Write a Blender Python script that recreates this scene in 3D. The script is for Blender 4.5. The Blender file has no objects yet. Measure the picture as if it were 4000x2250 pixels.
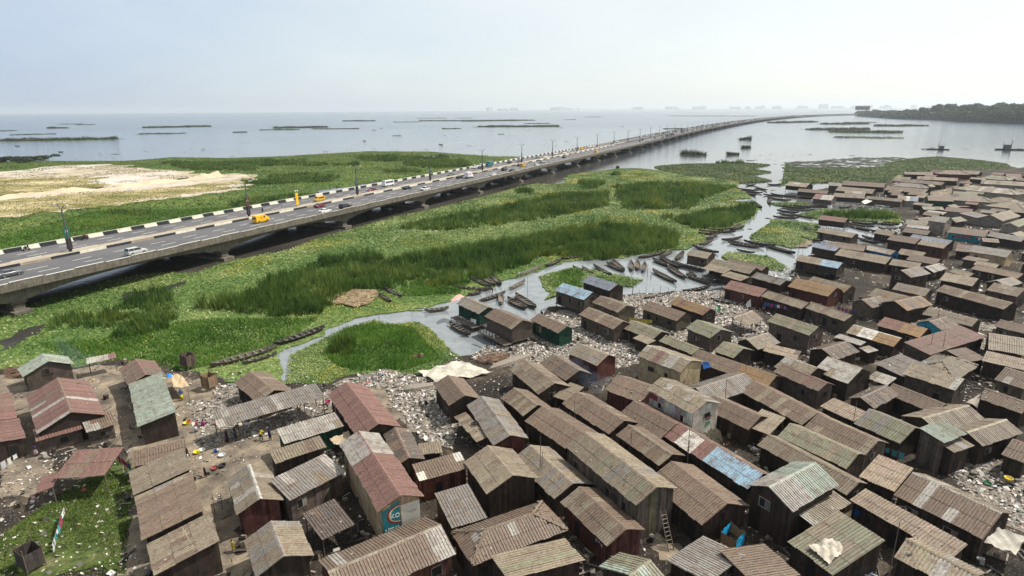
import bpy, bmesh, math, random
import numpy as np
from mathutils import Vector, Matrix

R = math.radians
random.seed(7)
RNG = np.random.default_rng(7)
scene = bpy.context.scene

# ------------------------------------------------------------------ camera
CAM_H = 39.5
cam_data = bpy.data.cameras.new("camera")
cam = bpy.data.objects.new("camera", cam_data)
scene.collection.objects.link(cam)
cam_data.sensor_width = 36.0
cam_data.lens = 20.98
cam_data.clip_start = 0.5
cam_data.clip_end = 60000
cam.matrix_world = (Matrix.Translation((0, 0, CAM_H)) @ Matrix.Rotation(R(90 - 16.659), 4, 'X')
                    @ Matrix.Rotation(R(-0.358), 4, 'Z'))
scene.camera = cam

# ------------------------------------------------------------------ sky and sun
SUN_AZ, SUN_EL = 70.0, 54.0            # degrees clockwise from +Y (straight ahead), above the horizon
world = bpy.data.worlds.new("World")
scene.world = world
world.use_nodes = True
nt = world.node_tree
for n in list(nt.nodes):
    nt.nodes.remove(n)
wo = nt.nodes.new('ShaderNodeOutputWorld')
bgn = nt.nodes.new('ShaderNodeBackground')
sky = nt.nodes.new('ShaderNodeTexSky')
sky.sky_type = 'NISHITA'
sky.sun_disc = False
sky.sun_elevation = R(SUN_EL)
sky.sun_rotation = R(SUN_AZ)
sky.altitude = 0
sky.air_density = 1.0
sky.dust_density = 0.8
sky.ozone_density = 2.0
bgn.inputs['Strength'].default_value = 0.09
nt.links.new(sky.outputs[0], bgn.inputs['Color'])
# thin high haze veil, whiter towards the sun
to_sun = Vector((math.sin(R(SUN_AZ)) * math.cos(R(SUN_EL)), math.cos(R(SUN_AZ)) * math.cos(R(SUN_EL)), math.sin(R(SUN_EL))))
tcw = nt.nodes.new('ShaderNodeTexCoord')
dot = nt.nodes.new('ShaderNodeVectorMath'); dot.operation = 'DOT_PRODUCT'; dot.inputs[1].default_value = to_sun
nt.links.new(tcw.outputs['Generated'], dot.inputs[0])
mpw = nt.nodes.new('ShaderNodeMapping'); mpw.inputs['Scale'].default_value = (1.0, 1.0, 2.6)
nt.links.new(tcw.outputs['Generated'], mpw.inputs['Vector'])
cln = nt.nodes.new('ShaderNodeTexNoise'); cln.inputs['Scale'].default_value = 3.2; cln.inputs['Detail'].default_value = 6; cln.inputs['Roughness'].default_value = 0.55
nt.links.new(mpw.outputs[0], cln.inputs['Vector'])
mad = nt.nodes.new('ShaderNodeMath'); mad.operation = 'MULTIPLY_ADD'; mad.inputs[1].default_value = 0.34
nt.links.new(cln.outputs['Fac'], mad.inputs[0]); nt.links.new(dot.outputs['Value'], mad.inputs[2])
mr = nt.nodes.new('ShaderNodeMapRange'); mr.inputs['From Min'].default_value = -0.3; mr.inputs['From Max'].default_value = 1.17
nt.links.new(mad.outputs[0], mr.inputs['Value'])
veil = nt.nodes.new('ShaderNodeValToRGB')
ve = veil.color_ramp.elements
ve[0].position = 0.0; ve[0].color = (0.40, 0.50, 0.70, 1)
ve[1].position = 1.0; ve[1].color = (1.25, 1.2, 1.08, 1)
for pos, c in ((0.22, (0.47, 0.57, 0.77)), (0.44, (0.80, 0.87, 0.90)), (0.62, (0.97, 0.99, 0.96))):
    q_ = ve.new(pos); q_.color = (*c, 1)
nt.links.new(mr.outputs['Result'], veil.inputs['Fac'])
bg2 = nt.nodes.new('ShaderNodeBackground'); bg2.inputs['Strength'].default_value = 0.82
nt.links.new(veil.outputs[0], bg2.inputs['Color'])
mxs = nt.nodes.new('ShaderNodeMixShader'); mxs.inputs[0].default_value = 0.72
nt.links.new(bgn.outputs[0], mxs.inputs[1]); nt.links.new(bg2.outputs[0], mxs.inputs[2])
nt.links.new(mxs.outputs[0], wo.inputs['Surface'])

sun_data = bpy.data.lights.new("sun", 'SUN')
sun_data.energy = 5.0
sun_data.angle = R(0.6)
sun_data.color = (1.0, 0.955, 0.88)
sun = bpy.data.objects.new("sun", sun_data)
scene.collection.objects.link(sun)
sun.rotation_euler = to_sun.to_track_quat('Z', 'Y').to_euler()

vs = scene.view_settings
vs.view_transform = 'Standard'
vs.look = 'None'
vs.gamma = 1.0
vs.use_curve_mapping = False
vs.exposure = 0.42
scene.cycles.use_denoising = True
scene.cycles.max_bounces = 6
scene.cycles.volume_bounces = 0
scene.cycles.use_adaptive_sampling = True
scene.cycles.adaptive_threshold = 0.02

# ------------------------------------------------------------------ layout of the place, metres (x right, y away, water level 0)
HOUSES = [
    ('G', -71.68, 84.49, -43.8, 4.39, -3.2, 2.81, 2.82, 1.34, 'gn', 'wg', ''),
    ('M', -65.18, 84.35, 36.1, 3.8, 0, 1.72, 2.53, 0.27, 'lg+rd', 'open', ''),
    ('G', -62.62, 75.24, -48.1, 13.35, -3.55, 3.16, 2.92, 1.49, 'rd+rd+rd+br+lg', 'wd', ''),
    ('M', -56.29, 62.34, 41.2, 4.62, 0, 2.59, 2.25, 0.41, 'rd+br', 'wg', ''),
    ('M', -51.66, 64.31, 42.7, 3.05, 0, 3.08, 2.25, 0.49, 'br+rd+lg', 'wg', ''),
    ('G', -56.77, 83.15, -49.2, 7.5, -2.2, 2.3, 2.82, 0.92, 'br+rd', 'wd', ''),
    ('M', -53.59, 76.14, -54.5, 14.52, 0, 4.13, 3.01, 0.66, 'gn', 'wd', ''),
    ('M', -62.5, 67.28, 131.6, 9.39, 0, 2.41, 2.63, 0.39, 'rd+br', 'wd', ''),
    ('M', -57.56, 62.49, 134.4, 6.59, 0, 2.81, 2.63, 0.45, 'rd', 'wd', ''),
    ('M', -47.95, 54.09, 6.6, 4.96, 0, 4.28, 2.82, 0.69, 'rd+rd+br', 'open', ''),
    ('M', -50.24, 55.27, -60.9, 3.17, 0, 1.45, 2.15, 0.25, 'rd', 'open', ''),
    ('M', -41.45, 56.68, 29.5, 5.18, 0, 2.64, 2.44, 0.42, 'br+br+wh', 'wd', ''),
    ('M', -40.81, 55.41, -54.0, 5.07, 0, 5.16, 2.73, 0.83, 'tn+br', 'wd', ''),
    ('M', -37.38, 50.82, -55.1, 7.68, 0, 5.07, 2.92, 0.81, 'br+tn+br+gy', 'wd', ''),
    ('M', -32.44, 44.23, -53.4, 4.69, 0, 5.11, 2.73, 0.82, 'tn+br+gy', 'wd', 'debris'),
    ('G', -27.83, 54.89, -58.4, 6.87, -2.1, 1.9, 2.92, 0.88, 'tn+gy+lg', 'rd', ''),
    ('M', -25.18, 55.2, 35.5, 5.47, 0, 2.15, 3.75, 0.34, 'tn+br+gy', 'wd', ''),
    ('M', -21.91, 49.94, 49.1, 6.35, 0, 3.72, 3.01, 0.59, 'gy+gy+tn+lg', 'wg', 'win'),
    ('G', -17.01, 58.39, -59.9, 13.32, -2.05, 2.14, 4.75, 0.86, 'seg:lg@.36,rd@1', 'oc', 'sign'),
    ('G', -21.99, 45.82, -57.6, 5.3, -2.25, 2.23, 2.82, 0.95, 'tn+gy', 'wd', ''),
    ('M', -17.26, 44.97, 43.0, 3.22, 0, 3.87, 2.44, 0.62, 'dk', 'open', 'debris'),
    ('G', -14.75, 39.0, 33.7, 9.98, -2.6, 3.0, 3.2, 1.09, 'br+br+tn+lg', 'rd', ''),
    ('M', -5.71, 46.34, 26.6, 3.53, 0, 4.58, 2.53, 0.73, 'gy', 'wd', ''),
    ('M', -9.64, 52.98, 25.6, 5.42, 0, 2.55, 3.01, 0.41, 'br+br+wh', 'rd', ''),
    ('G', -2.73, 57.03, -63.9, 6.18, -2.75, 2.81, 3.39, 1.16, 'tn', 'wd', 'win'),
    ('G', 1.9, 58.22, -60.1, 8.19, -2.2, 2.41, 2.92, 0.92, 'tn+gy', 'wd', ''),
    ('G', 7.82, 57.86, -61.0, 11.48, -2.4, 2.61, 4.65, 1.01, 'tn+tn+ol+gy', 'wg', 'porch'),
    ('G', 6.48, 50.64, -60.9, 7.16, -2.05, 2.14, 2.92, 0.86, 'br+br+tn', 'rd', 'door'),
    ('P', -2.49, 44.09, 27.6, 4.85, -2.25, 2.25, 3.1, 0.95, 'br+br+br+lg', 'wd', 'win'),
    ('M', 5.96, 42.08, 118.4, 3.09, 0, 7.34, 2.53, 1.17, 'tn+ol', 'wd', 'debris'),
    ('G', 11.14, 40.28, -141.1, 2.65, -3.1, 3.1, 2.82, 1.3, 'ol+gn', 'wd', ''),
    ('M', 17.02, 44.79, -143.0, 5.01, 0, 4.07, 2.73, 0.65, 'gy', 'wd', ''),
    ('M', 23.37, 40.04, 110.5, 3.97, 0, 4.93, 2.73, 0.79, 'br+tn', 'wd', 'debris'),
    ('G', 16.51, 54.4, -64.0, 7.8, -2.95, 2.96, 2.92, 1.24, 'br', 'wd', ''),
    ('G', 19.49, 62.68, -60.2, 11.81, -2.2, 1.7, 3.01, 0.92, 'seg:rd@.12,wh@.34,rd@.5,bl@1', 'wd', ''),
    ('G', 29.96, 51.71, -147.7, 7.38, -2.08, 2.45, 4.65, 1.03, 'seg:gn@.6,lg@1', 'wd', 'win'),
    ('M', 27.06, 45.55, 31.9, 6.13, 0, 2.09, 3.2, 0.33, 'tn+lg', 'open', ''),
    ('M', 24.31, 44.1, -64.3, 4.43, 0, 6.32, 2.73, 1.01, 'ol+tn', 'wd', 'debris'),
    ('G', 29.37, 60.67, -60.7, 10.57, -1.75, 1.6, 2.82, 0.74, 'tn+br', 'wd', ''),
    ('G', 32.6, 62.66, -55.8, 7.92, -2.15, 2.15, 2.92, 0.9, 'ol+tn', 'wd', ''),
    ('G', 36.75, 64.49, -59.3, 7.2, -2.4, 2.4, 3.01, 1.01, 'br+tn', 'wg', 'win'),
    ('G', 39.98, 51.8, -58.1, 7.42, -3.1, 3.05, 3.1, 1.3, 'br+br+br+tn+lg', 'wd', ''),
    ('M', 32.74, 49.61, -61.5, 8.99, 0, 2.37, 2.92, 0.38, 'dt', 'wd', 'debris'),
    ('G', 33.92, 43.09, -54.4, 5.22, -1.9, 1.9, 2.92, 0.8, 'tn+lg+tn+gy', 'wd', ''),
    ('M', 36.81, 55.01, -51.9, 3.4, 0, 4.6, 1.87, 0.74, 'dt', 'wd', 'debris'),
    ('G', 46.06, 80.57, -57.3, 5.02, -3.25, 3.25, 3.19, 1.37, 'lg+tn+lg', 'wd', ''),
    ('G', 53.45, 88.86, -150.0, 6.42, -2.2, 2.2, 2.67, 0.92, 'br+dk', 'wd', ''),
    ('M', 54.24, 82.32, -72.2, 5.03, 0, 4.94, 2.67, 0.79, 'gy', 'wd', ''),
    ('P', 62.84, 80.26, 35.6, 2.89, -2.7, 2.7, 2.67, 1.13, 'tn+gy', 'wd', ''),
    ('G', 56.98, 78.35, -55.8, 6.39, -2.3, 2.3, 3.45, 0.97, 'tn+lg+tn', 'wg', 'win'),
    ('G', 50.43, 73.27, -147.1, 6.58, -1.47, 1.7, 2.76, 0.71, 'br+dk', 'wd', ''),
    ('G', 51.8, 73.92, -64.1, 6.66, -1.9, 1.9, 2.59, 0.8, 'br', 'wd', ''),
    ('G', 56.67, 66.78, -158.4, 8.46, -2.36, 2.2, 2.93, 0.92, 'tn+br', 'wd', ''),
    ('G', 58.51, 63.22, -157.3, 7.37, -1.75, 1.8, 3.1, 0.76, 'tn+br+tn', 'wd', ''),
    ('M', 46.98, 57.47, 26.7, 4.35, 0, 2.65, 4.31, 0.42, 'gn+ol', 'wg', ''),
    ('M', 47.87, 56.91, 24.7, 3.53, 0, 1.54, 3.45, 0.25, 'tn+lg', 'wd', ''),
    ('G', 43.83, 65.96, -60.5, 5.35, -2.7, 2.7, 2.76, 1.13, 'ol+gy', 'wd', ''),
    ('M', 40.08, 70.02, -60.8, 4.56, 0, 2.75, 2.16, 0.44, 'dt', 'wd', 'debris'),
    ('G', 63.02, 72.12, -61.9, 4.96, -1.95, 1.95, 2.67, 0.82, 'br+dk', 'wd', ''),
    ('G', 70.22, 78.03, -60.1, 3.48, -2.8, 2.8, 2.67, 1.18, 'br+lg+tn', 'wg', ''),
    ('M', 70.61, 82.75, -45.8, 4.93, 0, 3.37, 2.84, 0.54, 'dt+tn', 'wd', 'debris'),
    ('M', 68.3, 82.59, 18.2, 4.06, 0, 3.28, 2.67, 0.53, 'br+tn', 'wd', ''),
    ('G', 56.15, 59.25, -57.6, 2.07, -2.45, 2.45, 2.59, 1.03, 'br+rd', 'wd', ''),
    ('M', 50.84, 78.22, -56.7, 2.77, 0, 2.47, 2.24, 0.39, 'lg+tn', 'open', ''),
    ('G', 20.22, 82.99, -50.6, 7.62, -2.3, 3.11, 4.55, 0.97, 'tn+tn+lg+rd', 'oc', 'win'),
    ('G', 19.37, 71.31, -59.4, 7.77, -2.3, 2.59, 4.75, 0.97, 'tn+lg', 'wt', 'paint'),
    ('G', 14.5, 75.72, -44.3, 5.64, -2.75, 2.75, 2.92, 1.16, 'br', 'rd', ''),
    ('G', 15.29, 68.25, -56.1, 6.98, -2.45, 2.45, 2.92, 1.03, 'br+rd', 'wd', ''),
    ('G', 13.71, 62.84, -61.0, 7.25, -1.75, 1.88, 2.92, 0.74, 'br+tn', 'wd', ''),
    ('G', 32.85, 74.23, -65.6, 10.07, -2.3, 2.3, 2.82, 0.97, 'br+tn', 'wd', ''),
    ('G', 32.32, 76.41, -149.9, 9.39, -2.5, 2.5, 2.92, 1.05, 'gy+br+tn', 'wd', ''),
    ('G', 26.05, 69.99, -55.0, 6.79, -2.25, 2.25, 2.82, 0.95, 'br+tn', 'wd', ''),
    ('M', 28.15, 64.45, -48.3, 2.97, 0, 4.12, 2.63, 0.66, 'tn', 'open', ''),
    ('G', 28.61, 85.17, -50.3, 12.44, -2.2, 2.2, 2.92, 0.92, 'seg:br@.62,or@1', 'wd', ''),
    ('G', 33.55, 88.31, -56.1, 3.64, -2.25, 2.87, 2.93, 0.95, 'ol+tn', 'wd', ''),
    ('G', 38.95, 79.17, -62.4, 7.08, -1.75, 1.75, 3.29, 0.74, 'br+rd', 'wg', 'win'),
    ('G', 40.15, 80.87, -60.0, 4.96, -2.5, 2.5, 3.48, 1.05, 'tn+lg', 'wd', ''),
    ('M', 39.69, 87.67, -40.6, 5.03, 0, 2.46, 2.59, 0.39, 'dt+dk', 'wd', 'debris'),
    ('G', -8.97, 75.98, -65.5, 6.87, -2.1, 2.13, 3.2, 0.88, 'br', 'wd', ''),
    ('G', -3.95, 69.7, -69.4, 10.37, -1.95, 2.16, 3.2, 0.82, 'gy+gy+tn', 'rd', ''),
    ('M', -7.23, 67.0, -62.3, 6.76, 0, 1.48, 2.63, 0.25, 'tn+br', 'open', ''),
    ('G', 0.22, 72.29, -59.5, 5.73, -2.0, 1.96, 3.1, 0.84, 'br+tn', 'wd', ''),
    ('G', 1.76, 81.03, -63.5, 8.79, -2.35, 2.4, 3.1, 0.99, 'tn+br', 'wd', ''),
    ('G', 6.1, 83.7, -60.5, 6.94, -2.3, 2.08, 2.92, 0.97, 'br+dk', 'wd', ''),
    ('G', 10.31, 87.9, -50.9, 6.48, -2.3, 2.19, 3.01, 0.97, 'tn+gy', 'rd', ''),
    ('G', 8.36, 70.87, -57.7, 9.08, -2.3, 2.3, 3.01, 0.97, 'br+br+tn', 'wd', ''),
    ('G', 3.66, 66.92, -54.9, 7.7, -2.55, 2.55, 2.92, 1.07, 'br', 'wd', ''),
    ('M', 5.5, 72.61, -41.2, 2.34, 0, 3.78, 2.53, 0.6, 'tn+or', 'open', ''),
    ('G', -37.39, 78.09, -46.6, 8.37, -2.25, 2.43, 2.92, 0.95, 'br+tn', 'wd', ''),
    ('M', -35.28, 63.8, 37.6, 13.12, 0, 3.53, 3.1, 0.57, 'gy+lg', 'open', ''),
    ('G', -22.35, 73.38, -59.1, 13.08, -2.5, 2.53, 3.29, 1.05, 'rd', 'wd', ''),
    ('M', -26.21, 60.36, 35.0, 7.0, 0, 2.98, 2.92, 0.48, 'lg+tn', 'gr', ''),
    ('G', -13.95, 62.92, -67.0, 7.06, -1.3, 1.59, 2.92, 0.55, 'dk+br', 'wd', ''),
    ('M', -10.43, 58.72, 14.0, 2.51, 0, 1.86, 2.44, 0.3, 'tn+br', 'wd', ''),
    ('G', -9.16, 111.34, -52.8, 7.78, -2.0, 2.0, 3.42, 0.84, 'gy+tn', 'gr', 'stilt,deck'),
    ('G', -3.12, 103.53, -53.8, 8.4, -2.35, 2.49, 3.6, 0.99, 'br+tn', 'wg', 'stilt,deck,win'),
    ('G', 4.85, 102.76, -55.4, 8.17, -1.9, 1.49, 3.01, 0.8, 'br+tn', 'gr', ''),
    ('G', 10.6, 118.64, -51.3, 8.48, -2.4, 1.83, 3.89, 1.01, 'bl+bg', 'wg', 'stilt'),
    ('G', 16.92, 124.65, -55.4, 8.5, -2.25, 2.09, 3.89, 0.95, 'bg', 'wd', 'stilt,win'),
    ('G', 17.53, 112.91, -57.4, 7.51, -2.1, 2.71, 3.01, 0.88, 'br+tn', 'wg', 'win'),
    ('G', 14.27, 105.79, -57.6, 9.45, -2.15, 2.15, 3.01, 0.9, 'br+tn+tn', 'wg', ''),
    ('G', 21.11, 99.73, -56.0, 7.11, -2.1, 2.49, 2.59, 0.88, 'ol+tn', 'wd', ''),
    ('M', 20.42, 93.97, -57.0, 3.47, 0, 1.73, 2.41, 0.28, 'tn', 'wd', ''),
    ('G', 26.75, 109.94, -54.9, 8.61, -2.35, 2.13, 2.67, 0.99, 'br', 'wg', 'win'),
    ('G', 32.8, 112.7, -58.3, 8.32, -2.1, 1.94, 2.67, 0.88, 'or+rd', 'wd', ''),
    ('G', 32.21, 97.97, -62.7, 5.58, -2.4, 3.06, 3.1, 1.01, 'ol+gy', 'wg', ''),
    ('G', 25.56, 92.96, -56.0, 6.91, -1.5, 1.5, 2.59, 0.63, 'ol+tn', 'wd', ''),
    ('G', 44.66, 105.02, -142.6, 5.92, -2.25, 2.25, 2.33, 0.95, 'dt', 'open', ''),
    ('G', 42.55, 92.85, -147.9, 5.68, -1.89, 2.25, 2.67, 0.95, 'tn+gy', 'wd', ''),
    ('G', 46.46, 99.24, -59.3, 7.99, -2.2, 2.2, 3.79, 0.92, 'ol+tn', 'wg', 'win'),
    ('G', 46.51, 150.89, -46.9, 5.85, -2.35, 2.35, 3.43, 0.99, 'tn+gy', 'wg', 'stilt,door'),
    ('G', 49.26, 141.06, -53.9, 11.15, -2.3, 2.3, 3.34, 0.97, 'tn+ol', 'wd', 'stilt'),
    ('M', 45.26, 137.44, -52.3, 5.96, 0, 3.21, 2.91, 0.51, 'tn', 'open', 'stilt'),
    ('G', 54.02, 143.47, -57.7, 10.18, -1.65, 1.65, 3.17, 0.69, 'br+tn', 'wd', 'stilt'),
    ('M', 47.58, 130.91, -60.2, 5.54, 0, 2.87, 3.0, 0.46, 'tn', 'wd', 'stilt'),
    ('G', 55.2, 129.61, -59.6, 7.5, -1.95, 2.63, 3.17, 0.82, 'gy+dk', 'wd', 'stilt'),
    ('G', 47.16, 123.42, -52.6, 8.25, -2.6, 2.6, 2.76, 1.09, 'rd+br', 'rd', 'win'),
    ('G', 52.32, 116.71, -60.8, 9.29, -1.95, 1.95, 2.76, 0.82, 'tn+br', 'wd', 'win'),
    ('G', 61.33, 123.72, -55.9, 8.78, -2.95, 2.95, 2.93, 1.24, 'or', 'rd', 'door'),
    ('G', 66.17, 126.15, -60.8, 8.7, -2.2, 2.2, 2.93, 0.92, 'tn+or', 'wg', ''),
    ('G', 57.67, 109.42, -66.1, 8.8, -1.85, 1.85, 2.76, 0.78, 'tn+br', 'wg', ''),
    ('G', 71.89, 144.85, -51.6, 10.25, -2.25, 2.25, 3.26, 0.95, 'seg:tn@.6,bl@1', 'wd', 'stilt'),
    ('G', 86.08, 152.51, -52.8, 12.2, -2.8, 2.8, 2.76, 1.18, 'tn+br', 'wd', ''),
    ('G', 97.02, 158.73, -67.0, 7.77, -1.9, 1.9, 2.67, 0.8, 'lg+tn', 'bl', ''),
    ('G', 88.15, 162.8, -42.6, 9.33, -1.85, 1.85, 2.67, 0.78, 'br+tn', 'wd', ''),
    ('G', 93.9, 142.87, -47.6, 6.1, -2.25, 2.25, 2.59, 0.95, 'tn', 'wd', ''),
    ('G', 101.23, 147.17, -55.7, 6.52, -2.25, 2.25, 2.67, 0.95, 'br', 'wg', ''),
    ('G', 91.93, 129.99, -153.2, 7.17, -2.18, 2.4, 3.96, 1.01, 'br+gy', 'wd', 'win'),
    ('G', 102.76, 138.9, -148.1, 6.84, -1.85, 1.85, 2.59, 0.78, 'gy+lg', 'wd', ''),
    ('G', 97.13, 128.84, -54.8, 6.15, -2.75, 2.75, 2.67, 1.16, 'tn+br', 'wd', ''),
    ('G', 103.42, 134.71, -75.8, 4.7, -1.35, 1.35, 2.59, 0.57, 'tn', 'wd', ''),
    ('G', 89.47, 118.45, -69.1, 12.88, -2.25, 2.25, 3.1, 0.95, 'br+tn', 'wd', ''),
    ('G', 100.98, 119.85, -61.4, 5.38, -2.65, 2.65, 2.93, 1.11, 'br+tn', 'wg', ''),
    ('G', 110.01, 126.07, -153.3, 6.44, -1.95, 1.95, 2.67, 0.82, 'tn+gy', 'wd', ''),
    ('G', 110.6, 137.36, -65.8, 9.51, -1.95, 1.95, 2.67, 0.82, 'br', 'wd', ''),
    ('G', 122.71, 154.83, -56.0, 8.23, -2.85, 2.85, 2.93, 1.2, 'gy+bg', 'oc', 'door'),
    ('G', 74.67, 117.17, -59.8, 6.69, -2.6, 2.6, 2.67, 1.09, 'tn+or', 'wd', ''),
    ('G', 72.7, 112.29, -154.8, 5.51, -2.15, 2.15, 2.76, 0.9, 'br+gy', 'wg', ''),
    ('G', 79.19, 110.27, -155.0, 7.82, -2.73, 2.5, 3.27, 1.05, 'or+br', 'wd', 'win'),
    ('G', 66.19, 99.99, -58.3, 7.03, -2.35, 2.35, 2.67, 0.99, 'seg:rd@.5,or@1', 'wd', ''),
    ('G', 58.78, 96.49, -56.7, 7.65, -2.15, 2.15, 2.67, 0.9, 'seg:tn@.2,wh@.5,or@1', 'wd', ''),
    ('G', 77.48, 100.39, -152.6, 5.44, -2.19, 2.15, 2.67, 0.9, 'br+dk', 'te', ''),
    ('G', 77.99, 105.81, -58.8, 7.98, -2.05, 2.05, 2.59, 0.86, 'tn+dt', 'wd', 'debris'),
    ('M', 64.35, 85.18, 27.3, 16.22, 0, 4.01, 2.76, 0.64, 'rd+br', 'wg', ''),
    ('G', 77.23, 90.4, -34.6, 4.41, -3.55, 3.55, 2.76, 1.49, 'tn', 'rd', ''),
    ('M', 54.11, 93.58, -58.4, 4.41, 0, 1.52, 2.5, 0.25, 'lg', 'wd', ''),
    ('M', 55.94, 89.34, -79.1, 2.05, 0, 1.73, 2.24, 0.28, 'tn+lg', 'wd', ''),
    ('G', 136.98, 296.39, -53.9, 10.47, -3.55, 3.55, 3.09, 1.49, 'tn+lg', 'wd', 'stilt'),
    ('G', 131.82, 274.58, -46.1, 12.74, -2.3, 2.3, 2.93, 0.97, 'br+rd', 'wd', 'stilt'),
    ('G', 152.56, 289.01, -28.7, 5.11, -2.7, 2.7, 3.73, 1.13, 'gy', 'wg', 'stilt'),
    ('G', 166.18, 301.53, -37.9, 18.44, -3.55, 3.55, 2.59, 1.49, 'br+rd', 'wd', ''),
    ('G', 152.72, 280.1, -48.3, 15.51, -3.55, 3.55, 2.59, 1.49, 'tn+br', 'wd', ''),
    ('G', 152.01, 272.82, -32.9, 8.23, -2.1, 2.1, 2.27, 0.88, 'tn+lg', 'wd', ''),
    ('G', 138.6, 256.89, -29.3, 11.43, -2.9, 2.9, 3.01, 1.22, 'tn+br', 'wd', 'stilt'),
    ('G', 127.86, 251.33, -44.3, 7.45, -3.55, 3.55, 3.09, 1.49, 'seg:rd@.4,lg@1', 'wg', 'stilt'),
    ('G', 150.82, 253.37, -48.0, 13.46, -1.95, 1.95, 2.51, 0.82, 'br+gy', 'wg', ''),
    ('G', 161.25, 249.08, -32.8, 7.06, -3.35, 3.35, 2.59, 1.41, 'seg:tn@.3,wh@.5,bg@1', 'cb', ''),
    ('G', 176.21, 280.98, -54.1, 16.77, -3.55, 3.55, 2.59, 1.49, 'br+tn', 'wd', ''),
    ('P', 190.24, 293.58, -53.3, 8.08, -3.4, 3.4, 2.67, 1.43, 'gy', 'cb', ''),
    ('G', 201.05, 315.32, -58.5, 23.06, -2.8, 2.8, 2.59, 1.18, 'br+tn', 'wd', ''),
    ('G', 217.07, 322.34, -31.8, 17.61, -2.8, 2.8, 2.59, 1.18, 'tn+rd', 'wd', ''),
    ('P', 248.78, 346.24, -26.9, 6.43, -4.95, 4.95, 2.91, 1.7, 'br+gy', 'rd', ''),
    ('G', 261.86, 350.26, -57.2, 8.62, -3.25, 3.25, 2.59, 1.37, 'tn+lg', 'wd', ''),
    ('G', 226.09, 347.68, -24.5, 13.73, -2.45, 2.45, 2.59, 1.03, 'tn+lg', 'wd', ''),
    ('G', 248.28, 356.35, -72.0, 6.97, -2.8, 2.8, 2.59, 1.18, 'rd', 'wd', ''),
    ('P', 255.26, 321.28, -57.9, 5.34, -4.05, 4.05, 2.75, 1.7, 'ol+gy', 'cb', ''),
    ('G', 235.76, 301.58, -42.9, 18.14, -3.55, 3.55, 2.75, 1.49, 'tn+lg+br', 'cb', ''),
    ('P', 212.74, 278.58, -62.5, 15.59, -4.95, 4.95, 2.75, 1.7, 'tn+lg', 'cb', ''),
    ('G', 194.74, 263.73, -36.0, 8.48, -2.6, 2.6, 2.59, 1.09, 'ol+gy', 'cb', ''),
    ('G', 172.87, 248.41, -24.4, 8.69, -3.4, 3.4, 2.59, 1.43, 'br', 'gr', ''),
    ('P', 186.08, 247.3, -38.1, 6.15, -4.95, 4.95, 2.75, 1.7, 'tn+ol', 'cb', ''),
    ('P', 197.65, 241.31, -83.6, 4.38, -4.05, 4.05, 2.75, 1.7, 'tn', 'cb', ''),
    ('P', 189.48, 228.24, -62.4, 3.54, -4.95, 4.95, 2.75, 1.7, 'tn+br', 'cb', ''),
    ('G', 175.72, 209.4, -145.6, 16.79, -3.52, 3.55, 2.75, 1.49, 'tn', 'cb', 'win'),
    ('M', 160.06, 211.67, -93.6, 9.4, 0, 4.21, 2.91, 0.67, 'gy', 'cb', ''),
    ('G', 162.02, 221.12, -48.7, 8.02, -2.7, 2.7, 2.59, 1.13, 'br+rd', 'cb', ''),
    ('G', 154.94, 224.47, -13.2, 6.93, -1.85, 1.85, 2.59, 0.78, 'ol+dk', 'wd', ''),
    ('M', 151.34, 217.48, -57.1, 6.06, 0, 3.4, 2.27, 0.54, 'lg', 'wd', ''),
    ('G', 136.01, 191.12, -54.1, 4.88, -3.0, 3.0, 4.51, 1.26, 'gy+tn', 'cb', 'win'),
    ('G', 130.72, 195.53, -34.3, 6.01, -2.25, 2.25, 2.75, 0.95, 'ol+gy', 'cb', ''),
    ('G', 127.76, 190.19, -41.4, 5.91, -1.75, 1.75, 2.51, 0.74, 'lg+tn', 'bl', ''),
    ('G', 136.12, 182.2, -49.5, 9.34, -3.05, 3.05, 2.51, 1.28, 'br+tn', 'te', ''),
    ('G', 143.45, 175.4, -70.2, 9.35, -2.3, 2.3, 2.59, 0.97, 'gy+br', 'wd', ''),
    ('M', 135.42, 167.88, -29.6, 3.75, 0, 3.13, 2.27, 0.5, 'br+tn', 'wd', ''),
    ('G', 120.77, 157.95, -41.8, 3.34, -2.9, 2.9, 2.51, 1.22, 'br+rd', 'wd', ''),
    ('G', 108.43, 167.06, -55.9, 7.19, -2.55, 2.55, 3.55, 1.07, 'br', 'wd', 'win'),
    ('G', 118.47, 173.1, -60.8, 10.5, -1.9, 1.9, 2.59, 0.8, 'bg+lg', 'wd', ''),
    ('G', 112.65, 160.65, -60.0, 6.51, -2.05, 2.05, 3.55, 0.86, 'tn', 'rd', 'win'),
    ('G', 106.19, 203.05, -48.2, 8.59, -2.4, 2.4, 3.01, 1.01, 'rd+br', 'wd', 'stilt'),
    ('G', 94.91, 180.42, -57.8, 10.71, -2.1, 2.1, 3.17, 0.88, 'tn+ol', 'wg', 'stilt'),
    ('G', 83.64, 160.74, -59.5, 6.88, -1.9, 1.9, 3.01, 0.8, 'bg', 'wd', 'stilt'),
    ('G', 90.39, 163.21, -49.0, 7.73, -2.3, 2.3, 2.51, 0.97, 'br+tn', 'wd', ''),
    ('G', 274.54, 343.64, -72.6, 6.47, -2.4, 2.4, 2.59, 1.01, 'br', 'wd', ''),
    ('G', 273.92, 334.26, -35.3, 6.57, -2.5, 2.5, 2.59, 1.05, 'rd+br', 'wd', ''),
    ('G', 172.68, 198.5, -143.2, 16.01, -2.15, 2.15, 2.59, 0.9, 'ol', 'cb', ''),
    ('G', 244.55, 276.07, -154.2, 6.14, -2.28, 2.28, 2.58, 0.96, 'br', 'wg', ''),
    ('G', 205.69, 270.29, -56.7, 6.73, -1.56, 1.56, 2.32, 0.65, 'tn+gy', 'wg', ''),
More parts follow.
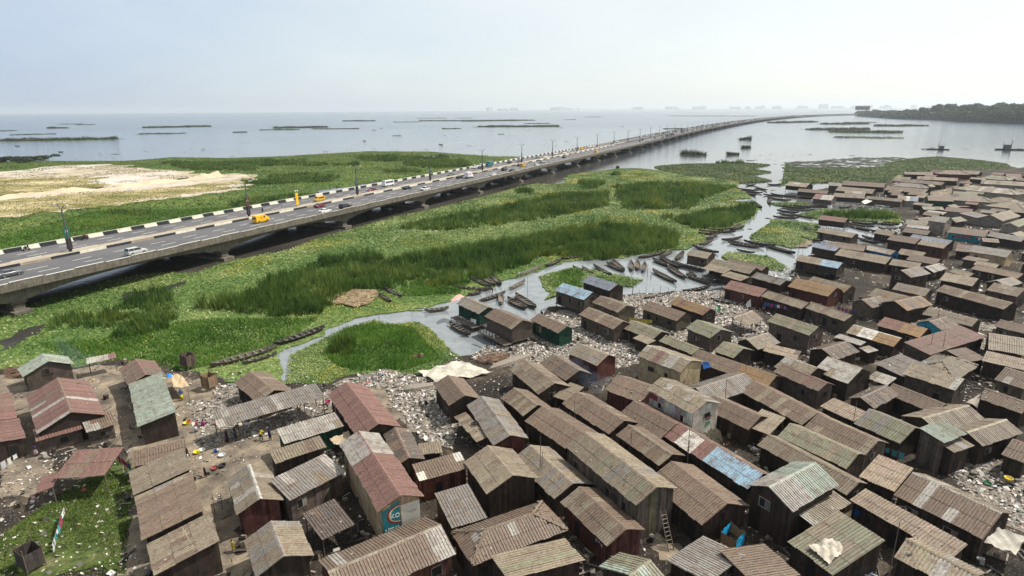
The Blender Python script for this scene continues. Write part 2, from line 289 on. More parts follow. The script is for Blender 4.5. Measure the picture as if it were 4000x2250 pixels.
    ('G', 177.06, 265.97, -53.8, 7.37, -2.12, 2.12, 2.41, 0.89, 'br+tn', 'wd', ''),
    ('G', 187.54, 208.75, -55.2, 5.01, -1.94, 1.94, 2.52, 0.82, 'br', 'wg', ''),
    ('G', 268.67, 326.35, -52.7, 6.4, -1.89, 1.89, 2.35, 0.79, 'tn+br', 'wd', ''),
    ('M', 101.02, 103.45, -61.9, 2.86, 0, 3.11, 2.24, 0.4, 'tn+lg', 'wd', ''),
    ('G', 268.26, 309.48, -152.9, 4.28, -1.69, 1.69, 2.54, 0.71, 'br', 'wd', ''),
    ('G', 224.04, 294.14, -153.6, 4.44, -1.65, 1.65, 2.36, 0.69, 'tn+br', 'wd', ''),
    ('G', 285.46, 327.69, -150.2, 7.39, -1.63, 1.63, 2.61, 0.69, 'tn+br', 'wd', ''),
    ('G', 183.84, 218.72, -53.5, 7.41, -1.63, 1.63, 2.49, 0.68, 'tn', 'wd', ''),
    ('G', 181.16, 237.17, -52.7, 4.16, -1.57, 1.57, 2.52, 0.66, 'br+rd', 'wd', ''),
    ('G', 173.05, 218.34, -53.2, 4.53, -1.78, 1.78, 2.36, 0.75, 'tn+gy', 'wg', ''),
    ('G', 197.39, 302.35, -55.6, 4.18, -1.77, 1.77, 2.31, 0.74, 'tn+gy', 'wd', ''),
    ('M', 276.05, 311.48, -154.8, 5.53, 0, 3.44, 2.33, 0.4, 'br+tn', 'wd', ''),
    ('G', 95.44, 93.04, -52.3, 4.77, -1.76, 1.76, 2.39, 0.74, 'br', 'wd', ''),
    ('G', 86.01, 98.99, -58.4, 5.74, -1.92, 1.92, 2.63, 0.8, 'br+rd', 'wg', ''),
    ('G', 216.33, 230.4, -148.2, 4.77, -2.03, 2.03, 2.5, 0.85, 'br+rd', 'wd', ''),
    ('M', 226.44, 287.0, -54.0, 3.1, 0, 2.94, 2.21, 0.4, 'tn+lg', 'wd', ''),
    ('M', 175.04, 231.68, -148.9, 3.69, 0, 3.37, 2.32, 0.4, 'br+tn', 'wg', ''),
    ('M', 142.25, 141.06, -53.4, 3.98, 0, 3.56, 2.16, 0.4, 'tn+lg', 'wg', ''),
    ('G', 261.24, 304.87, -57.1, 6.15, -2.09, 2.09, 2.42, 0.88, 'br+tn', 'wd', ''),
    ('G', 226.55, 303.34, -54.5, 5.01, -1.57, 1.57, 2.65, 0.66, 'br+rd', 'wd', ''),
    ('G', 254.27, 299.98, -147.9, 4.42, -2.27, 2.27, 2.32, 0.95, 'br', 'wg', ''),
    ('M', 127.29, 154.3, -56.4, 3.58, 0, 3.16, 2.33, 0.4, 'tn+lg', 'wd', ''),
    ('G', 227.95, 267.44, -61.1, 6.58, -1.89, 1.89, 2.41, 0.79, 'tn+br', 'wg', ''),
    ('M', 114.94, 147.92, -60.1, 4.82, 0, 2.8, 2.2, 0.4, 'br', 'wg', ''),
    ('G', 112.73, 181.07, -59.3, 5.21, -2.07, 2.07, 2.47, 0.87, 'tn', 'wd', ''),
    ('G', 161.31, 237.98, -61.1, 6.75, -1.62, 1.62, 2.3, 0.68, 'tn+gy', 'wd', ''),
    ('G', 185.22, 198.99, -52.5, 6.27, -1.55, 1.55, 2.5, 0.65, 'br+rd', 'wd', ''),
    ('G', 110.31, 120.16, -57.0, 6.75, -2.06, 2.06, 2.43, 0.87, 'br', 'wd', ''),
    ('G', 155.91, 168.24, -146.4, 5.29, -2.28, 2.28, 2.51, 0.96, 'br', 'wd', ''),
    ('G', 153.13, 176.53, -148.1, 6.35, -2.01, 2.01, 2.59, 0.84, 'tn+br', 'wd', ''),
    ('G', 246.42, 322.83, -59.8, 7.1, -1.68, 1.68, 2.5, 0.71, 'tn', 'wd', ''),
    ('G', 82.09, 121.84, -53.7, 6.16, -2.28, 2.28, 2.62, 0.96, 'tn+gy', 'wg', ''),
    ('M', 288.25, 338.02, -154.9, 5.05, 0, 2.87, 2.09, 0.4, 'br+tn', 'wg', ''),
    ('M', 224.08, 333.22, -53.1, 3.97, 0, 3.35, 2.08, 0.4, 'br+tn', 'wg', ''),
    ('G', 230.95, 274.48, -57.9, 4.86, -1.86, 1.86, 2.41, 0.78, 'tn', 'wd', ''),
    ('G', 190.3, 258.81, -55.0, 6.77, -1.52, 1.52, 2.62, 0.64, 'br+rd', 'wd', ''),
    ('G', 123.16, 183.97, -53.2, 6.89, -2.12, 2.12, 2.31, 0.89, 'br', 'wd', ''),
    ('M', 153.66, 157.57, -153.9, 4.91, 0, 2.55, 2.25, 0.4, 'br+tn', 'wg', ''),
    ('G', 114.25, 141.91, -60.8, 4.55, -1.7, 1.7, 2.55, 0.72, 'tn+br', 'wd', ''),
    ('G', 169.46, 190.03, -54.2, 5.24, -1.77, 1.77, 2.45, 0.74, 'br+tn', 'wd', ''),
    ('M', 134.72, 153.68, -58.7, 5.18, 0, 3.63, 2.25, 0.4, 'br+tn', 'wg', ''),
    ('M', 153.79, 160.49, -53.8, 3.87, 0, 3.08, 2.09, 0.4, 'br+tn', 'wd', ''),
    ('G', 259.73, 329.36, -59.6, 5.66, -1.82, 1.82, 2.4, 0.76, 'br+tn', 'wg', ''),
    ('G', 204.42, 291.96, -148.0, 4.55, -1.73, 1.73, 2.55, 0.73, 'tn+gy', 'wd', ''),
    ('G', 205.62, 223.42, -58.1, 5.44, -2.26, 2.26, 2.27, 0.95, 'tn+gy', 'wg', ''),
    ('G', 221.5, 251.44, -60.7, 7.09, -2.09, 2.09, 2.47, 0.88, 'tn', 'wd', ''),
    ('G', 125.25, 118.89, -146.1, 5.47, -2.21, 2.21, 2.39, 0.93, 'tn+br', 'wd', ''),
    ('G', 154.03, 202.86, -152.3, 6.91, -2.23, 2.23, 2.28, 0.94, 'tn', 'wd', ''),
    ('G', 103.79, 155.05, -55.1, 5.79, -2.3, 2.3, 2.33, 0.96, 'tn+br', 'wd', ''),
    ('G', 148.47, 212.84, -53.4, 4.82, -1.99, 1.99, 2.54, 0.83, 'br+rd', 'wd', ''),
    ('G', 220.44, 285.93, -58.4, 5.46, -1.82, 1.82, 2.28, 0.76, 'br', 'wd', ''),
    ('G', 171.73, 271.49, -58.7, 5.2, -2.15, 2.15, 2.64, 0.9, 'br', 'wg', ''),
    ('M', 193.66, 305.61, -56.3, 3.21, 0, 3.27, 2.08, 0.4, 'tn+lg', 'wg', ''),
    ('M', 121.24, 126.25, -146.3, 4.73, 0, 2.93, 2.27, 0.4, 'br', 'wd', ''),
    ('G', 98.0, 101.55, -61.5, 7.62, -1.68, 1.68, 2.38, 0.71, 'tn+gy', 'wd', ''),
    ('G', 230.69, 256.56, -52.9, 4.93, -2.09, 2.09, 2.42, 0.88, 'tn+br', 'wd', ''),
    ('G', 209.39, 328.12, -55.6, 7.55, -2.12, 2.12, 2.4, 0.89, 'tn+br', 'wd', ''),
    ('M', 182.14, 288.73, -52.1, 5.09, 0, 2.7, 2.12, 0.4, 'br+tn', 'wg', ''),
    ('M', 167.6, 257.11, -145.3, 4.72, 0, 2.73, 2.27, 0.4, 'br+tn', 'wd', ''),
    ('M', 174.32, 257.98, -52.4, 3.3, 0, 3.49, 2.09, 0.4, 'br', 'wg', ''),
    ('G', 230.68, 335.57, -55.7, 5.59, -2.12, 2.12, 2.45, 0.89, 'br+rd', 'wd', ''),
    ('G', 178.01, 220.06, -56.0, 4.41, -1.57, 1.57, 2.6, 0.66, 'br+tn', 'wg', ''),
    ('G', 169.0, 265.15, -57.1, 4.68, -1.72, 1.72, 2.32, 0.72, 'br+rd', 'wd', ''),
    ('M', 196.17, 205.12, -151.7, 3.18, 0, 2.41, 2.16, 0.4, 'br+tn', 'wg', ''),
    ('G', 172.21, 176.6, -151.8, 4.39, -2.08, 2.08, 2.27, 0.87, 'tn', 'wd', ''),
    ('G', 171.36, 229.72, -152.7, 5.32, -1.84, 1.84, 2.5, 0.77, 'tn+br', 'wd', ''),
    ('M', 258.82, 334.17, -145.4, 4.16, 0, 2.65, 2.25, 0.4, 'br+tn', 'wg', ''),
    ('M', 231.79, 283.87, -154.0, 4.04, 0, 2.68, 2.28, 0.4, 'br+tn', 'wd', ''),
    ('M', 196.64, 250.56, -58.0, 3.85, 0, 2.5, 2.13, 0.4, 'br+tn', 'wg', ''),
    ('M', 221.45, 277.39, -53.5, 4.08, 0, 3.25, 2.17, 0.4, 'br+tn', 'wd', ''),
    ('G', 162.26, 171.08, -56.3, 5.13, -1.94, 1.94, 2.57, 0.81, 'tn', 'wd', ''),
    ('G', 266.09, 316.64, -61.1, 5.21, -2.2, 2.2, 2.35, 0.92, 'br+rd', 'wd', ''),
    ('G', 130.71, 142.33, -146.4, 6.99, -2.24, 2.24, 2.61, 0.94, 'tn+br', 'wd', ''),
    ('G', 267.03, 334.77, -148.6, 5.98, -1.59, 1.59, 2.46, 0.67, 'br+tn', 'wg', ''),
    ('M', 106.45, 107.63, -60.2, 3.84, 0, 3.04, 2.34, 0.4, 'br+tn', 'wd', ''),
    ('G', 215.0, 243.99, -61.1, 4.86, -2.19, 2.19, 2.64, 0.92, 'tn+gy', 'wd', ''),
    ('G', 144.24, 204.11, -154.0, 6.99, -1.7, 1.7, 2.3, 0.71, 'br+tn', 'wd', ''),
    ('G', 199.89, 217.95, -59.2, 7.53, -1.88, 1.88, 2.42, 0.79, 'tn', 'wd', ''),
]
POLYS = {
    'land': [(-40.4, 28.0), (-100.9, 87.7), (-79.6, 88.2), (-69.3, 88.0), (-64.9, 91.1), (-57.8, 90.2), (-53.2, 87.0), (-49.3, 86.2), (-44.5, 83.9), (-40.7, 80.9), (-35.6, 81.3), (-27.4, 81.6), (-25.7, 84.4), (-20.6, 86.5), (-15.4, 85.0), (-9.7, 90.2), (-6.9, 92.2), (-4.4, 95.8), (0.8, 100.6), (4.8, 110.4), (7.5, 117.2), (15.9, 118.1), (25.6, 125.4), (37.9, 127.5), (46.8, 128.3), (49.3, 125.8), (66.0, 135.6), (75.9, 153.0), (84.4, 161.8), (103.2, 175.7), (108.9, 172.3), (123.8, 188.2), (142.4, 216.6), (158.8, 249.3), (144.8, 267.3), (130.9, 271.7), (145.3, 294.6), (204.7, 328.3), (245.7, 379.6), (349.3, 404.9), (413.3, 389.6), (111.6, 75.2), (42.7, 27.5)],
    'mat': [(-125.0, 104.2), (-112.6, 115.3), (-106.0, 117.2), (-103.2, 122.1), (-101.9, 129.8), (-98.5, 139.3), (-96.6, 142.1), (-92.8, 145.0), (-89.9, 146.9), (-80.3, 146.7), (-78.9, 155.1), (-72.4, 164.6), (-65.7, 172.9), (-62.0, 189.5), (-55.6, 202.1), (-46.3, 224.4), (-33.8, 244.0), (-11.9, 283.5), (1.0, 310.3), (14.4, 333.5), (21.8, 325.6), (28.7, 330.2), (36.9, 378.5), (60.8, 401.3), (73.4, 415.8), (88.2, 414.8), (97.0, 401.2), (106.9, 364.8), (120.6, 346.4), (126.7, 335.6), (116.2, 308.0), (113.1, 286.9), (109.4, 272.3), (98.4, 269.0), (96.6, 264.7), (105.7, 259.1), (97.3, 236.1), (85.9, 215.2), (80.2, 204.6), (71.5, 197.7), (62.6, 191.3), (61.1, 182.7), (59.3, 179.2), (53.1, 172.8), (51.3, 169.7), (46.8, 168.8), (44.0, 165.8), (36.3, 164.6), (30.6, 159.4), (23.7, 159.1), (13.7, 156.0), (8.5, 148.8), (1.7, 140.4), (-2.4, 137.8), (-4.8, 130.8), (-9.5, 126.7), (-13.4, 121.7), (-21.0, 115.9), (-18.2, 115.9), (-24.1, 114.8), (-29.6, 112.4), (-32.6, 109.0), (-34.8, 105.9), (-34.5, 101.9), (-39.6, 94.5), (-36.1, 86.4), (-34.7, 80.6), (-44.0, 82.7), (-52.8, 85.7), (-64.1, 89.7), (-68.8, 87.1), (-96.6, 83.5)],
    'mat_isle': [(-37.4, 92.7), (-34.2, 100.1), (-31.4, 105.7), (-27.1, 110.3), (-22.7, 107.7), (-18.2, 109.0), (-14.6, 103.5), (-11.7, 96.7), (-8.6, 91.6), (-7.4, 89.8), (-12.5, 86.6), (-20.4, 85.2), (-25.4, 83.2), (-27.1, 80.5), (-33.7, 80.2), (-36.4, 89.4)],
    'mat_far': [(100.6, 426.2), (109.3, 436.7), (130.8, 448.6), (151.9, 449.0), (170.5, 447.6), (173.2, 458.5), (186.9, 437.2), (161.6, 407.4), (166.7, 387.0), (145.9, 366.7), (146.5, 338.4), (136.5, 331.3), (124.5, 328.2), (121.5, 349.2), (107.5, 366.6), (100.4, 406.3)],
    'mat_right': [(201.9, 446.1), (193.8, 416.4), (235.7, 409.3), (267.8, 422.2), (269.7, 439.2), (320.6, 484.6), (350.8, 500.9), (357.6, 464.2), (353.8, 433.2), (330.4, 398.8), (350.4, 407.6), (308.1, 357.1), (252.8, 386.7), (201.3, 314.7), (193.1, 310.5), (180.5, 329.6), (161.1, 326.5), (150.6, 329.6), (143.0, 317.7)],
    'mat_moor': [(75.9, 186.9), (83.1, 197.4), (92.8, 211.0), (95.2, 217.4), (107.9, 208.1), (96.3, 184.0), (81.7, 170.4), (78.1, 178.7), (75.1, 184.1)],
    'mat_inner': [(57.9, 160.5), (61.5, 165.8), (70.8, 160.2), (71.0, 148.6), (67.7, 145.2), (61.6, 151.6), (57.9, 157.5)],
    'mat_cove': [(6.6, 141.2), (15.8, 149.9), (21.9, 146.0), (31.4, 137.5), (27.9, 131.7), (15.4, 132.4), (9.8, 125.2), (7.0, 122.4), (8.7, 128.2), (7.2, 134.6)],
    'mat_reed': [(107.9, 225.5), (125.1, 239.1), (151.2, 231.4), (151.3, 219.8), (136.5, 208.5), (123.3, 214.0), (112.9, 217.1)],
    'mat_spit': [(111.5, 256.6), (127.0, 255.9), (122.9, 247.3), (111.4, 249.9)],
    'shore': [(-447.1, 340.9), (-482.8, 465.2), (-424.6, 505.6), (-396.8, 511.4), (-353.4, 510.2), (-319.8, 509.6), (-302.7, 547.3), (-256.5, 534.4), (-245.6, 533.0), (-211.9, 547.5), (-188.0, 570.0), (-146.4, 610.2), (-80.7, 601.2), (-21.8, 537.6), (8.4, 527.9), (-13.4, 460.9), (-62.1, 367.5), (-95.7, 316.6), (-117.6, 248.8), (-126.5, 211.7), (-152.4, 173.7), (-161.7, 130.0)],
    'sand': [(-362.2, 405.2), (-352.6, 417.9), (-348.6, 458.7), (-314.7, 476.0), (-267.1, 441.3), (-228.0, 415.5), (-197.1, 394.0), (-178.0, 399.1), (-154.9, 363.8), (-145.3, 308.3), (-162.5, 283.9), (-172.0, 268.5), (-183.0, 252.1), (-199.5, 231.1), (-207.4, 222.6)],
    'drysand': [(-246.2, 271.6), (-237.9, 278.1), (-221.3, 293.3), (-201.2, 307.1), (-183.7, 322.4), (-161.9, 348.7), (-154.8, 348.3), (-147.3, 310.4), (-163.5, 285.6), (-172.9, 270.1), (-183.9, 253.5), (-201.2, 233.2), (-207.3, 226.8)],
    'drysand2': [(-335.0, 373.9), (-325.4, 384.7), (-293.2, 371.5), (-283.6, 388.1), (-244.7, 358.2), (-222.7, 337.6), (-232.8, 316.5), (-251.6, 294.7), (-263.7, 291.7)],
}
CHANNELS = [[(-92.2, 100.3), (-91.9, 107.4), (-90.2, 108.9), (-88.6, 101.8), (-86.9, 93.9)], [(-85.9, 123.9), (-87.7, 129.4), (-82.6, 131.4), (-81.4, 127.7), (-84.7, 123.5)], [(-81.8, 132.6), (-78.9, 138.8), (-77.7, 136.9), (-78.9, 131.7)]]
REEDS = [
    ([(-91.0, 111.3), (-82.7, 116.7), (-82.6, 129.2), (-76.3, 127.6), (-67.0, 112.0), (-65.0, 102.8), (-73.1, 101.7), (-78.1, 107.2), (-86.1, 105.6)], 2.2),
    ([(-68.3, 119.0), (-60.4, 125.8), (-57.0, 140.2), (-50.2, 160.2), (-40.2, 164.6), (-31.2, 158.3), (-22.3, 165.1), (-5.8, 181.6), (26.6, 204.0), (45.7, 203.4), (55.0, 192.1), (48.0, 170.7), (22.8, 156.1), (10.2, 161.8), (-2.8, 144.1), (-10.1, 134.7), (-18.2, 131.9), (-24.7, 138.4), (-26.3, 131.1), (-36.9, 129.8), (-39.0, 113.4), (-46.6, 112.3), (-59.5, 116.2)], 2.6),
    ([(-39.5, 204.0), (-27.8, 221.5), (-6.0, 242.9), (17.6, 284.1), (46.8, 289.7), (40.9, 251.5), (17.0, 224.2), (-5.2, 208.0), (-25.1, 198.6)], 2.6),
    ([(55.6, 319.0), (78.5, 326.6), (119.9, 315.7), (83.8, 265.7), (72.8, 239.8), (47.3, 240.8), (46.7, 266.1)], 2.6),
    ([(59.2, 218.5), (80.7, 234.6), (103.3, 252.2), (92.5, 225.9), (75.6, 202.4), (61.0, 199.3)], 2.6),
    ([(-31.9, 97.2), (-28.3, 97.9), (-26.7, 93.6), (-28.4, 91.9), (-30.8, 93.0)], 2.8),
    ([(62.1, 380.3), (68.6, 379.9), (66.7, 369.0), (60.4, 369.4)], 2.5),
    ([(2.6, 303.7), (10.4, 305.5), (10.0, 292.3), (2.5, 291.5)], 2.4),
    ([(37.8, 337.4), (51.2, 336.7), (49.2, 319.4), (37.3, 302.1), (37.0, 329.7)], 2.5),
    ([(57.2, 224.7), (61.2, 226.3), (59.1, 217.8), (55.4, 217.1)], 2.4),
    ([(-166.6, 246.9), (-147.7, 244.9), (-140.6, 233.9), (-159.4, 235.7)], 2.2),
    ([(-211.5, 501.0), (-168.7, 497.7), (-155.8, 458.6), (-182.1, 447.3), (-199.6, 472.0)], 2.5),
    ([(-157.8, 464.7), (-142.0, 467.9), (-136.4, 449.0), (-152.4, 448.5)], 2.4),
    ([(-138.1, 467.6), (-117.5, 467.9), (-112.9, 449.0), (-132.2, 447.1)], 2.4),
    ([(-138.7, 543.8), (-109.3, 547.2), (-80.5, 533.2), (-54.5, 525.4), (-52.6, 507.0), (-86.4, 491.5), (-99.9, 483.0), (-117.1, 489.0), (-133.8, 524.1)], 2.5),
    ([(-84.7, 481.8), (-38.7, 487.9), (-27.5, 435.2), (-57.2, 422.2), (-80.9, 455.0)], 2.5),
    ([(-85.9, 410.0), (-61.2, 411.9), (-59.3, 393.9), (-81.8, 393.3)], 2.5),
    ([(-159.3, 354.3), (-139.2, 350.7), (-133.2, 335.1), (-149.0, 335.9)], 2.0),
    ([(-152.3, 378.4), (-135.6, 395.5), (-105.3, 372.8), (-104.4, 346.4), (-119.4, 339.9), (-134.7, 336.1)], 1.8),
    ([(-125.2, 265.7), (-119.4, 284.3), (-97.5, 297.3), (-95.1, 286.6), (-110.5, 262.2), (-119.4, 252.9)], 1.6),
    ([(-281.2, 485.6), (-209.4, 499.3), (-174.7, 414.6), (-226.0, 424.9)], 1.8),
    ([(120.0, 228.8), (131.8, 229.6), (147.3, 225.3), (140.9, 214.9), (124.1, 215.5), (115.6, 219.3)], 2.6),
    ([(154.3, 456.4), (173.2, 455.0), (168.5, 442.3), (151.3, 447.2)], 2.6),
    ([(76.5, 231.2), (84.3, 240.6), (82.0, 232.9), (75.6, 227.6)], 2.2),
]
GRASS = [[(-83.7, 98.6), (-72.8, 101.3), (-63.2, 110.7), (-38.4, 111.4), (-39.4, 100.7), (-40.9, 95.2), (-47.1, 89.4), (-53.2, 86.4), (-65.0, 91.3), (-73.0, 91.4)], [(-31.9, 92.6), (-31.5, 104.8), (-26.6, 108.0), (-18.6, 105.7), (-14.6, 96.7), (-11.4, 90.6), (-17.1, 86.1), (-24.9, 86.2), (-27.7, 87.7)], [(-48.2, 53.8), (-47.4, 61.4), (-44.8, 61.0), (-40.8, 54.4), (-34.2, 43.3), (-45.5, 43.4), (-49.6, 48.4)], [(-151.2, 172.2), (-169.2, 194.3), (-172.1, 245.9), (-146.8, 247.6), (-114.6, 254.8), (-112.1, 249.0), (-127.6, 213.7)], [(-30.2, 147.1), (-27.1, 144.2), (-23.7, 131.2), (-11.7, 130.9), (-11.4, 127.0), (-19.6, 125.7), (-24.0, 125.8), (-25.8, 133.6)], [(7.5, 138.8), (15.6, 148.0), (17.8, 143.1), (15.4, 132.7), (9.5, 130.4)], [(-24.4, 136.9), (-14.0, 139.3), (-9.7, 135.8), (-11.7, 131.7), (-22.9, 127.3)]]
LITTER = [
    ([(-26.9, 81.1), (-20.7, 86.7), (-14.6, 83.7), (-11.3, 81.7), (-6.2, 76.7), (-7.1, 67.9), (-7.2, 63.3), (-10.2, 64.2), (-15.0, 72.2), (-19.2, 79.4)], 14),
    ([(-7.1, 90.4), (-4.7, 95.7), (9.1, 97.3), (18.9, 93.5), (22.7, 89.6), (17.0, 86.6), (9.9, 85.2), (0.0, 86.8)], 14),
    ([(11.8, 110.1), (17.7, 119.2), (25.4, 124.7), (37.3, 126.8), (47.3, 127.5), (48.2, 111.8), (46.6, 97.0), (40.4, 91.8), (37.5, 103.1), (24.2, 109.9)], 12),
    ([(-60.9, 62.2), (-56.0, 63.8), (-45.2, 62.0), (-33.7, 43.1), (-45.3, 43.2)], 1.6),
    ([(-45.4, 76.0), (-33.4, 77.1), (-26.8, 79.5), (-23.7, 74.6), (-29.7, 67.2), (-38.0, 63.6)], 8),
    ([(-45.6, 82.5), (-39.3, 80.4), (-39.2, 76.0), (-42.6, 77.2)], 8),
    ([(48.5, 59.3), (55.1, 60.9), (57.5, 58.4), (48.9, 48.0), (47.5, 50.9)], 12),
    ([(77.1, 108.9), (87.7, 96.3), (78.3, 89.6), (71.1, 98.5)], 9),
    ([(125.4, 200.9), (130.0, 196.9), (126.6, 191.4), (120.3, 195.3)], 6),
    ([(61.7, 141.2), (73.9, 150.7), (68.8, 137.5), (61.4, 135.9)], 6),
    ([(27.8, 67.5), (32.2, 63.7), (31.4, 58.7), (28.3, 61.2)], 6),
    ([(0.1, 94.2), (4.0, 110.2), (12.4, 116.2), (24.9, 113.4), (40.7, 96.2), (33.0, 89.5), (22.3, 88.0), (12.8, 93.1)], 9),
    ([(85.2, 116.7), (90.5, 107.0), (94.7, 103.5), (90.0, 97.8), (84.4, 103.2), (82.5, 110.2)], 7),
]
CANOES = [
    (-48.28, 87.7, -40.7, 95.62, 2.0),
    (-41.47, 96.53, -35.17, 105.22, 2.0),
    (-43.59, 88.79, -39.54, 92.99, 0.9),
    (-29.72, 127.07, -25.6, 120.59, 1.0),
    (-29.25, 131.27, -23.94, 124.39, 1.0),
    (-17.83, 114.92, -13.02, 116.4, 1.3),
    (-12.8, 131.31, -4.52, 129.57, 1.1),
    (-10.17, 140.09, -4.81, 131.54, 1.3),
    (-8.83, 144.38, -3.69, 132.56, 1.9),
    (-5.16, 142.52, -2.43, 133.1, 1.4),
    (1.6, 141.35, 7.79, 150.47, 1.4),
    (8.67, 149.94, 13.65, 157.25, 1.4),
    (13.57, 157.81, 19.62, 161.07, 1.4),
    (-0.69, 129.72, 3.19, 136.56, 1.2),
    (-7.01, 120.9, -1.46, 127.07, 1.3),
    (-2.44, 125.9, -2.22, 118.78, 1.3),
    (-0.99, 122.85, 3.02, 115.77, 1.9),
    (0.75, 125.69, 4.96, 116.05, 1.9),
    (-12.04, 107.5, -7.53, 101.06, 1.3),
    (-9.68, 125.76, -6.7, 127.93, 1.2),
    (15.82, 150.47, 17.83, 145.46, 0.9),
    (18.19, 149.7, 20.24, 142.85, 0.9),
    (21.28, 150.65, 24.37, 140.91, 1.2),
    (25.03, 153.16, 28.32, 144.54, 1.5),
    (26.95, 156.9, 28.44, 145.21, 1.5),
    (31.8, 154.81, 30.31, 145.16, 1.5),
    (33.62, 155.31, 32.01, 146.09, 1.5),
    (35.15, 153.12, 32.81, 143.96, 1.4),
    (35.52, 145.71, 38.61, 134.23, 1.7),
    (40.29, 149.11, 41.83, 137.56, 1.7),
    (38.13, 157.18, 41.09, 149.09, 1.6),
    (40.75, 161.17, 42.99, 147.27, 1.6),
    (42.5, 153.68, 48.27, 144.29, 1.5),
    (34.32, 158.48, 43.75, 165.34, 1.5),
    (41.48, 160.12, 46.32, 167.48, 1.3),
    (43.99, 155.76, 48.65, 164.89, 1.8),
    (42.68, 140.95, 46.05, 133.18, 1.4),
    (44.26, 144.22, 44.44, 138.52, 1.1),
    (53.53, 173.04, 58.34, 163.87, 1.4),
    (64.85, 168.09, 68.66, 164.13, 1.0),
    (75.3, 172.42, 79.15, 162.24, 1.5),
    (65.55, 177.44, 72.31, 170.17, 1.4),
    (37.93, 126.87, 45.49, 130.83, 1.2),
    (28.16, 121.62, 35.77, 126.12, 1.1),
    (42.32, 121.21, 45.28, 117.57, 1.0),
    (60.37, 181.76, 66.65, 189.51, 1.4),
    (55.49, 172.95, 62.08, 180.55, 1.4),
    (64.94, 181.04, 72.93, 184.97, 1.3),
    (66.98, 179.48, 73.76, 170.32, 1.4),
    (71.08, 179.36, 77.85, 172.31, 1.4),
    (75.73, 173.44, 79.34, 162.69, 1.5),
    (71.6, 197.96, 80.3, 206.29, 1.4),
    (73.31, 197.49, 79.78, 201.92, 1.3),
    (60.94, 191.87, 67.46, 190.38, 1.2),
    (62.3, 195.53, 73.62, 193.17, 1.2),
    (65.14, 199.56, 70.87, 196.61, 1.2),
    (104.88, 257.05, 102.11, 242.09, 1.5),
    (115.44, 268.49, 109.8, 252.36, 1.4),
    (91.38, 227.21, 94.95, 231.66, 1.1),
    (114.34, 305.0, 122.23, 295.39, 1.2),
    (123.99, 317.72, 129.6, 319.16, 1.2),
    (125.94, 310.89, 126.68, 296.68, 1.2),
    (113.37, 295.82, 120.32, 286.78, 1.2),
    (113.89, 289.93, 113.63, 277.53, 1.6),
    (136.5, 320.54, 142.82, 318.48, 1.3),
    (118.5, 281.33, 125.95, 276.98, 1.3),
    (116.1, 270.96, 122.94, 262.1, 1.3),
    (122.92, 283.87, 129.98, 272.9, 1.3),
    (110.71, 245.88, 121.2, 240.34, 1.3),
    (109.06, 239.81, 120.42, 235.44, 1.3),
    (105.51, 236.01, 111.64, 230.1, 1.3),
    (102.96, 228.59, 107.19, 223.09, 1.3),
    (107.28, 229.34, 111.24, 217.84, 1.3),
    (97.91, 221.7, 106.05, 218.03, 1.3),
    (117.0, 246.68, 129.54, 244.09, 1.3),
    (99.0, 199.86, 101.12, 194.3, 1.2),
    (97.34, 195.77, 99.47, 190.41, 1.2),
    (90.98, 183.82, 95.02, 178.43, 1.2),
    (118.2, 208.22, 123.05, 199.96, 1.3),
    (120.67, 209.2, 126.88, 205.23, 1.3),
    (127.29, 207.91, 133.84, 203.57, 1.3),
    (116.4, 205.58, 118.01, 194.43, 1.3),
    (116.88, 198.23, 120.5, 192.52, 1.3),
    (118.91, 193.48, 121.54, 187.18, 1.3),
    (107.46, 182.57, 109.94, 174.64, 1.3),
    (110.7, 185.3, 113.48, 179.49, 1.3),
    (133.08, 241.64, 139.82, 244.2, 1.2),
    (123.61, 198.39, 128.96, 196.32, 1.2),
    (-199.36, 824.38, -193.92, 821.08, 1.6),
    (-86.21, 728.81, -79.68, 717.74, 1.6),
    (-288.87, 1278.1, -277.4, 1269.8, 2.0),
    (-295.73, 1393.95, -288.3, 1385.14, 2.0),
    (-21.87, 1030.5, -11.69, 1019.75, 1.6),
    (106.99, 1355.72, 111.71, 1354.73, 1.6),
    (-771.49, 950.96, -761.55, 949.66, 1.6),
    (-611.94, 755.61, -599.24, 748.05, 1.6),
    (-190.22, 986.73, -176.51, 988.48, 2.5),
    (-3.81, 85.97, 3.54, 91.85, 1.9),
    (-16.1, 78.68, -11.59, 80.53, 1.8),
    (-466.27, 631.44, -464.07, 631.24, 1.2),
    (253.66, 1418.04, 260.07, 1425.72, 2.0),
]
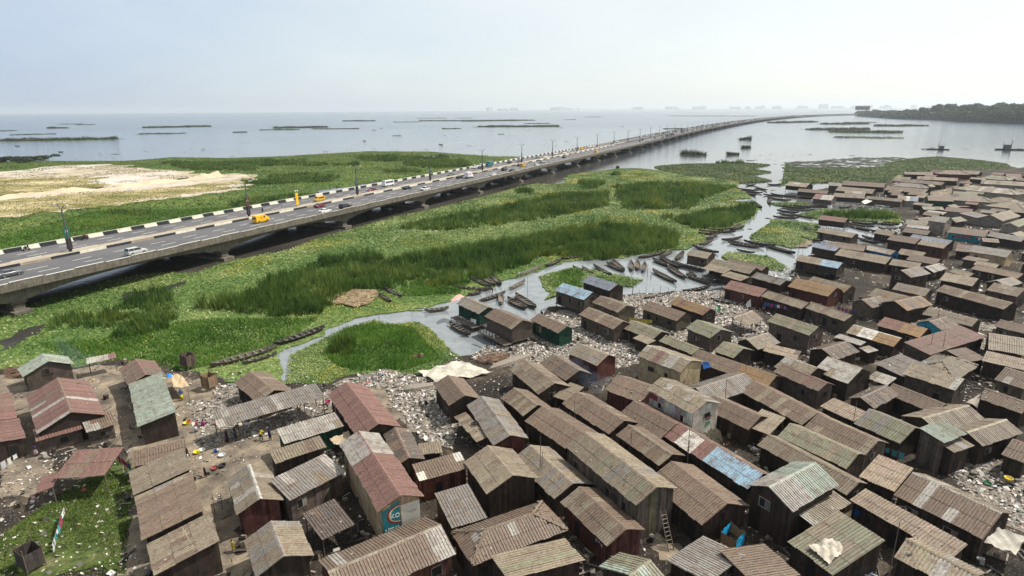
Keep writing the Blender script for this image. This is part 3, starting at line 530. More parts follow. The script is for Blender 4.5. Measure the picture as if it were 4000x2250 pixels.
VEHICLES = [('sedan:grey', -105.6, 121.4), ('suv:silver', -91.4, 141.2), ('van:yellow', -77.1, 183.1), ('minibus:yellowold', -74.1, 226.8), ('sedan:maroon', -68.1, 212.2), ('suv:dark', -60.3, 210.1), ('sedan:white', -63.0, 200.2), ('sedan:maroon', -60.4, 255.5), ('coaster:white', -54.1, 272.4), ('sedan:dark', -46.0, 261.5), ('pickup:white', -38.0, 257.1), ('sedan:greygreen', -32.6, 316.0), ('sedan:dark', -25.8, 302.5), ('boxtruck:white', -20.1, 303.1), ('suv:white', -21.7, 356.0), ('suv:white', -21.8, 354.6), ('sedan:dark', -15.8, 354.2), ('truck:blue', -13.6, 365.9), ('sedan:white', -9.3, 315.8), ('suv:dark', -3.8, 340.5), ('sedan:dark', 1.7, 335.8), ('sedan:dark', 5.2, 369.0), ('minibus:yellow', 8.4, 363.0), ('suv:white', 14.5, 368.3), ('sedan:dark', 0.3, 389.4), ('sedan:darkblue', 3.8, 394.0), ('suv:silver', 20.3, 391.2), ('sedan:grey', 17.0, 422.5), ('sedan:white', 22.2, 435.8), ('sedan:white', 35.0, 466.3), ('sedan:dark', 37.6, 428.6), ('sedan:white', 40.2, 472.9), ('sedan:white', 48.0, 492.1), ('minibus:yellow', 66.0, 479.1), ('minibus:yellow', 60.2, 522.6), ('sedan:white', 68.8, 546.2), ('sedan:white', 76.6, 553.4), ('sedan:darkblue', 95.5, 593.6), ('sedan:white', 98.5, 597.1), ('suv:white', 107.0, 628.3), ('sedan:dark', 135.3, 637.9), ('sedan:white', 144.4, 652.4), ('suv:dark', 145.3, 668.8), ('sedan:white', 155.2, 742.3), ('suv:white', 174.0, 770.5), ('sedan:white', 183.4, 788.8), ('sedan:dark', 165.5, 707.0), ('sedan:dark', 179.1, 718.9), ('sedan:grey', 195.1, 767.4)]
ISLETS = [(-739.0, 889.0, -594.0, 930.0, 88.0, 1), (-934.0, 1565.0, -810.0, 1674.0, 90.0, 1), (-687.0, 1133.0, -611.0, 1159.0, 43.0, 0), (-915.0, 1124.0, -863.0, 1171.0, 31.0, 0), (-1536.0, 2096.0, -1475.0, 2137.0, 90.0, 0), (-1389.0, 1979.0, -1337.0, 1992.0, 90.0, 0), (-1187.0, 1583.0, -1138.0, 1590.0, 88.0, 1), (-1129.0, 1339.0, -1125.0, 1401.0, 90.0, 0), (-538.0, 1192.0, -512.0, 1198.0, 30.0, 0), (-542.0, 1335.0, -455.0, 1332.0, 54.0, 0), (-562.0, 1459.0, -452.0, 1526.0, 78.0, 1), (-446.0, 1384.0, -338.0, 1377.0, 47.0, 0), (-640.0, 2358.0, -515.0, 2357.0, 90.0, 1), (-401.0, 2103.0, -311.0, 2126.0, 90.0, 0), (-344.0, 2300.0, 27.0, 2214.0, 90.0, 1), (-150.0, 1339.0, -108.0, 1338.0, 43.0, 0), (-467.0, 3076.0, -313.0, 3043.0, 90.0, 0), (-273.0, 3025.0, -185.0, 3021.0, 90.0, 0), (-83.0, 1470.0, 116.0, 1453.0, 90.0, 1), (-176.0, 2169.0, 89.0, 2292.0, 90.0, 1), (38.0, 1764.0, 112.0, 1757.0, 90.0, 0), (305.0, 1229.0, 349.0, 1255.0, 33.0, 0), (205.0, 2370.0, 248.0, 2379.0, 90.0, 0), (370.0, 3130.0, 452.0, 3089.0, 90.0, 0), (854.0, 3365.0, 1207.0, 3056.0, 90.0, 0), (694.0, 1655.0, 864.0, 1760.0, 90.0, 1), (755.0, 1507.0, 868.0, 1501.0, 90.0, 1), (904.0, 1684.0, 967.0, 1635.0, 89.0, 0), (784.0, 1328.0, 895.0, 1331.0, 90.0, 1), (547.0, 1139.0, 659.0, 1138.0, 90.0, 1), (526.0, 1023.0, 627.0, 985.0, 86.0, 1), (445.0, 848.0, 519.0, 809.0, 45.0, 0), (295.0, 793.0, 311.0, 797.0, 27.0, 1), (236.0, 626.0, 246.0, 629.0, 17.0, 1), (190.0, 536.0, 201.0, 538.0, 14.0, 1), (72.0, 416.0, 74.0, 416.0, 2.0, 0), (152.0, 547.0, 170.0, 532.0, 13.0, 1)]
BERM = [(-253.2, 279.7), (-244.3, 285.8), (-228.0, 302.7), (-210.4, 321.6), (-202.3, 346.0), (-189.4, 365.7), (-183.2, 382.3)]
DRAPES = [
    ([(-14.71, 84.63, 0.7), (-7.97, 86.54, 1.9), (-3.2, 84.26, 0.8), (-11.11, 81.01, 0.7)], (0.47, 0.44, 0.37), 'big crumpled white tarpaulin spread over the littered ground', 26, -0.3, 0.22),
    ([(42.05, 44.68, 2.2), (44.22, 46.05, 2.6), (45.88, 44.74, 2.6), (43.61, 42.9, 2.2)], (0.4, 0.38, 0.33), 'pale grey plastic sheet sagging beside the striped brown roof', 10, 0.3, 0.12),
    ([(-21.77, 62.67, 2.2), (-19.86, 64.15, 2.4), (-19.27, 63.07, 2.3), (-20.59, 61.28, 2.2)], (0.36, 0.29, 0.2), 'tan cloth awning beside the grey and red gable roof', 8, 0.15, 0.1),
    ([(25.42, 42.96, 3.25), (27.79, 43.63, 3.5), (28.56, 42.44, 3.3), (26.25, 40.97, 3.15)], (0.42, 0.38, 0.32), 'torn off-white sheeting lying on the olive roof', 16, -0.05, 0.13),
    ([(27.24, 79.3, 4.4), (28.34, 79.66, 4.4), (28.88, 79.96, 3.4), (27.73, 79.33, 3.3)], (0.05, 0.16, 0.48), 'bright blue tarpaulin hanging at the cream walled house', 6, 0.05, 0.06),
    ([(22.97, 64.08, 1.8), (23.84, 63.96, 2.4), (24.14, 62.18, 3.6), (24.89, 61.94, 1.4)], (0.42, 0.36, 0.25), 'pale tan sheet heaped behind the red and white roof', 9, 0.1, 0.16),
    ([(61.78, 73.37, 0.9), (65.01, 75.42, 0.9), (65.91, 73.57, 0.9), (62.71, 71.11, 0.9)], (0.5, 0.45, 0.38), 'heap of pale sacks under a sheet between brown roofs', 9, -1.0, 0.12),
    ([(-49.48, 78.24, 3.6), (-48.82, 78.33, 3.6), (-48.25, 77.55, 3.4), (-48.76, 77.33, 3.4)], (0.04, 0.2, 0.6), 'small bright blue sheet on the green roof corner', 5, -0.1, 0.06),
    ([(-50.6, 81.1, 2.2), (-49.21, 81.26, 2.2), (-45.84, 77.27, 2.1), (-48.02, 76.98, 2.1)], (0.42, 0.32, 0.2), 'ragged tan cloth roof on thin posts beside green roof', 9, 0.1, 0.09),
    ([(47.83, 116.07, 1.0), (48.62, 115.87, 2.2), (47.86, 113.44, 1.4), (47.49, 114.4, 0.8)], (0.45, 0.43, 0.4), 'grey cloth hanging before the red roofed waterfront shack', 5, 0.05, 0.08),
    ([(-11.98, 110.29, 4.2), (-10.44, 112.88, 4.6), (-9.17, 111.53, 4.4), (-11.44, 108.73, 4.2)], (0.5, 0.3, 0.26), 'red and white patterned sheet on the creek house roof', 6, -0.2, 0.08),
    ([(143.55, 244.3, 2.4), (147.14, 247.57, 2.8), (147.98, 244.27, 2.6), (142.02, 239.18, 2.2)], (0.62, 0.6, 0.56), 'white sheet stretched before the upper waterfront shacks', 6, -0.1, 0.08),
    ([(76.37, 140.54, 0.6), (78.72, 140.48, 0.6), (75.07, 133.98, 2.4), (72.84, 134.04, 2.4)], (0.03, 0.17, 0.4), 'blue sheet screen hung beside the boat landing', 5, 0, 0.05),
    ([(33.28, 49.33, 1.0), (33.84, 49.26, 1.0), (33.1, 48.36, 2.6), (32.75, 48.75, 2.6)], (0.02, 0.12, 0.42), 'blue cloth hanging on the wall under the dirt roof', 5, 0, 0.04),
]
POLES = [(3.42, 123.15, 5.0, 0.1), (-3.37, 119.17, 3.0, 0.1), (-5.49, 122.63, 4.0, 0.1), (26.35, 124.5, 4.0, 0.1), (33.47, 138.57, 1.6, 0.1), (33.14, 140.97, 3.0, 0.1), (40.32, 99.05, 5.0, 0.1), (39.64, 118.67, 3.5, 0.1), (38.13, 121.11, 2.5, 0.1), (2.86, 54.19, 5.5, 0.1), (-20.96, 92.05, 4.0, 0.1), (-31.34, 105.95, 1.2, 0.1), (-18.89, 101.1, 2.0, 0.1), (-16.9, 98.65, 2.2, 0.1), (28.33, 127.08, 1.0, 0.1), (30.05, 127.72, 1.2, 0.1), (31.65, 127.82, 1.0, 0.1), (33.28, 127.99, 1.6, 0.1), (35.05, 127.95, 1.0, 0.1), (36.66, 128.05, 1.1, 0.1), (38.04, 128.02, 1.0, 0.1), (-22.93, 81.61, 1.6, 0.1), (-21.64, 80.69, 1.6, 0.1), (-20.84, 81.28, 1.8, 0.1), (-20.03, 81.87, 1.9, 0.1), (-18.43, 79.9, 1.6, 0.1), (-23.74, 81.92, 1.5, 0.1), (-70.27, 89.1, 4.0, 0.1), (71.11, 162.2, 2.5, 0.1), (78.81, 160.12, 4.0, 0.1), (80.54, 161.01, 3.0, 0.1), (63.7, 166.3, 1.5, 0.1), (-50.34, 50.64, 2.6, 0.1), (-56.46, 56.9, 2.0, 0.1), (5.2, 98.28, 3.0, 0.1), (19.18, 91.41, 4.0, 0.1), (26.35, 124.83, 4.0, 0.1), (9.75, 128.93, 2.5, 0.1), (33.47, 141.9, 3.0, 0.1), (33.52, 138.29, 1.4, 0.1), (-26.06, 110.3, 1.5, 0.1), (-19.99, 112.54, 1.3, 0.1), (-32.74, 120.43, 1.5, 0.1), (-39.51, 75.14, 2.8, 0.1), (-45.17, 75.51, 2.6, 0.1), (-30.46, 51.76, 2.3, 0.1), (-29.87, 52.22, 2.2, 0.1), (-30.03, 54.52, 2.4, 0.1), (111.18, 167.2, 3.0, 0.1), (245.53, 475.11, 6.0, 0.1), (336.08, 525.17, 6.0, 0.1), (78.12, 162.97, 2.0, 0.1), (84.81, 171.89, 3.5, 0.1), (44.01, 120.38, 2.5, 0.1), (-14.81, 82.41, 3.0, 0.1), (-16.34, 84.33, 2.5, 0.1), (-13.68, 68.42, 2.0, 0.1), (-8.01, 63.7, 2.5, 0.1), (19.39, 58.21, 3.2, 3.0), (27.86, 70.75, 2.5, 3.2), (33.26, 78.2, 1.8, 3.2), (-4.56, 71.07, 2.6, 3.2), (2.86, 54.51, 4.2, 3.0), (18.82, 56.43, 3.0, 2.6), (42.39, 66.36, 3, 2.0), (58.03, 67.03, 4, 3.0), (30.54, 39.77, 5, 3.0), (30.0, 83.76, 4.5, 3.0), (77.35, 102.22, 3.2, 3), (66.9, 88.68, 2, 3.2), (68.34, 87.91, 2, 3.2), (13.35, 59.83, 2.2, 2.6), (7.73, 66.68, 2, 2.8)]
LINES = [
    (-7.59, 102.38, 3.2, -6.59, 101.56, 3.2, [0, 1, 7], 'line of white washing beside the grey creek house'),
    (-5.55, 98.3, 2.6, -2.92, 95.84, 2.6, [0, 1, 7], 'white garments drying on a line over the creek platform'),
    (42.03, 59.5, 2.6, 43.61, 58.13, 2.6, [2, 4, 4], 'blue and teal washing strung between two dark shacks'),
    (63.29, 110.13, 2.4, 65.35, 107.17, 2.4, [6, 6, 3, 2], 'purple washing hanging by the ochre roofed shack'),
    (50.48, 113.79, 2.2, 54.7, 109.82, 2.2, [0, 3, 2, 6, 5], 'mixed washing along the brown waterfront shack front'),
    (-56.78, 57.77, 2.4, -56.38, 59.75, 2.4, [0, 1, 7], 'white washing on a line before the left red roofs'),
    (-46.88, 60.91, 2.2, -42.29, 57.63, 2.2, [3, 3, 2], 'dark red cloths on a line above the grass'),
    (21.72, 104.93, 2.2, 25.84, 103.48, 2.2, [5, 5], 'olive yellow cloths on a line between creek shacks'),
    (29.6, 81.7, 2.3, 31.54, 79.72, 2.3, [0, 6, 2], 'pale washing under the long brown and orange roof'),
    (-45.11, 51.14, 1.6, -42.64, 46.04, 1.2, [0, 4, 7, 3], 'ragged cloths along a line across the grass'),
    (132.71, 177.5, 2.6, 139.36, 171.85, 2.4, [0, 3, 3, 4], 'red and white washing by the teal walled long shack'),
]
FOLK = [
    (-46.84, 76.48, 0.33, 2.2, 'stand', (0.02, 0.08, 0.28), (0.55, 0.48, 0.03), 'person in blue top and yellow skirt beside the cloth shade', 1.0, True),
    (-26.06, 46.2, 0.33, 1, 'stand', (0.55, 0.45, 0.02), (0.5, 0.4, 0.02), 'small person in yellow clothes standing in the shaded yard', 0.72, False),
    (-38.44, 61.9, 0.33, 1, 'walk', (0.03, 0.02, 0.02), (0.03, 0.02, 0.02), 'small person in dark clothes walking by the striped rust roof', 0.75, False),
    (-34.35, 57.87, 0.33, 1, 'stand', (0.05, 0.025, 0.02), (0.06, 0.03, 0.02), 'small bare chested person standing on the sandy yard', 0.75, False),
    (-40.37, 67.7, 0.33, 1, 'bend', (0.4, 0.05, 0.1), (0.5, 0.5, 0.55), 'person in pink bending near the long open shelter', 0.95, True),
    (-35.17, 65.04, 0.33, 1, 'stand', (0.08, 0.02, 0.03), (0.05, 0.02, 0.02), 'person in dark red standing under the long open shelter', 1, True),
    (-34.33, 65.49, 0.33, 1, 'stand', (0.05, 0.06, 0.1), (0.05, 0.05, 0.06), 'person in dark blue standing under the long open shelter', 1, False),
    (-56.69, 62.42, 0.33, 1, 'stand', (0.15, 0.08, 0.22), (0.45, 0.3, 0.32), 'person in purple top and pink wrap by grey sheeting', 1, True),
    (-40.29, 69.2, 0.33, 1, 'sit', (0.35, 0.05, 0.2), (0.2, 0.03, 0.12), 'person in magenta sitting on the ground near the shelter', 1, False),
    (-30.13, 65.58, 0.33, 1, 'stand', (0.02, 0.03, 0.08), (0.02, 0.03, 0.05), 'person in navy standing at the sandy yard edge', 1, False),
    (-31.24, 65.59, 0.33, 1, 'bend', (0.6, 0.5, 0.03), (0.05, 0.05, 0.05), 'person in bright yellow top bending over washing', 0.95, False),
    (41.21, 112.6, 0.33, 1, 'stand', (0.02, 0.25, 0.08), (0.03, 0.05, 0.2), 'person in green holding a basin on the rubbish ground', 1, False),
    (138.31, 186.76, 0.33, 1, 'stand', (0.5, 0.5, 0.5), (0.1, 0.1, 0.15), 'person in pale shirt beside the concrete tower house', 1, False),
]
SMALL = [
    (-37.75, 62.74, 0.33, 'basin', (0.62, 0.55, 0.02), 'yellow plastic basin in the washing yard', None),
    (-37.43, 63.17, 0.33, 'basin', (0.6, 0.6, 0.58), 'white plastic basin in the washing yard', None),
    (-35.27, 63.04, 0.33, 'bucket', (0.62, 0.62, 0.62), 'tall white bucket in the washing yard', None),
    (-34.46, 62.06, 0.33, 'basin', (0.55, 0.58, 0.6), 'pale blue-white basin in the washing yard', None),
    (-35.66, 62.93, 0.33, 'bucket', (0.02, 0.12, 0.45), 'blue bucket in the washing yard', None),
    (-35.25, 57.23, 0.33, 'bucket', (0.02, 0.02, 0.02), 'black drum standing beside tan roofs', None),
    (-33.43, 59.89, 0.33, 'basin', (0.02, 0.02, 0.022), 'black basin on the sandy yard', None),
    (-34.08, 59.4, 0.33, 'basin', (0.22, 0.06, 0.05), 'dull red basin on the sandy yard', None),
    (53.27, 55.5, 1.0, 'basin', (0.66, 0.52, 0.08), 'yellow tray standing on black drums on rubbish ground', None),
    (51.23, 55.62, 0.33, 'basin', (0.02, 0.16, 0.08), 'green basin on the rubbish ground', None),
    (52.33, 55.45, 0.33, 'basin', (0.02, 0.02, 0.02), 'black tub on rubbish ground beside the yellow tray', None),
    (53.28, 55.2, 0.33, 'basin', (0.03, 0.03, 0.03), 'second black tub on rubbish ground under yellow tray', None),
    (40.72, 111.29, 1.3, 'basin', (0.02, 0.35, 0.1), 'bright green basin by rust orange roof', None),
    (-25.68, 74.9, 0.6, 'basin', (0.3, 0.03, 0.08), 'red basin heaped with produce beside big red roof', None),
    (-48.11, 59.08, 3.25, 'tyre', (0, 0, 0), 'old tyre lying on the open red-brown roof', None),
    (-4.7, 64.56, 3.0, 'tyre', (0, 0, 0), 'old tyre lying on the tan lean-to roof', None),
    (36.65, 47.83, 3.15, 'tyre', (0, 0, 0), 'old tyre lying on the dirt covered long roof', None),
    (28.24, 67.87, 3.35, 'tyre', (0, 0, 0), 'old tyre lying on a brown gabled roof', None),
    (-42.64, 69.74, 0.33, 'basin', (0.6, 0.5, 0.02), 'yellow bowl by the long open shelter post', None),
    (-42.51, 70.12, 0.33, 'bucket', (0.45, 0.03, 0.02), 'red pot by the long open shelter post', None),
]
SCREEN = [(19.22, 46.43, 1.9), (20.62, 47.8, 1.9), (21.42, 46.35, 1.9), (20.21, 45.27, 1.9)]
TREELINE = [(1794.68, 3213.48), (1573.14, 2786.52), (1414.18, 2350.94), (1313.65, 2051.05), (1343.64, 1923.6), (1203.09, 1609.43), (1220.38, 1533.1), (1177.33, 1396.69)]
LATR = [(-51.59, 87.66), (-43.28, 44.3), (-44.55, 80.15)]
DRYREED = [(-39.95, 120.57), (-38.33, 126.19), (-36.07, 130.31), (-30.89, 129.42), (-29.71, 126.01), (-30.31, 119.04), (-32.91, 117.78), (-35.94, 119.82)]
WOODPILES = [[(-5.53, 89.71), (-3.73, 91.87), (-0.65, 91.82), (-1.63, 88.94), (-4.46, 88.28)], [(-80.28, 87.01), (-78.51, 87.36), (-75.57, 84.02), (-77.42, 84.05)], [(-15.87, 91.26), (-15.57, 91.25), (-15.52, 90.88), (-15.81, 90.89)]]
SPIT = (-404.44, 504.09)
DREDGE = [(409.65, 586.82), (471.64, 575.54)]
YARDS = [[(-83.39, 85.12), (-64.16, 88.89), (-49.25, 83.62), (-40.25, 78.43), (-36.59, 76.53), (-24.39, 75.17), (-23.67, 67.17), (-29.79, 57.85), (-24.2, 43.04), (-33.33, 43.12), (-47.78, 64.64), (-56.45, 63.85), (-62.64, 60.95)], [(-62.08, 82.78), (-60.75, 85.24), (-52.85, 73.88), (-51.78, 69.82), (-55.65, 75.07)], [(-48.48, 79.58), (-48.03, 83.62), (-46.55, 84.67), (-41.58, 73.46), (-41.95, 68.18), (-39.72, 64.61), (-36.42, 62.58), (-31.83, 52.52), (-34.93, 56.83), (-38.14, 61.33), (-44.53, 72.11)], [(-22.52, 81.9), (-17.24, 82.44), (-16.08, 77.43), (-15.17, 73.68), (-15.32, 70.48), (-17.87, 73.71), (-20.18, 78.61)], [(-62.38, 62.87), (-58.5, 63.7), (-53.92, 61.72), (-51.38, 57.93), (-51.29, 54.36), (-55.04, 54.06)], [(37.75, 126.26), (46.41, 127.01), (45.0, 121.12), (39.09, 122.17)], [(-38.24, 61.97), (-37.16, 64.35), (-33.34, 61.29), (-28.76, 65.95), (-27.93, 64.29), (-30.42, 62.35), (-35.27, 59.3)], [(11.42, 102.44), (13.36, 103.44), (16.07, 98.19), (19.15, 95.82), (20.42, 93.59), (17.18, 94.29), (13.53, 98.95)], [(-35.58, 44.19), (-34.88, 44.79), (-33.04, 44.41), (-32.64, 43.13), (-34.92, 43.14)], [(-26.06, 45.6), (-24.54, 46.1), (-23.17, 43.05), (-24.92, 43.06)], [(85.5, 178.93), (92.53, 179.88), (86.68, 171.17), (82.76, 171.28)], [(234.13, 311.81), (258.66, 335.57), (233.61, 307.24), (200.22, 272.58), (185.83, 269.68), (200.34, 287.66)], [(12.67, 46.29), (15.58, 46.8), (15.09, 44.99), (13.19, 44.63)]]
LADDER = [(14.57, 45.78, 0.33), (13.99, 47.41, 3.3)]
FRAG = [(207.4, 458.37), (244.76, 475.39), (297.93, 502.74), (327.56, 495.25), (269.19, 424.32), (237.34, 412.2), (194.76, 418.55)]
SMOKE = [(-67.68, 86.33), (12.26, 77.13)]
HAZE_DENSITY = 0.00007
# ------------------------------------------------------------------ helpers
COL = scene.collection

def link(o):
    COL.objects.link(o)
    return o

def tag(o, label=None, cat=None, group=None, kind=None):
    if label: o['label'] = label
    if cat: o['category'] = cat
    if group: o['group'] = group
    if kind: o['kind'] = kind
    return o

def empty(name, loc, rz=0.0):
    o = bpy.data.objects.new(name, None)
    o.location = loc
    o.rotation_euler = (0, 0, rz)
    o.empty_display_size = 0.3
    return link(o)

def mesh_obj(name, me, mat=None, parent=None, matrix=None, color=None):
    o = bpy.data.objects.new(name, me)
    if mat is not None and not me.materials:
        me.materials.append(mat)
    if parent is not None:
        o.parent = parent
    if matrix is not None:
        o.matrix_local = matrix
    if color is not None:
        o.color = (color[0], color[1], color[2], 1.0)
    return link(o)

def me_from(name, verts, faces, smooth=False):
    me = bpy.data.meshes.new(name)
    me.from_pydata([tuple(v) for v in verts], [], [tuple(f) for f in faces])
    me.update()
    if smooth:
        me.polygons.foreach_set('use_smooth', [True] * len(me.polygons))
    return me

class MB:
    """collects simple shapes for ONE part"""
    def __init__(self):
        self.v, self.f, self.mi = [], [], []
    def add(self, vs_, fs_, mi=0):
        b = len(self.v)
        self.v += [tuple(v) for v in vs_]
        self.f += [tuple(i + b for i in f) for f in fs_]
        self.mi += [mi] * len(fs_)
    def box(self, c, s, rz=0.0, mi=0, M=None):
        x, y, z = s[0] / 2, s[1] / 2, s[2] / 2
        pts = [Vector((sx * x, sy * y, sz * z)) for sz in (-1, 1) for sx, sy in ((-1, -1), (1, -1), (1, 1), (-1, 1))]
        if rz:
            rm = Matrix.Rotation(rz, 3, 'Z'); pts = [rm @ p for p in pts]
        if M is not None:
            pts = [M @ p for p in pts]
        c = Vector(c)
        self.add([p + c for p in pts], [(3, 2, 1, 0), (4, 5, 6, 7), (0, 1, 5, 4), (1, 2, 6, 5), (2, 3, 7, 6), (3, 0, 4, 7)], mi)
    def tube(self, p, q, r, r2=None, n=6, mi=0):
        p, q = Vector(p), Vector(q); r2 = r if r2 is None else r2
        d = (q - p).normalized()
        a = d.orthogonal().normalized(); b = d.cross(a)
        vs_ = [p + (a * math.cos(t) + b * math.sin(t)) * r for t in (2 * math.pi * i / n for i in range(n))]
        vs_ += [q + (a * math.cos(t) + b * math.sin(t)) * r2 for t in (2 * math.pi * i / n for i in range(n))]
        fs_ = [(i, (i + 1) % n, n + (i + 1) % n, n + i) for i in range(n)] + [tuple(range(n - 1, -1, -1)), tuple(range(n, 2 * n))]
        self.add(vs_, fs_, mi)
    def prism(self, poly, y0, y1, mi=0):
        """polygon in x,z extruded along y"""
        n = len(poly)
        self.add([(x, y0, z) for x, z in poly] + [(x, y1, z) for x, z in poly],
                 [(i, (i + 1) % n, n + (i + 1) % n, n + i) for i in range(n)] + [tuple(range(n - 1, -1, -1)), tuple(range(n, 2 * n))], mi)
    def mesh(self, name, mats=(), smooth=False):
        me = me_from(name, self.v, self.f, smooth)
        for m in mats: me.materials.append(m)
        if len(mats) > 1:
            me.polygons.foreach_set('material_index', self.mi)
        bm = bmesh.new(); bm.from_mesh(me)
        bmesh.ops.recalc_face_normals(bm, faces=bm.faces)
        bm.to_mesh(me); bm.free()
        return me

def np_mesh(name, verts, tris, mat):
    """many triangles at once (verts Nx3, tris Mx3)"""
    me = bpy.data.meshes.new(name)
    me.vertices.add(len(verts)); me.vertices.foreach_set('co', np.ascontiguousarray(verts, dtype=np.float32).ravel())
    m = len(tris)
    me.loops.add(m * 3); me.loops.foreach_set('vertex_index', np.ascontiguousarray(tris, dtype=np.int32).ravel())
    me.polygons.add(m)
    me.polygons.foreach_set('loop_start', np.arange(0, m * 3, 3, dtype=np.int32))
    me.polygons.foreach_set('loop_total', np.full(m, 3, dtype=np.int32))
    me.update(calc_edges=True)
    me.materials.append(mat)
    return me

def vcol(me, cols):
    a = me.color_attributes.new('tint', 'FLOAT_COLOR', 'POINT')
    c = np.ones((len(cols), 4), dtype=np.float32); c[:, :3] = cols
    a.data.foreach_set('color', c.ravel())

def copy_tree(o, parent=None):
    c = o.copy()
    COL.objects.link(c)
    if parent is not None:
        c.parent = parent
    for ch in o.children:
        copy_tree(ch, c)
    return c

def smoothstep(a, b, x):
    t = min(max((x - a) / (b - a), 0), 1)
    return t * t * (3 - 2 * t)

# ------------------------------------------------------------------ materials
def new_mat(name, rough=0.8, metal=0.0, spec=0.3):
    m = bpy.data.materials.new(name)
    m.use_nodes = True
    p = m.node_tree.nodes['Principled BSDF']
    p.inputs['Roughness'].default_value = rough
    p.inputs['Metallic'].default_value = metal
    p.inputs['Specular IOR Level'].default_value = spec
    return m, m.node_tree, p

def nnode(t, typ, **kw):
    n = t.nodes.new(typ)
    for k, v in kw.items():
        setattr(n, k, v)
    return n

def noise(t, scale, detail=4, rough=0.6, vec=None):
    n = t.nodes.new('ShaderNodeTexNoise')
    n.inputs['Scale'].default_value = scale
    n.inputs['Detail'].default_value = detail
    n.inputs['Roughness'].default_value = rough
    if vec is not None: t.links.new(vec, n.inputs['Vector'])
    return n

def ramp(t, fac, stops):
    r = t.nodes.new('ShaderNodeValToRGB')
    cr = r.color_ramp
    cr.elements[0].position = stops[0][0]; cr.elements[0].color = (*stops[0][1], 1)
    cr.elements[1].position = stops[-1][0]; cr.elements[1].color = (*stops[-1][1], 1)
    for pos, c in stops[1:-1]:
        e = cr.elements.new(pos); e.color = (*c, 1)
    t.links.new(fac, r.inputs['Fac'])
    return r

def mix(t, a, b, fac, mode='MIX'):
    m = t.nodes.new('ShaderNodeMix')
    m.data_type = 'RGBA'; m.blend_type = mode
    for sock, val in ((m.inputs[0], fac), (m.inputs[6], a), (m.inputs[7], b)):
        if isinstance(val, (int, float)): sock.default_value = val
        elif isinstance(val, tuple): sock.default_value = (*val, 1)
        else: t.links.new(val, sock)
    return m.outputs[2]

def coords(t, scale=(1, 1, 1), kind='Object'):
    tc = t.nodes.new('ShaderNodeTexCoord')
    mp = t.nodes.new('ShaderNodeMapping')
    mp.inputs['Scale'].default_value = scale
    t.links.new(tc.outputs[kind], mp.inputs['Vector'])
    return mp.outputs[0]

def wcoords(t, scale=(1, 1, 1)):
    g_ = t.nodes.new('ShaderNodeNewGeometry')
    mp = t.nodes.new('ShaderNodeMapping')
    mp.inputs['Scale'].default_value = scale
    t.links.new(g_.outputs['Position'], mp.inputs['Vector'])
    return mp.outputs[0]

def plain(name, col, rough=0.8, metal=0.0, var=0.25, scale=3.0, spec=0.3):
    m, t, p = new_mat(name, rough, metal, spec)
    n = noise(t, scale, 5, 0.65, wcoords(t))
    r = ramp(t, n.outputs['Fac'], [(0.3, tuple(c * (1 - var) for c in col)), (0.7, tuple(min(c * (1 + var), 1) for c in col))])
    t.links.new(r.outputs[0], p.inputs['Base Color'])
    return m

# roof sheets: the object's own colour, weathered
M_ROOF, t, p = new_mat('corrugated_sheet', 0.62, 0.0, 0.35)
oi = nnode(t, 'ShaderNodeObjectInfo')
n1 = noise(t, 1.4, 5, 0.7, wcoords(t))
n2 = noise(t, 6.0, 6, 0.75, wcoords(t))
st = noise(t, 5.0, 4, 0.7, coords(t, (3.2, 0.22, 1)))
c1 = mix(t, oi.outputs['Color'], (0.115, 0.066, 0.042), ramp(t, n1.outputs['Fac'], [(0.47, (0, 0, 0)), (0.66, (0.75, 0.75, 0.75))]).outputs[0])
c2 = mix(t, c1, (0.30, 0.275, 0.24), ramp(t, st.outputs['Fac'], [(0.52, (0, 0, 0)), (0.68, (0.6, 0.6, 0.6))]).outputs[0])
c3 = mix(t, c2, ramp(t, n2.outputs['Fac'], [(0.32, (0.48, 0.45, 0.43)), (0.52, (1, 1, 1)), (0.72, (1.35, 1.32, 1.27))]).outputs[0], 1.0, 'MULTIPLY')
t.links.new(c3, p.inputs['Base Color'])

M_PLANK, t, p = new_mat('weathered_planks', 0.85, 0.0, 0.2)
oi = nnode(t, 'ShaderNodeObjectInfo')
n1 = noise(t, 1.2, 5, 0.7, wcoords(t))
n2 = noise(t, 9.0, 4, 0.7, wcoords(t, (1, 1, 0.12)))
c1 = mix(t, oi.outputs['Color'], ramp(t, n1.outputs['Fac'], [(0.3, (0.6, 0.57, 0.55)), (0.7, (1.35, 1.32, 1.3))]).outputs[0], 1.0, 'MULTIPLY')
c2 = mix(t, c1, ramp(t, n2.outputs['Fac'], [(0.3, (0.55, 0.55, 0.55)), (0.7, (1.3, 1.3, 1.3))]).outputs[0], 1.0, 'MULTIPLY')
t.links.new(c2, p.inputs['Base Color'])

def vc_mat(name, rough=0.7, spec=0.3, transl=0.0):
    m, t, p = new_mat(name, rough, 0, spec)
    a = t.nodes.new('ShaderNodeVertexColor'); a.layer_name = 'tint'
    t.links.new(a.outputs['Color'], p.inputs['Base Color'])
    if transl:
        p.inputs['Subsurface Weight'].default_value = 0.0
        tr = t.nodes.new('ShaderNodeBsdfTranslucent')
        t.links.new(a.outputs['Color'], tr.inputs['Color'])
        ms = t.nodes.new('ShaderNodeMixShader'); ms.inputs[0].default_value = transl
        out = t.nodes['Material Output']
        t.links.new(p.outputs[0], ms.inputs[1]); t.links.new(tr.outputs[0], ms.inputs[2]); t.links.new(ms.outputs[0], out.inputs['Surface'])
    return m
M_LEAF = vc_mat('leaf_blades', 0.6, 0.25, 0.35)
M_LITTER = vc_mat('litter_scraps', 0.55, 0.35)

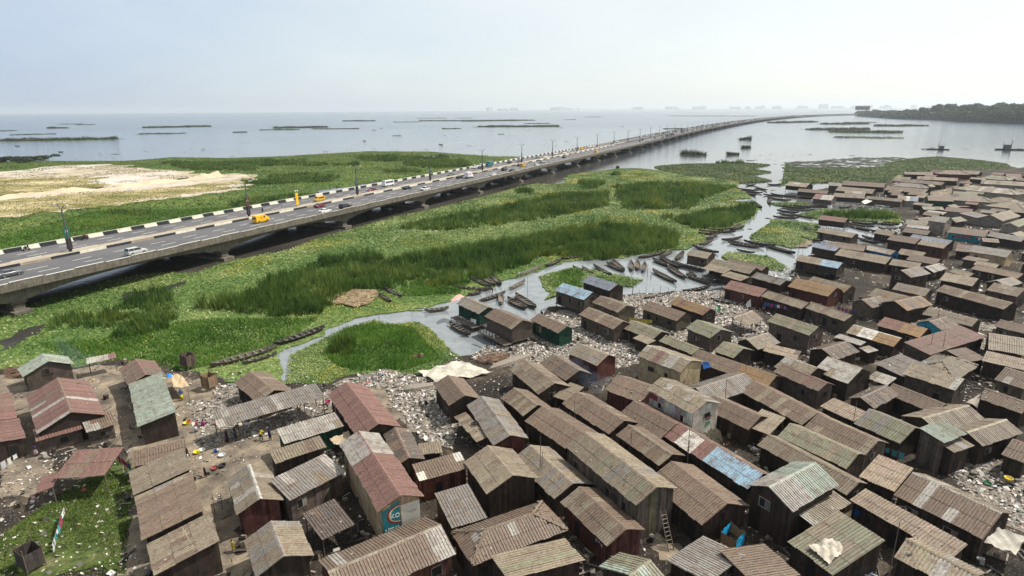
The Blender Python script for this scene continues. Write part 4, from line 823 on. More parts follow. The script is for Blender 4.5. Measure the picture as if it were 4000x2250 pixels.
M_COL, t, p = new_mat('painted_colour', 0.5, 0, 0.4)      # object colour, lightly soiled
oi = nnode(t, 'ShaderNodeObjectInfo')
n1 = noise(t, 2.5, 5, 0.7, wcoords(t))
t.links.new(mix(t, oi.outputs['Color'], ramp(t, n1.outputs['Fac'], [(0.3, (0.8, 0.79, 0.77)), (0.65, (1.05, 1.05, 1.05))]).outputs[0], 1.0, 'MULTIPLY'), p.inputs['Base Color'])
M_CAR, t, p = new_mat('car_paint', 0.28, 0.15, 0.5)
oi = nnode(t, 'ShaderNodeObjectInfo')
n1 = noise(t, 2.0, 4, 0.6, wcoords(t))
t.links.new(mix(t, oi.outputs['Color'], ramp(t, n1.outputs['Fac'], [(0.3, (0.88, 0.87, 0.85)), (0.65, (1, 1, 1))]).outputs[0], 1.0, 'MULTIPLY'), p.inputs['Base Color'])
M_GLASS = plain('car_glass', (0.02, 0.024, 0.028), 0.08, 0, 0.2, 2.0, 0.6)
M_TYRE = plain('rubber', (0.018, 0.018, 0.018), 0.85)
M_RIM = plain('wheel_metal', (0.35, 0.35, 0.36), 0.35, 0.7)
M_DARK = plain('dark_opening', (0.012, 0.011, 0.010), 0.9)
M_POLE = plain('weathered_pole', (0.11, 0.085, 0.065), 0.85, 0, 0.35)
M_LAMPPOST = plain('galvanised_post', (0.10, 0.105, 0.11), 0.5, 0.3)
M_LAMPHEAD = plain('lamp_head', (0.6, 0.6, 0.6), 0.4)
M_WHITE = plain('white_paint', (0.72, 0.71, 0.66), 0.6, 0, 0.12, 1.5)
M_CREAM = plain('cream_barrier_paint', (0.60, 0.57, 0.47), 0.75, 0, 0.22, 1.2)
M_BLACK = plain('black_barrier_paint', (0.022, 0.025, 0.028), 0.75, 0, 0.3, 1.2)

# weathered concrete with dark streaks
M_CONC, t, p = new_mat('weathered_concrete', 0.85, 0, 0.25)
n1 = noise(t, 0.5, 6, 0.7, wcoords(t)); n2 = noise(t, 2.4, 5, 0.7, wcoords(t, (1, 1, 0.25)))
c1 = ramp(t, n1.outputs['Fac'], [(0.3, (0.085, 0.075, 0.06)), (0.7, (0.185, 0.165, 0.132))]).outputs[0]
t.links.new(mix(t, c1, ramp(t, n2.outputs['Fac'], [(0.3, (0.5, 0.48, 0.45)), (0.62, (1.1, 1.1, 1.1))]).outputs[0], 1.0, 'MULTIPLY'), p.inputs['Base Color'])
M_MEDIAN, t, p = new_mat('dusty_median_top', 0.9, 0, 0.2)
n1 = noise(t, 0.8, 6, 0.7, wcoords(t))
t.links.new(ramp(t, n1.outputs['Fac'], [(0.3, (0.23, 0.19, 0.145)), (0.7, (0.36, 0.31, 0.245))]).outputs[0], p.inputs['Base Color'])
M_SOOT = plain('sooty_concrete', (0.085, 0.082, 0.078), 0.9, 0, 0.3, 0.3)
M_ASPH, t, p = new_mat('asphalt', 0.85, 0, 0.3)
n1 = noise(t, 0.09, 5, 0.6, wcoords(t)); n2 = noise(t, 4.0, 5, 0.7, wcoords(t))
c1 = ramp(t, n1.outputs['Fac'], [(0.3, (0.075, 0.074, 0.078)), (0.7, (0.112, 0.108, 0.108))]).outputs[0]
t.links.new(mix(t, c1, ramp(t, n2.outputs['Fac'], [(0.3, (0.8, 0.8, 0.8)), (0.7, (1.15, 1.15, 1.15))]).outputs[0], 1.0, 'MULTIPLY'), p.inputs['Base Color'])

# lagoon water: milky and shallow, mirror of the pale sky
M_WATER, t, p = new_mat('lagoon_water', 0.06, 0, 0.5)
n1 = noise(t, 0.012, 5, 0.6, wcoords(t, (1, 2.2, 1)))
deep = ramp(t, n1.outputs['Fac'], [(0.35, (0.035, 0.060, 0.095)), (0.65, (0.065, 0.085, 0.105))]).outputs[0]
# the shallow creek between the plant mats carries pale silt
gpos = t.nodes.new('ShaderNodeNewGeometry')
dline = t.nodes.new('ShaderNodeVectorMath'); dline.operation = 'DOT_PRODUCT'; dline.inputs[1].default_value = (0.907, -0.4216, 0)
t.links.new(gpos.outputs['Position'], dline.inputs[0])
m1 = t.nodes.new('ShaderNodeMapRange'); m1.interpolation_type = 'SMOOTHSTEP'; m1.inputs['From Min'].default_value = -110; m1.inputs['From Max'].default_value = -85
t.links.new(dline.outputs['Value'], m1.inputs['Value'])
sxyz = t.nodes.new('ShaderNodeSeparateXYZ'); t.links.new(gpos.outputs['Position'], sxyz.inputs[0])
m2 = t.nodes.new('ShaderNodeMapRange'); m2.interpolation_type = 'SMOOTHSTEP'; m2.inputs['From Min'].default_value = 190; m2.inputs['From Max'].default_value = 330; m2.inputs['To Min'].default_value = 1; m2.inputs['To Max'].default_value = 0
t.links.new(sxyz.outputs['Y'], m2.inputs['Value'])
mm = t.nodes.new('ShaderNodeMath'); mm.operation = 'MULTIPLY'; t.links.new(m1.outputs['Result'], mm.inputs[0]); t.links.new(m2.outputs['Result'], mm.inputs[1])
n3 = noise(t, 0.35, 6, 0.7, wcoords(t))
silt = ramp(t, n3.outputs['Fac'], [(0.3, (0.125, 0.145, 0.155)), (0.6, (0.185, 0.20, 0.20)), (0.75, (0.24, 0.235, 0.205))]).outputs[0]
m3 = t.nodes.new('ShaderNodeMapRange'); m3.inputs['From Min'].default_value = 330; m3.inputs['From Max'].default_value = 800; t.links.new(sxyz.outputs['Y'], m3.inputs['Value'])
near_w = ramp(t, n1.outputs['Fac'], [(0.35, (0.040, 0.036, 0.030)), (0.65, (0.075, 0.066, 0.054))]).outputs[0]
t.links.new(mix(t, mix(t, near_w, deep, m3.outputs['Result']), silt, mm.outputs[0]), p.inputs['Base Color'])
bp_ = t.nodes.new('ShaderNodeBump'); bp_.inputs['Strength'].default_value = 0.12; bp_.inputs['Distance'].default_value = 0.25
nb = noise(t, 0.7, 5, 0.62, wcoords(t)); mrw = t.nodes.new('ShaderNodeMapRange'); mrw.inputs['From Min'].default_value = 320; mrw.inputs['From Max'].default_value = 900; mrw.inputs['To Min'].default_value = 0.10; mrw.inputs['To Max'].default_value = 0.75
t.links.new(sxyz.outputs['Y'], mrw.inputs['Value']); t.links.new(mrw.outputs['Result'], bp_.inputs['Strength'])
mrr = t.nodes.new('ShaderNodeMapRange'); mrr.inputs['From Min'].default_value = 450; mrr.inputs['From Max'].default_value = 1500; mrr.inputs['To Min'].default_value = 0.06; mrr.inputs['To Max'].default_value = 0.20
t.links.new(sxyz.outputs['Y'], mrr.inputs['Value']); t.links.new(mrr.outputs['Result'], p.inputs['Roughness'])
t.links.new(nb.outputs['Fac'], bp_.inputs['Height']); t.links.new(bp_.outputs[0], p.inputs['Normal'])
M_CHAN = plain('black_channel_water', (0.03, 0.028, 0.024), 0.25, 0, 0.3, 0.3, 0.4)

# muddy settlement ground: wet mud, darkened further to stand in for alley shade
M_MUD, t, p = new_mat('shade_darkened_mud', 0.95, 0, 0.15)
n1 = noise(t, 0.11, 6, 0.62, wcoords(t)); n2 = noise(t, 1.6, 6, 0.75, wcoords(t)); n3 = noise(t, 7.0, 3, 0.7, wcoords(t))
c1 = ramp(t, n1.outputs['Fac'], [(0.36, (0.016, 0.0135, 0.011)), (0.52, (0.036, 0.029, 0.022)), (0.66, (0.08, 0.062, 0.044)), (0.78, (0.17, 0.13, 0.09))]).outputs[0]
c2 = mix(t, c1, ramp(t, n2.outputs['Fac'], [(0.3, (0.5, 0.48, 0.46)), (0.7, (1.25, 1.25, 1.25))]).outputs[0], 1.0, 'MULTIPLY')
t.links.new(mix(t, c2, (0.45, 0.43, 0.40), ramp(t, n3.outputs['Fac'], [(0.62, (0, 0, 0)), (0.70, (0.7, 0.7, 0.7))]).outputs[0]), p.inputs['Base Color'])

M_YARD, t, p = new_mat('sandy_yard', 0.95, 0, 0.15)
n1 = noise(t, 0.35, 6, 0.65, wcoords(t)); n2 = noise(t, 5.0, 5, 0.75, wcoords(t))
c1 = ramp(t, n1.outputs['Fac'], [(0.32, (0.075, 0.063, 0.052)), (0.5, (0.175, 0.145, 0.11)), (0.7, (0.31, 0.25, 0.175))]).outputs[0]
t.links.new(mix(t, c1, ramp(t, n2.outputs['Fac'], [(0.3, (0.6, 0.58, 0.55)), (0.7, (1.2, 1.2, 1.2))]).outputs[0], 1.0, 'MULTIPLY'), p.inputs['Base Color'])
# floating mats of water plants
def mat_ground(name, stops, s1, s2):
    m, t, p = new_mat(name, 0.9, 0, 0.15)
    n1 = noise(t, s1, 6, 0.62, wcoords(t)); n2 = noise(t, s2, 6, 0.8, wcoords(t))
    c1 = ramp(t, n1.outputs['Fac'], stops).outputs[0]
    c2 = mix(t, c1, ramp(t, n2.outputs['Fac'], [(0.34, (0.35, 0.4, 0.35)), (0.5, (0.9, 0.9, 0.9)), (0.68, (1.6, 1.55, 1.45))]).outputs[0], 1.0, 'MULTIPLY')
    t.links.new(c2, p.inputs['Base Color'])
    return m
M_MAT = mat_ground('floating_plant_mat', [(0.33, (0.035, 0.080, 0.014)), (0.46, (0.075, 0.125, 0.028)), (0.60, (0.13, 0.17, 0.052)), (0.75, (0.175, 0.19, 0.07))], 0.035, 0.9)
M_MATG = mat_ground('grassy_bank', [(0.35, (0.042, 0.082, 0.014)), (0.52, (0.082, 0.135, 0.022)), (0.72, (0.15, 0.17, 0.045))], 0.03, 0.5)
M_SAND, t, p = new_mat('dredged_sand', 0.95, 0, 0.15)
n1 = noise(t, 0.018, 6, 0.62, wcoords(t, (1, 0.55, 1))); n2 = noise(t, 0.35, 6, 0.75, wcoords(t, (0.6, 1, 1)))
c1 = ramp(t, n1.outputs['Fac'], [(0.34, (0.20, 0.165, 0.075)), (0.45, (0.36, 0.30, 0.20)), (0.56, (0.45, 0.40, 0.345)), (0.7, (0.51, 0.465, 0.425))]).outputs[0]
t.links.new(mix(t, c1, ramp(t, n2.outputs['Fac'], [(0.32, (0.42, 0.42, 0.30)), (0.5, (0.95, 0.95, 0.95)), (0.7, (1.1, 1.1, 1.1))]).outputs[0], 1.0, 'MULTIPLY'), p.inputs['Base Color'])
M_BERM = plain('heaped_sand', (0.42, 0.34, 0.235), 0.95, 0, 0.22, 0.08)
M_HULL, t, p = new_mat('tarred_timber', 0.8, 0, 0.25)
oi = nnode(t, 'ShaderNodeObjectInfo')
n2 = noise(t, 4.0, 5, 0.7, wcoords(t))
t.links.new(mix(t, oi.outputs['Color'], ramp(t, n2.outputs['Fac'], [(0.3, (0.55, 0.55, 0.55)), (0.7, (1.4, 1.38, 1.35))]).outputs[0], 1.0, 'MULTIPLY'), p.inputs['Base Color'])
M_CLOTH, t, p = new_mat('cloth_and_sheeting', 0.85, 0, 0.2)
oi = nnode(t, 'ShaderNodeObjectInfo')
n2 = noise(t, 1.6, 5, 0.7, wcoords(t))
t.links.new(mix(t, oi.outputs['Color'], ramp(t, n2.outputs['Fac'], [(0.3, (0.72, 0.7, 0.66)), (0.7, (1.1, 1.1, 1.1))]).outputs[0], 1.0, 'MULTIPLY'), p.inputs['Base Color'])

# ------------------------------------------------------------------ ground and water sheets
def rough_poly(pts, seg=2.0, amp=0.5, seed=1):
    rg = random.Random(seed)
    out = []
    n = len(pts)
    for i in range(n):
        a, b = Vector(pts[i]), Vector(pts[(i + 1) % n])
        L = (b - a).length
        dist = (a + b).length / 2
        k = max(1, min(60, int(L / max(seg, dist * 0.012))))
        nx = Vector((-(b - a).y, (b - a).x)).normalized() if L > 0 else Vector((0, 0))
        ph = rg.random() * 6
        for j in range(k):
            f = j / k
            w = 0 if j == 0 else 1
            pt_ = a.lerp(b, f)
            big = math.sin(pt_.x * 0.21 + 1.3 * math.sin(pt_.y * 0.13)) * math.sin(pt_.y * 0.17 + seed) + 0.6 * math.sin(pt_.x * 0.53 + pt_.y * 0.41)
            off = (rg.uniform(-1, 1) * 0.8 + math.sin(ph + f * 9 + j) * 0.3 + 1.1 * big) * amp * w * max(1, dist * 0.009)
            out.append(a.lerp(b, f) + nx * off)
    return out

def sheet(name, pts, z, mat, kind='structure', skirt=0.25, seg=2.0, amp=0.5, seed=1):
    poly = rough_poly(pts, seg, amp, seed)
    from mathutils.geometry import tessellate_polygon
    v3 = [Vector((p.x, p.y, 0)) for p in poly]
    tris = tessellate_polygon([v3])
    n = len(v3)
    verts = [(p.x, p.y, z) for p in poly] + [(p.x, p.y, z - skirt) for p in poly]
    faces = []
    for a, b, c in tris:
        A, B, C_ = v3[a], v3[b], v3[c]
        faces.append((a, b, c) if (B - A).cross(C_ - A).z > 0 else (a, c, b))
    faces += [(i, (i + 1) % n, n + (i + 1) % n, n + i) for i in range(n)]
    me = me_from(name, verts, faces)
    o = mesh_obj(name, me, mat)
    if kind: o['kind'] = kind
    return o

WR = 25000.0
wm = me_from('water', [(-WR, -300, 0), (WR, -300, 0), (WR, WR, 0), (-WR, WR, 0)], [(0, 1, 2, 3)])
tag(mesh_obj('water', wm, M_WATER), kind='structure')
bed = me_from('lagoon_bed', [(-WR, -300, -0.8), (WR, -300, -0.8), (WR, WR, -0.8), (-WR, WR, -0.8)], [(0, 1, 2, 3)])
tag(mesh_obj('ground', bed, M_MUD), kind='structure')
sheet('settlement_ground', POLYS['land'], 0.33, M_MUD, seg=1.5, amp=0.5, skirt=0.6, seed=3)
zz = 0.17
for i, k in enumerate(('mat', 'mat_isle', 'mat_far', 'mat_right', 'mat_moor', 'mat_inner', 'mat_cove', 'mat_reed', 'mat_spit')):
    sheet('plant_mat_ground', POLYS[k], zz + 0.005 * i, M_MAT, seg=1.2, amp=0.45, seed=10 + i)
sheet('grassy_bank', POLYS['shore'], 0.20, M_MATG, seg=3, amp=1.0, seed=30)
sheet('sand_flat', POLYS['sand'], 0.42, M_SAND, seg=3, amp=1.6, seed=31)
M_TRASH = plain('trash_soil', (0.15, 0.13, 0.105), 0.95, 0, 0.5, 2.0)
for i, k in enumerate((0, 1, 2, 4, 5, 6, 7, 11, 12)):
    sheet('rubbish_ground', LITTER[k][0], 0.375 + 0.003 * i, M_TRASH, skirt=0.06, seg=0.8, amp=0.5, seed=80 + i)
M_GPLOT = mat_ground('grass_plot_soil', [(0.35, (0.03, 0.04, 0.012)), (0.52, (0.06, 0.085, 0.02)), (0.72, (0.13, 0.115, 0.06))], 0.25, 1.5)
sheet('grass_plot', GRASS[2], 0.40, M_GPLOT, skirt=0.06, seg=0.8, amp=0.5, seed=95)
for i, c in enumerate(YARDS):
    sheet('sandy_yard', c, 0.338 + 0.003 * i, M_YARD, skirt=0.05, seg=0.8, amp=0.5, seed=60 + i)
for i, c in enumerate(CHANNELS):
    sheet('water_channel', c, 0.235 + 0.004 * i, M_CHAN, skirt=0.02, seg=1.2, amp=0.5, seed=40 + i)

M_DRYS, t, p = new_mat('dry_grass_on_sand', 0.95, 0, 0.1)
n1 = noise(t, 0.05, 6, 0.7, wcoords(t, (0.5, 1, 1))); n2 = noise(t, 0.4, 6, 0.75, wcoords(t))
c1 = ramp(t, n1.outputs['Fac'], [(0.36, (0.12, 0.125, 0.035)), (0.48, (0.24, 0.205, 0.09)), (0.6, (0.40, 0.33, 0.19)), (0.7, (0.55, 0.47, 0.33))]).outputs[0]
t.links.new(mix(t, c1, ramp(t, n2.outputs['Fac'], [(0.32, (0.55, 0.55, 0.45)), (0.5, (0.95, 0.95, 0.95)), (0.7, (1.15, 1.15, 1.1))]).outputs[0], 1.0, 'MULTIPLY'), p.inputs['Base Color'])
sheet('dry_sand_flat', POLYS['drysand'], 0.445, M_DRYS, skirt=0.02, seg=3, amp=1.8, seed=33)
sheet('dry_sand_flat', POLYS['drysand2'], 0.45, M_DRYS, skirt=0.02, seg=3, amp=1.8, seed=34)
# sand berm: a heaped ridge along the sand flat
def berm():
    pts = [Vector(p) for p in BERM]
    vs_, fs_ = [], []
    rg = random.Random(5)
    rows = []
    for i in range(len(pts) - 1):
        for j in range(14):
            rows.append(pts[i].lerp(pts[i + 1], j / 14))
    rows.append(pts[-1])
    for i, c in enumerate(rows):
        d = (rows[min(i + 1, len(rows) - 1)] - rows[max(i - 1, 0)]).normalized()
        nx = Vector((-d.y, d.x))
        h = 1.5 + 0.9 * math.sin(i * 0.37) * math.sin(i * 0.11 + 1) + rg.uniform(-0.3, 0.4)
        if i > len(rows) - 14: h *= 1.6
        if i > len(rows) - 3: h *= 0.3
        for k, (o, hh) in enumerate(((-4.5, -0.1), (-2.2, 0.55), (0, 1), (2.4, 0.5), (5, -0.1))):
            p = c + nx * (o + rg.uniform(-0.5, 0.5))
            vs_.append((p.x, p.y, 0.42 + h * hh))
    m = 5
    for i in range(len(rows) - 1):
        for k in range(m - 1):
            fs_.append((i * m + k, i * m + k + 1, (i + 1) * m + k + 1, (i + 1) * m + k))
    o = mesh_obj('sand_berm', me_from('sand_berm', vs_, fs_, True), M_BERM)
    tag(o, kind='structure')
berm()

# ------------------------------------------------------------------ the bridge
EDGE = [(-162, -21), (-99.9, 112.0), (105.9, 554.7), (329, 1037), (533, 1441), (677, 1710), (894, 2090), (1290, 2690), (1594, 3040), (1884, 3290), (2400, 3620)]
def catmull(P_, n=24):
    P_ = [Vector(p) for p in P_]
    out = []
    for i in range(len(P_) - 1):
        p0 = P_[max(i - 1, 0)]; p1 = P_[i]; p2 = P_[i + 1]; p3 = P_[min(i + 2, len(P_) - 1)]
        if i == 0: p0 = p1 * 2 - p2
        for j in range(n):
            t_ = j / n
            # centripetal-ish: chord scaled tangents
            d = (p2 - p1).length
            m1 = ((p2 - p0) / max((p2 - p0).length, 1e-6)) * d
            m2 = ((p3 - p1) / max((p3 - p1).length, 1e-6)) * d
            h1 = 2 * t_**3 - 3 * t_**2 + 1; h2 = t_**3 - 2 * t_**2 + t_; h3 = -2 * t_**3 + 3 * t_**2; h4 = t_**3 - t_**2
            out.append(p1 * h1 + m1 * h2 + p2 * h3 + m2 * h4)
    out.append(P_[-1])
    return out
_path = catmull(EDGE)
_cum = [0.0]
for a, b in zip(_path, _path[1:]): _cum.append(_cum[-1] + (b - a).length)
BL = _cum[-1]
_cx = np.array([p.x for p in _path]); _cy = np.array([p.y for p in _path]); _cs = np.array(_cum)
def bp(s, o=0.0):
    """point on the bridge: s metres along, o metres in from its near edge; with heading"""
    x = np.interp(s, _cs, _cx); y = np.interp(s, _cs, _cy)
    x2 = np.interp(s + 2, _cs, _cx); y2 = np.interp(s + 2, _cs, _cy)
    x1 = np.interp(s - 2, _cs, _cx); y1 = np.interp(s - 2, _cs, _cy)
    a = math.atan2(y2 - y1, x2 - x1)
    return x - math.sin(a) * o, y + math.cos(a) * o, a
def s_of(x, y):
    i = int(np.argmin((_cx - x) ** 2 + (_cy - y) ** 2))
    best = None
    for ds in np.arange(-30, 30, 0.5):
        q = bp(_cs[i] + ds, 0); d = (q[0] - x) ** 2 + (q[1] - y) ** 2
        if best is None or d < best[0]: best = (d, _cs[i] + ds)
    s = best[1]
    q = bp(s, 0)
    o = -(x - q[0]) * math.sin(q[2]) + (y - q[1]) * math.cos(q[2])
    return s, o
DZ = 6.5
WID = 35.4
samp = list(np.arange(0, 700, 12.5)) + list(np.arange(700, BL, 25.0))

bridge = empty('bridge', (*bp(150, 17)[:2], 0))
BM = Matrix.Translation(-bridge.location)
tag(bridge, 'long grey concrete road bridge on haunched girders crossing the lagoon', 'bridge')

def bstrip(name, o0, o1, z0, z1, mat, ss=None, top_only=False):
    """a bar that follows the bridge"""
    ss = samp if ss is None else ss
    v, f = [], []
    for s in ss:
        for o, z in ((o0, z0), (o1, z0), (o1, z1), (o0, z1)):
            x, y, a = bp(s, o); v.append((x, y, z))
    for i in range(len(ss) - 1):
        b = i * 4
        for k in range(4):
            f.append((b + k, b + (k + 1) % 4, b + 4 + (k + 1) % 4, b + 4 + k))
    f.append((3, 2, 1, 0)); b = (len(ss) - 1) * 4; f.append((b, b + 1, b + 2, b + 3))
    me = me_from(name, v, f)
    return mesh_obj(name, me, mat, bridge, BM)

bstrip('deck', 0.0, WID, 5.75, 6.40, M_CONC)
road_n = bstrip('road_surface', 0.5, 17.4, 6.40, 6.5, M_ASPH)
road_f = bstrip('road_surface', 20.8, 34.6, 6.40, 6.502, M_ASPH)
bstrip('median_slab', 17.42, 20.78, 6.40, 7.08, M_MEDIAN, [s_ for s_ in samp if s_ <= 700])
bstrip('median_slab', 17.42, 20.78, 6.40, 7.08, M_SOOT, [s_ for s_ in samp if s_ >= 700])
bstrip('fascia_beam', -0.12, 0.0, 5.55, 6.62, M_CONC)

def along(name, s0, s1, o0, o1, z0, z1, mat, parent=bridge):
    """one straight piece lying along the bridge"""
    x, y, a = bp((s0 + s1) / 2, (o0 + o1) / 2)
    L = s1 - s0
    M = BM @ Matrix.Translation((x, y, (z0 + z1) / 2)) @ Matrix.Rotation(a, 4, 'Z') @ Matrix.Diagonal((L, o1 - o0, z1 - z0, 1))
    return M
_unit = {}
def unit_box(mat):
    if mat.name not in _unit:
        mb = MB(); mb.box((0, 0, 0), (1, 1, 1)); _unit[mat.name] = mb.mesh('block_' + mat.name, [mat])
    return _unit[mat.name]
def piece(name, M, mat, parent=bridge, color=None):
    return mesh_obj(name, unit_box(mat), None, parent, M, color)

def far_run(name, items, mats):
    """the pieces past those built one by one, as one part"""
    mb = MB()
    for (s0, s1, o0, o1, z0, z1, mi) in items:
        x, y, a = bp((s0 + s1) / 2, (o0 + o1) / 2)
        mb.box((x, y, (z0 + z1) / 2), (s1 - s0, o1 - o0, z1 - z0), a, mi)
    o = mesh_obj(name, mb.mesh(name, mats), None, bridge, BM)
    o['kind'] = 'stuff'

# far kerb barrier, black and white
items = []
k = 0
s = 20.0
while s < BL - 10:
    Ls = 4.0 if s < 800 else 8.0
    mat = M_CREAM if k % 2 else M_BLACK
    if k < 175: piece('barrier_block', along('', s, s + Ls - 0.04, 34.62, 35.1, 6.40, 7.35, None), mat)
    else: items.append((s, s + Ls - 0.05, 34.62, 35.1, 6.40, 7.35, k % 2))
    if k < 175 : piece('kerb_block', along('', s, s + Ls - 0.04, 34.2, 34.6, 6.51, 6.72, None), mat) if k < 60 else None
    s += Ls; k += 1
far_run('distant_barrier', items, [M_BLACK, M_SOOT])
bstrip('guard_rail', 35.15, 35.25, 7.42, 7.5, M_CREAM, list(np.arange(20, 500, 12.5)))
# median kerb blocks (both faces)
items = []
k = 0; s = 18.0
rgm = random.Random(3)
while s < BL - 10:
    Ls = 6.4 if s < 800 else 12.0
    b = k % 2
    for o0, o1 in ((17.22, 17.41), (20.79, 20.98)):
        mat = M_BLACK if b else (M_CREAM if rgm.random() < 0.75 else M_MEDIAN)
        if k < 100: piece('median_block', along('', s, s + Ls - 0.05, o0, o1, 6.46, 7.1, None), mat)
        else: items.append((s, s + Ls - 0.05, o0, o1, 6.46, 7.1, 0 if b else 1))
    s += Ls; k += 1
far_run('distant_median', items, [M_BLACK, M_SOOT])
# near parapet panels with white rail
items = []
k = 0; s = 18.0
while s < BL - 10:
    Ls = 6.2 if s < 800 else 12.4
    if k < 110:
        piece('parapet_panel', along('', s, s + Ls - 0.06, 0.02, 0.34, 6.41, 7.28 if k % 2 else 7.12, None), M_CONC)
        piece('parapet_rail', along('', s + (0.1 if k % 2 else 0.5), s + Ls - 0.1, 0.05, 0.2, 7.30 if k % 2 else 7.15, 7.40 if k % 2 else 7.24, None), M_WHITE if k < 30 else M_CREAM)
    else:
        items.append((s, s + Ls - 0.06, 0.02, 0.34, 6.41, 7.2 + 0.12 * (k % 2), k % 2))
    s += Ls; k += 1
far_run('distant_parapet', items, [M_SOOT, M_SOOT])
# lane dashes
items = []
for oo in (7.5, 11.45, 26.2, 30.3):
    s = 22.0 + (oo * 0.7) % 3; k = 0
    while s < 1600:
        if k < 62: piece('lane_dash', along('', s, s + 4.2, oo - 0.08, oo + 0.08, 6.4, 6.507, None), M_WHITE)
        else: items.append((s, s + 4.2, oo - 0.09, oo + 0.09, 6.4, 6.507, 0))
        s += 9.5; k += 1
far_run('distant_dashes', items, [M_WHITE])

# haunched girders and piers, one bay = 49 m
BAY = 50.0
def girder_mesh():
    mb = MB(); n = 20
    prof = []
    for i in range(n + 1):
        u = i / n
        e = abs(2 * u - 1)
        z = 5.74 - 1.15 - 2.1 * e ** 2.6
        prof.append(((u - 0.5) * (BAY - 0.02), z))
    poly = [(-(BAY - 0.02) / 2, 5.74)] + prof + [((BAY - 0.02) / 2, 5.74)]
    vs_, fs_ = [], []
    top = 5.74
    for x, z in prof:
        vs_ += [(x, -1.7, top), (x, -1.45, z), (x, 1.45, z), (x, 1.7, top)]
    for i in range(n):
        b = i * 4
        for k in range(3):
            fs_.append((b + k, b + k + 1, b + 5 + k, b + 4 + k))
    fs_ += [(0, 1, 2, 3), (n * 4 + 3, n * 4 + 2, n * 4 + 1, n * 4)]
    mb.add(vs_, fs_)
    return mb.mesh('girder', [M_CONC])
GM = girder_mesh()
mbc = MB()
for z0, z1, a0, a1 in ((0.9, 2.0, 1.05, 1.05), (2.0, 2.62, 1.05, 1.6)):
    vs_ = [(sx * a, sy * (a + 0.25), z) for z, a in ((z0, a0), (z1, a1)) for sx, sy in ((-1, -1), (1, -1), (1, 1), (-1, 1))]
    mbc.add(vs_, [(3, 2, 1, 0), (4, 5, 6, 7), (0, 1, 5, 4), (1, 2, 6, 5), (2, 3, 7, 6), (3, 0, 4, 7)])
COLM = mbc.mesh('pier_column', [M_CONC])
mbp = MB(); mbp.box((0, 0, 0.25), (3.4, 34.5, 1.3)); CAPM = mbp.mesh('pile_cap', [M_CONC])
GO = (3.2, 13.2, 22.4, 32.0)
s0 = s_of(-99.3, 115.0)[0]
nb_ = int((BL - s0) / BAY)
for i in range(-3, nb_):
    s = s0 + i * BAY
    if s - 25 < 0: continue
    x, y, a = bp(s, 17.7)
    mesh_obj('pile_cap', CAPM, None, bridge, BM @ Matrix.Translation((x, y, 0)) @ Matrix.Rotation(a, 4, 'Z'))
    for go in (GO if i < 25 else GO[::3]):
        x, y, a = bp(s, go)
        mesh_obj('pier_column', COLM, None, bridge, BM @ Matrix.Translation((x, y, 0)) @ Matrix.Rotation(a, 4, 'Z'))
    for go in (GO if i < 25 else GO[::3]):
        if s + BAY > BL: continue
        x, y, a = bp(s + BAY / 2, go)
        mesh_obj('girder', GM, None, bridge, BM @ Matrix.Translation((x, y, 0)) @ Matrix.Rotation(a, 4, 'Z'))

# ------------------------------------------------------------------ street lamps on the median
def make_lamp():
    r = empty('street_lamp', (0, 0, 0))
    mb = MB(); mb.box((0, 0, 0.3), (0.5, 0.5, 0.6)); mesh_obj('base', mb.mesh('lamp_base', [M_BLACK]), None, r)
    mb = MB(); mb.tube((0, 0, 0.5), (0, 0, 10.2), 0.22, 0.15, 8); pole = mesh_obj('pole', mb.mesh('lamp_pole', [M_LAMPPOST]), None, r)
    for sg in (-1, 1):
        mb = MB()
        prev = Vector((0, 0, 10.1))
        for q in ((0, 0.5 * sg, 10.8), (0, 1.3 * sg, 11.25), (0, 2.1 * sg, 11.4)):
            mb.tube(prev, q, 0.10, 0.09, 6); prev = Vector(q)
        arm = mesh_obj('arm', mb.mesh('lamp_arm', [M_LAMPPOST]), None, r)
        mb = MB(); mb.box((0, 2.4 * sg, 11.38), (0.4, 1.0, 0.2)); mesh_obj('lamp_head', mb.mesh('lamp_head', [M_LAMPHEAD]), None, r)
    mb = MB(); mb.box((0.0, 0, 4.6), (1.3, 0.14, 2.8)); ban = mesh_obj('banner', mb.mesh('lamp_banner', [M_COL]), None, r, None, (0.03, 0.07, 0.09))
    mb = MB(); mb.box((0.0, -0.06, 5.0), (0.6, 0.03, 0.6)); mesh_obj('banner_panel', mb.mesh('lamp_banner_panel', [M_COL]), None, r, None, (0.35, 0.42, 0.45))
    mb = MB(); mb.box((0, 0, 1.9), (0.95, 0.7, 2.6)); mesh_obj('advert_sleeve', mb.mesh('lamp_sleeve', [M_COL]), None, r, None, (0.03, 0.025, 0.025))
    return r
lamp0 = make_lamp()
sl0 = s_of(-109.5, 142.5)[0]
NL = 0
for i in range(-1, 62):
    s = sl0 + i * 54.0
    if s > BL - 30: break
    x, y, a = bp(s, 19.1)
    o = lamp0 if NL == 0 else copy_tree(lamp0)
    o.location = (x, y, 7.08); o.rotation_euler = (0, 0, a)
    for ch in o.children:
        if ch.name.startswith('banner') and not ch.name.startswith('banner_panel'):
            ch.color = random.choice([(0.03, 0.07, 0.09, 1), (0.02, 0.10, 0.07, 1), (0.05, 0.05, 0.05, 1), (0.10, 0.04, 0.02, 1)])
    tag(o, 'tall twin arm street lamp with banner standing on the bridge median', 'street lamp', 'street lamps along the bridge median')
    NL += 1
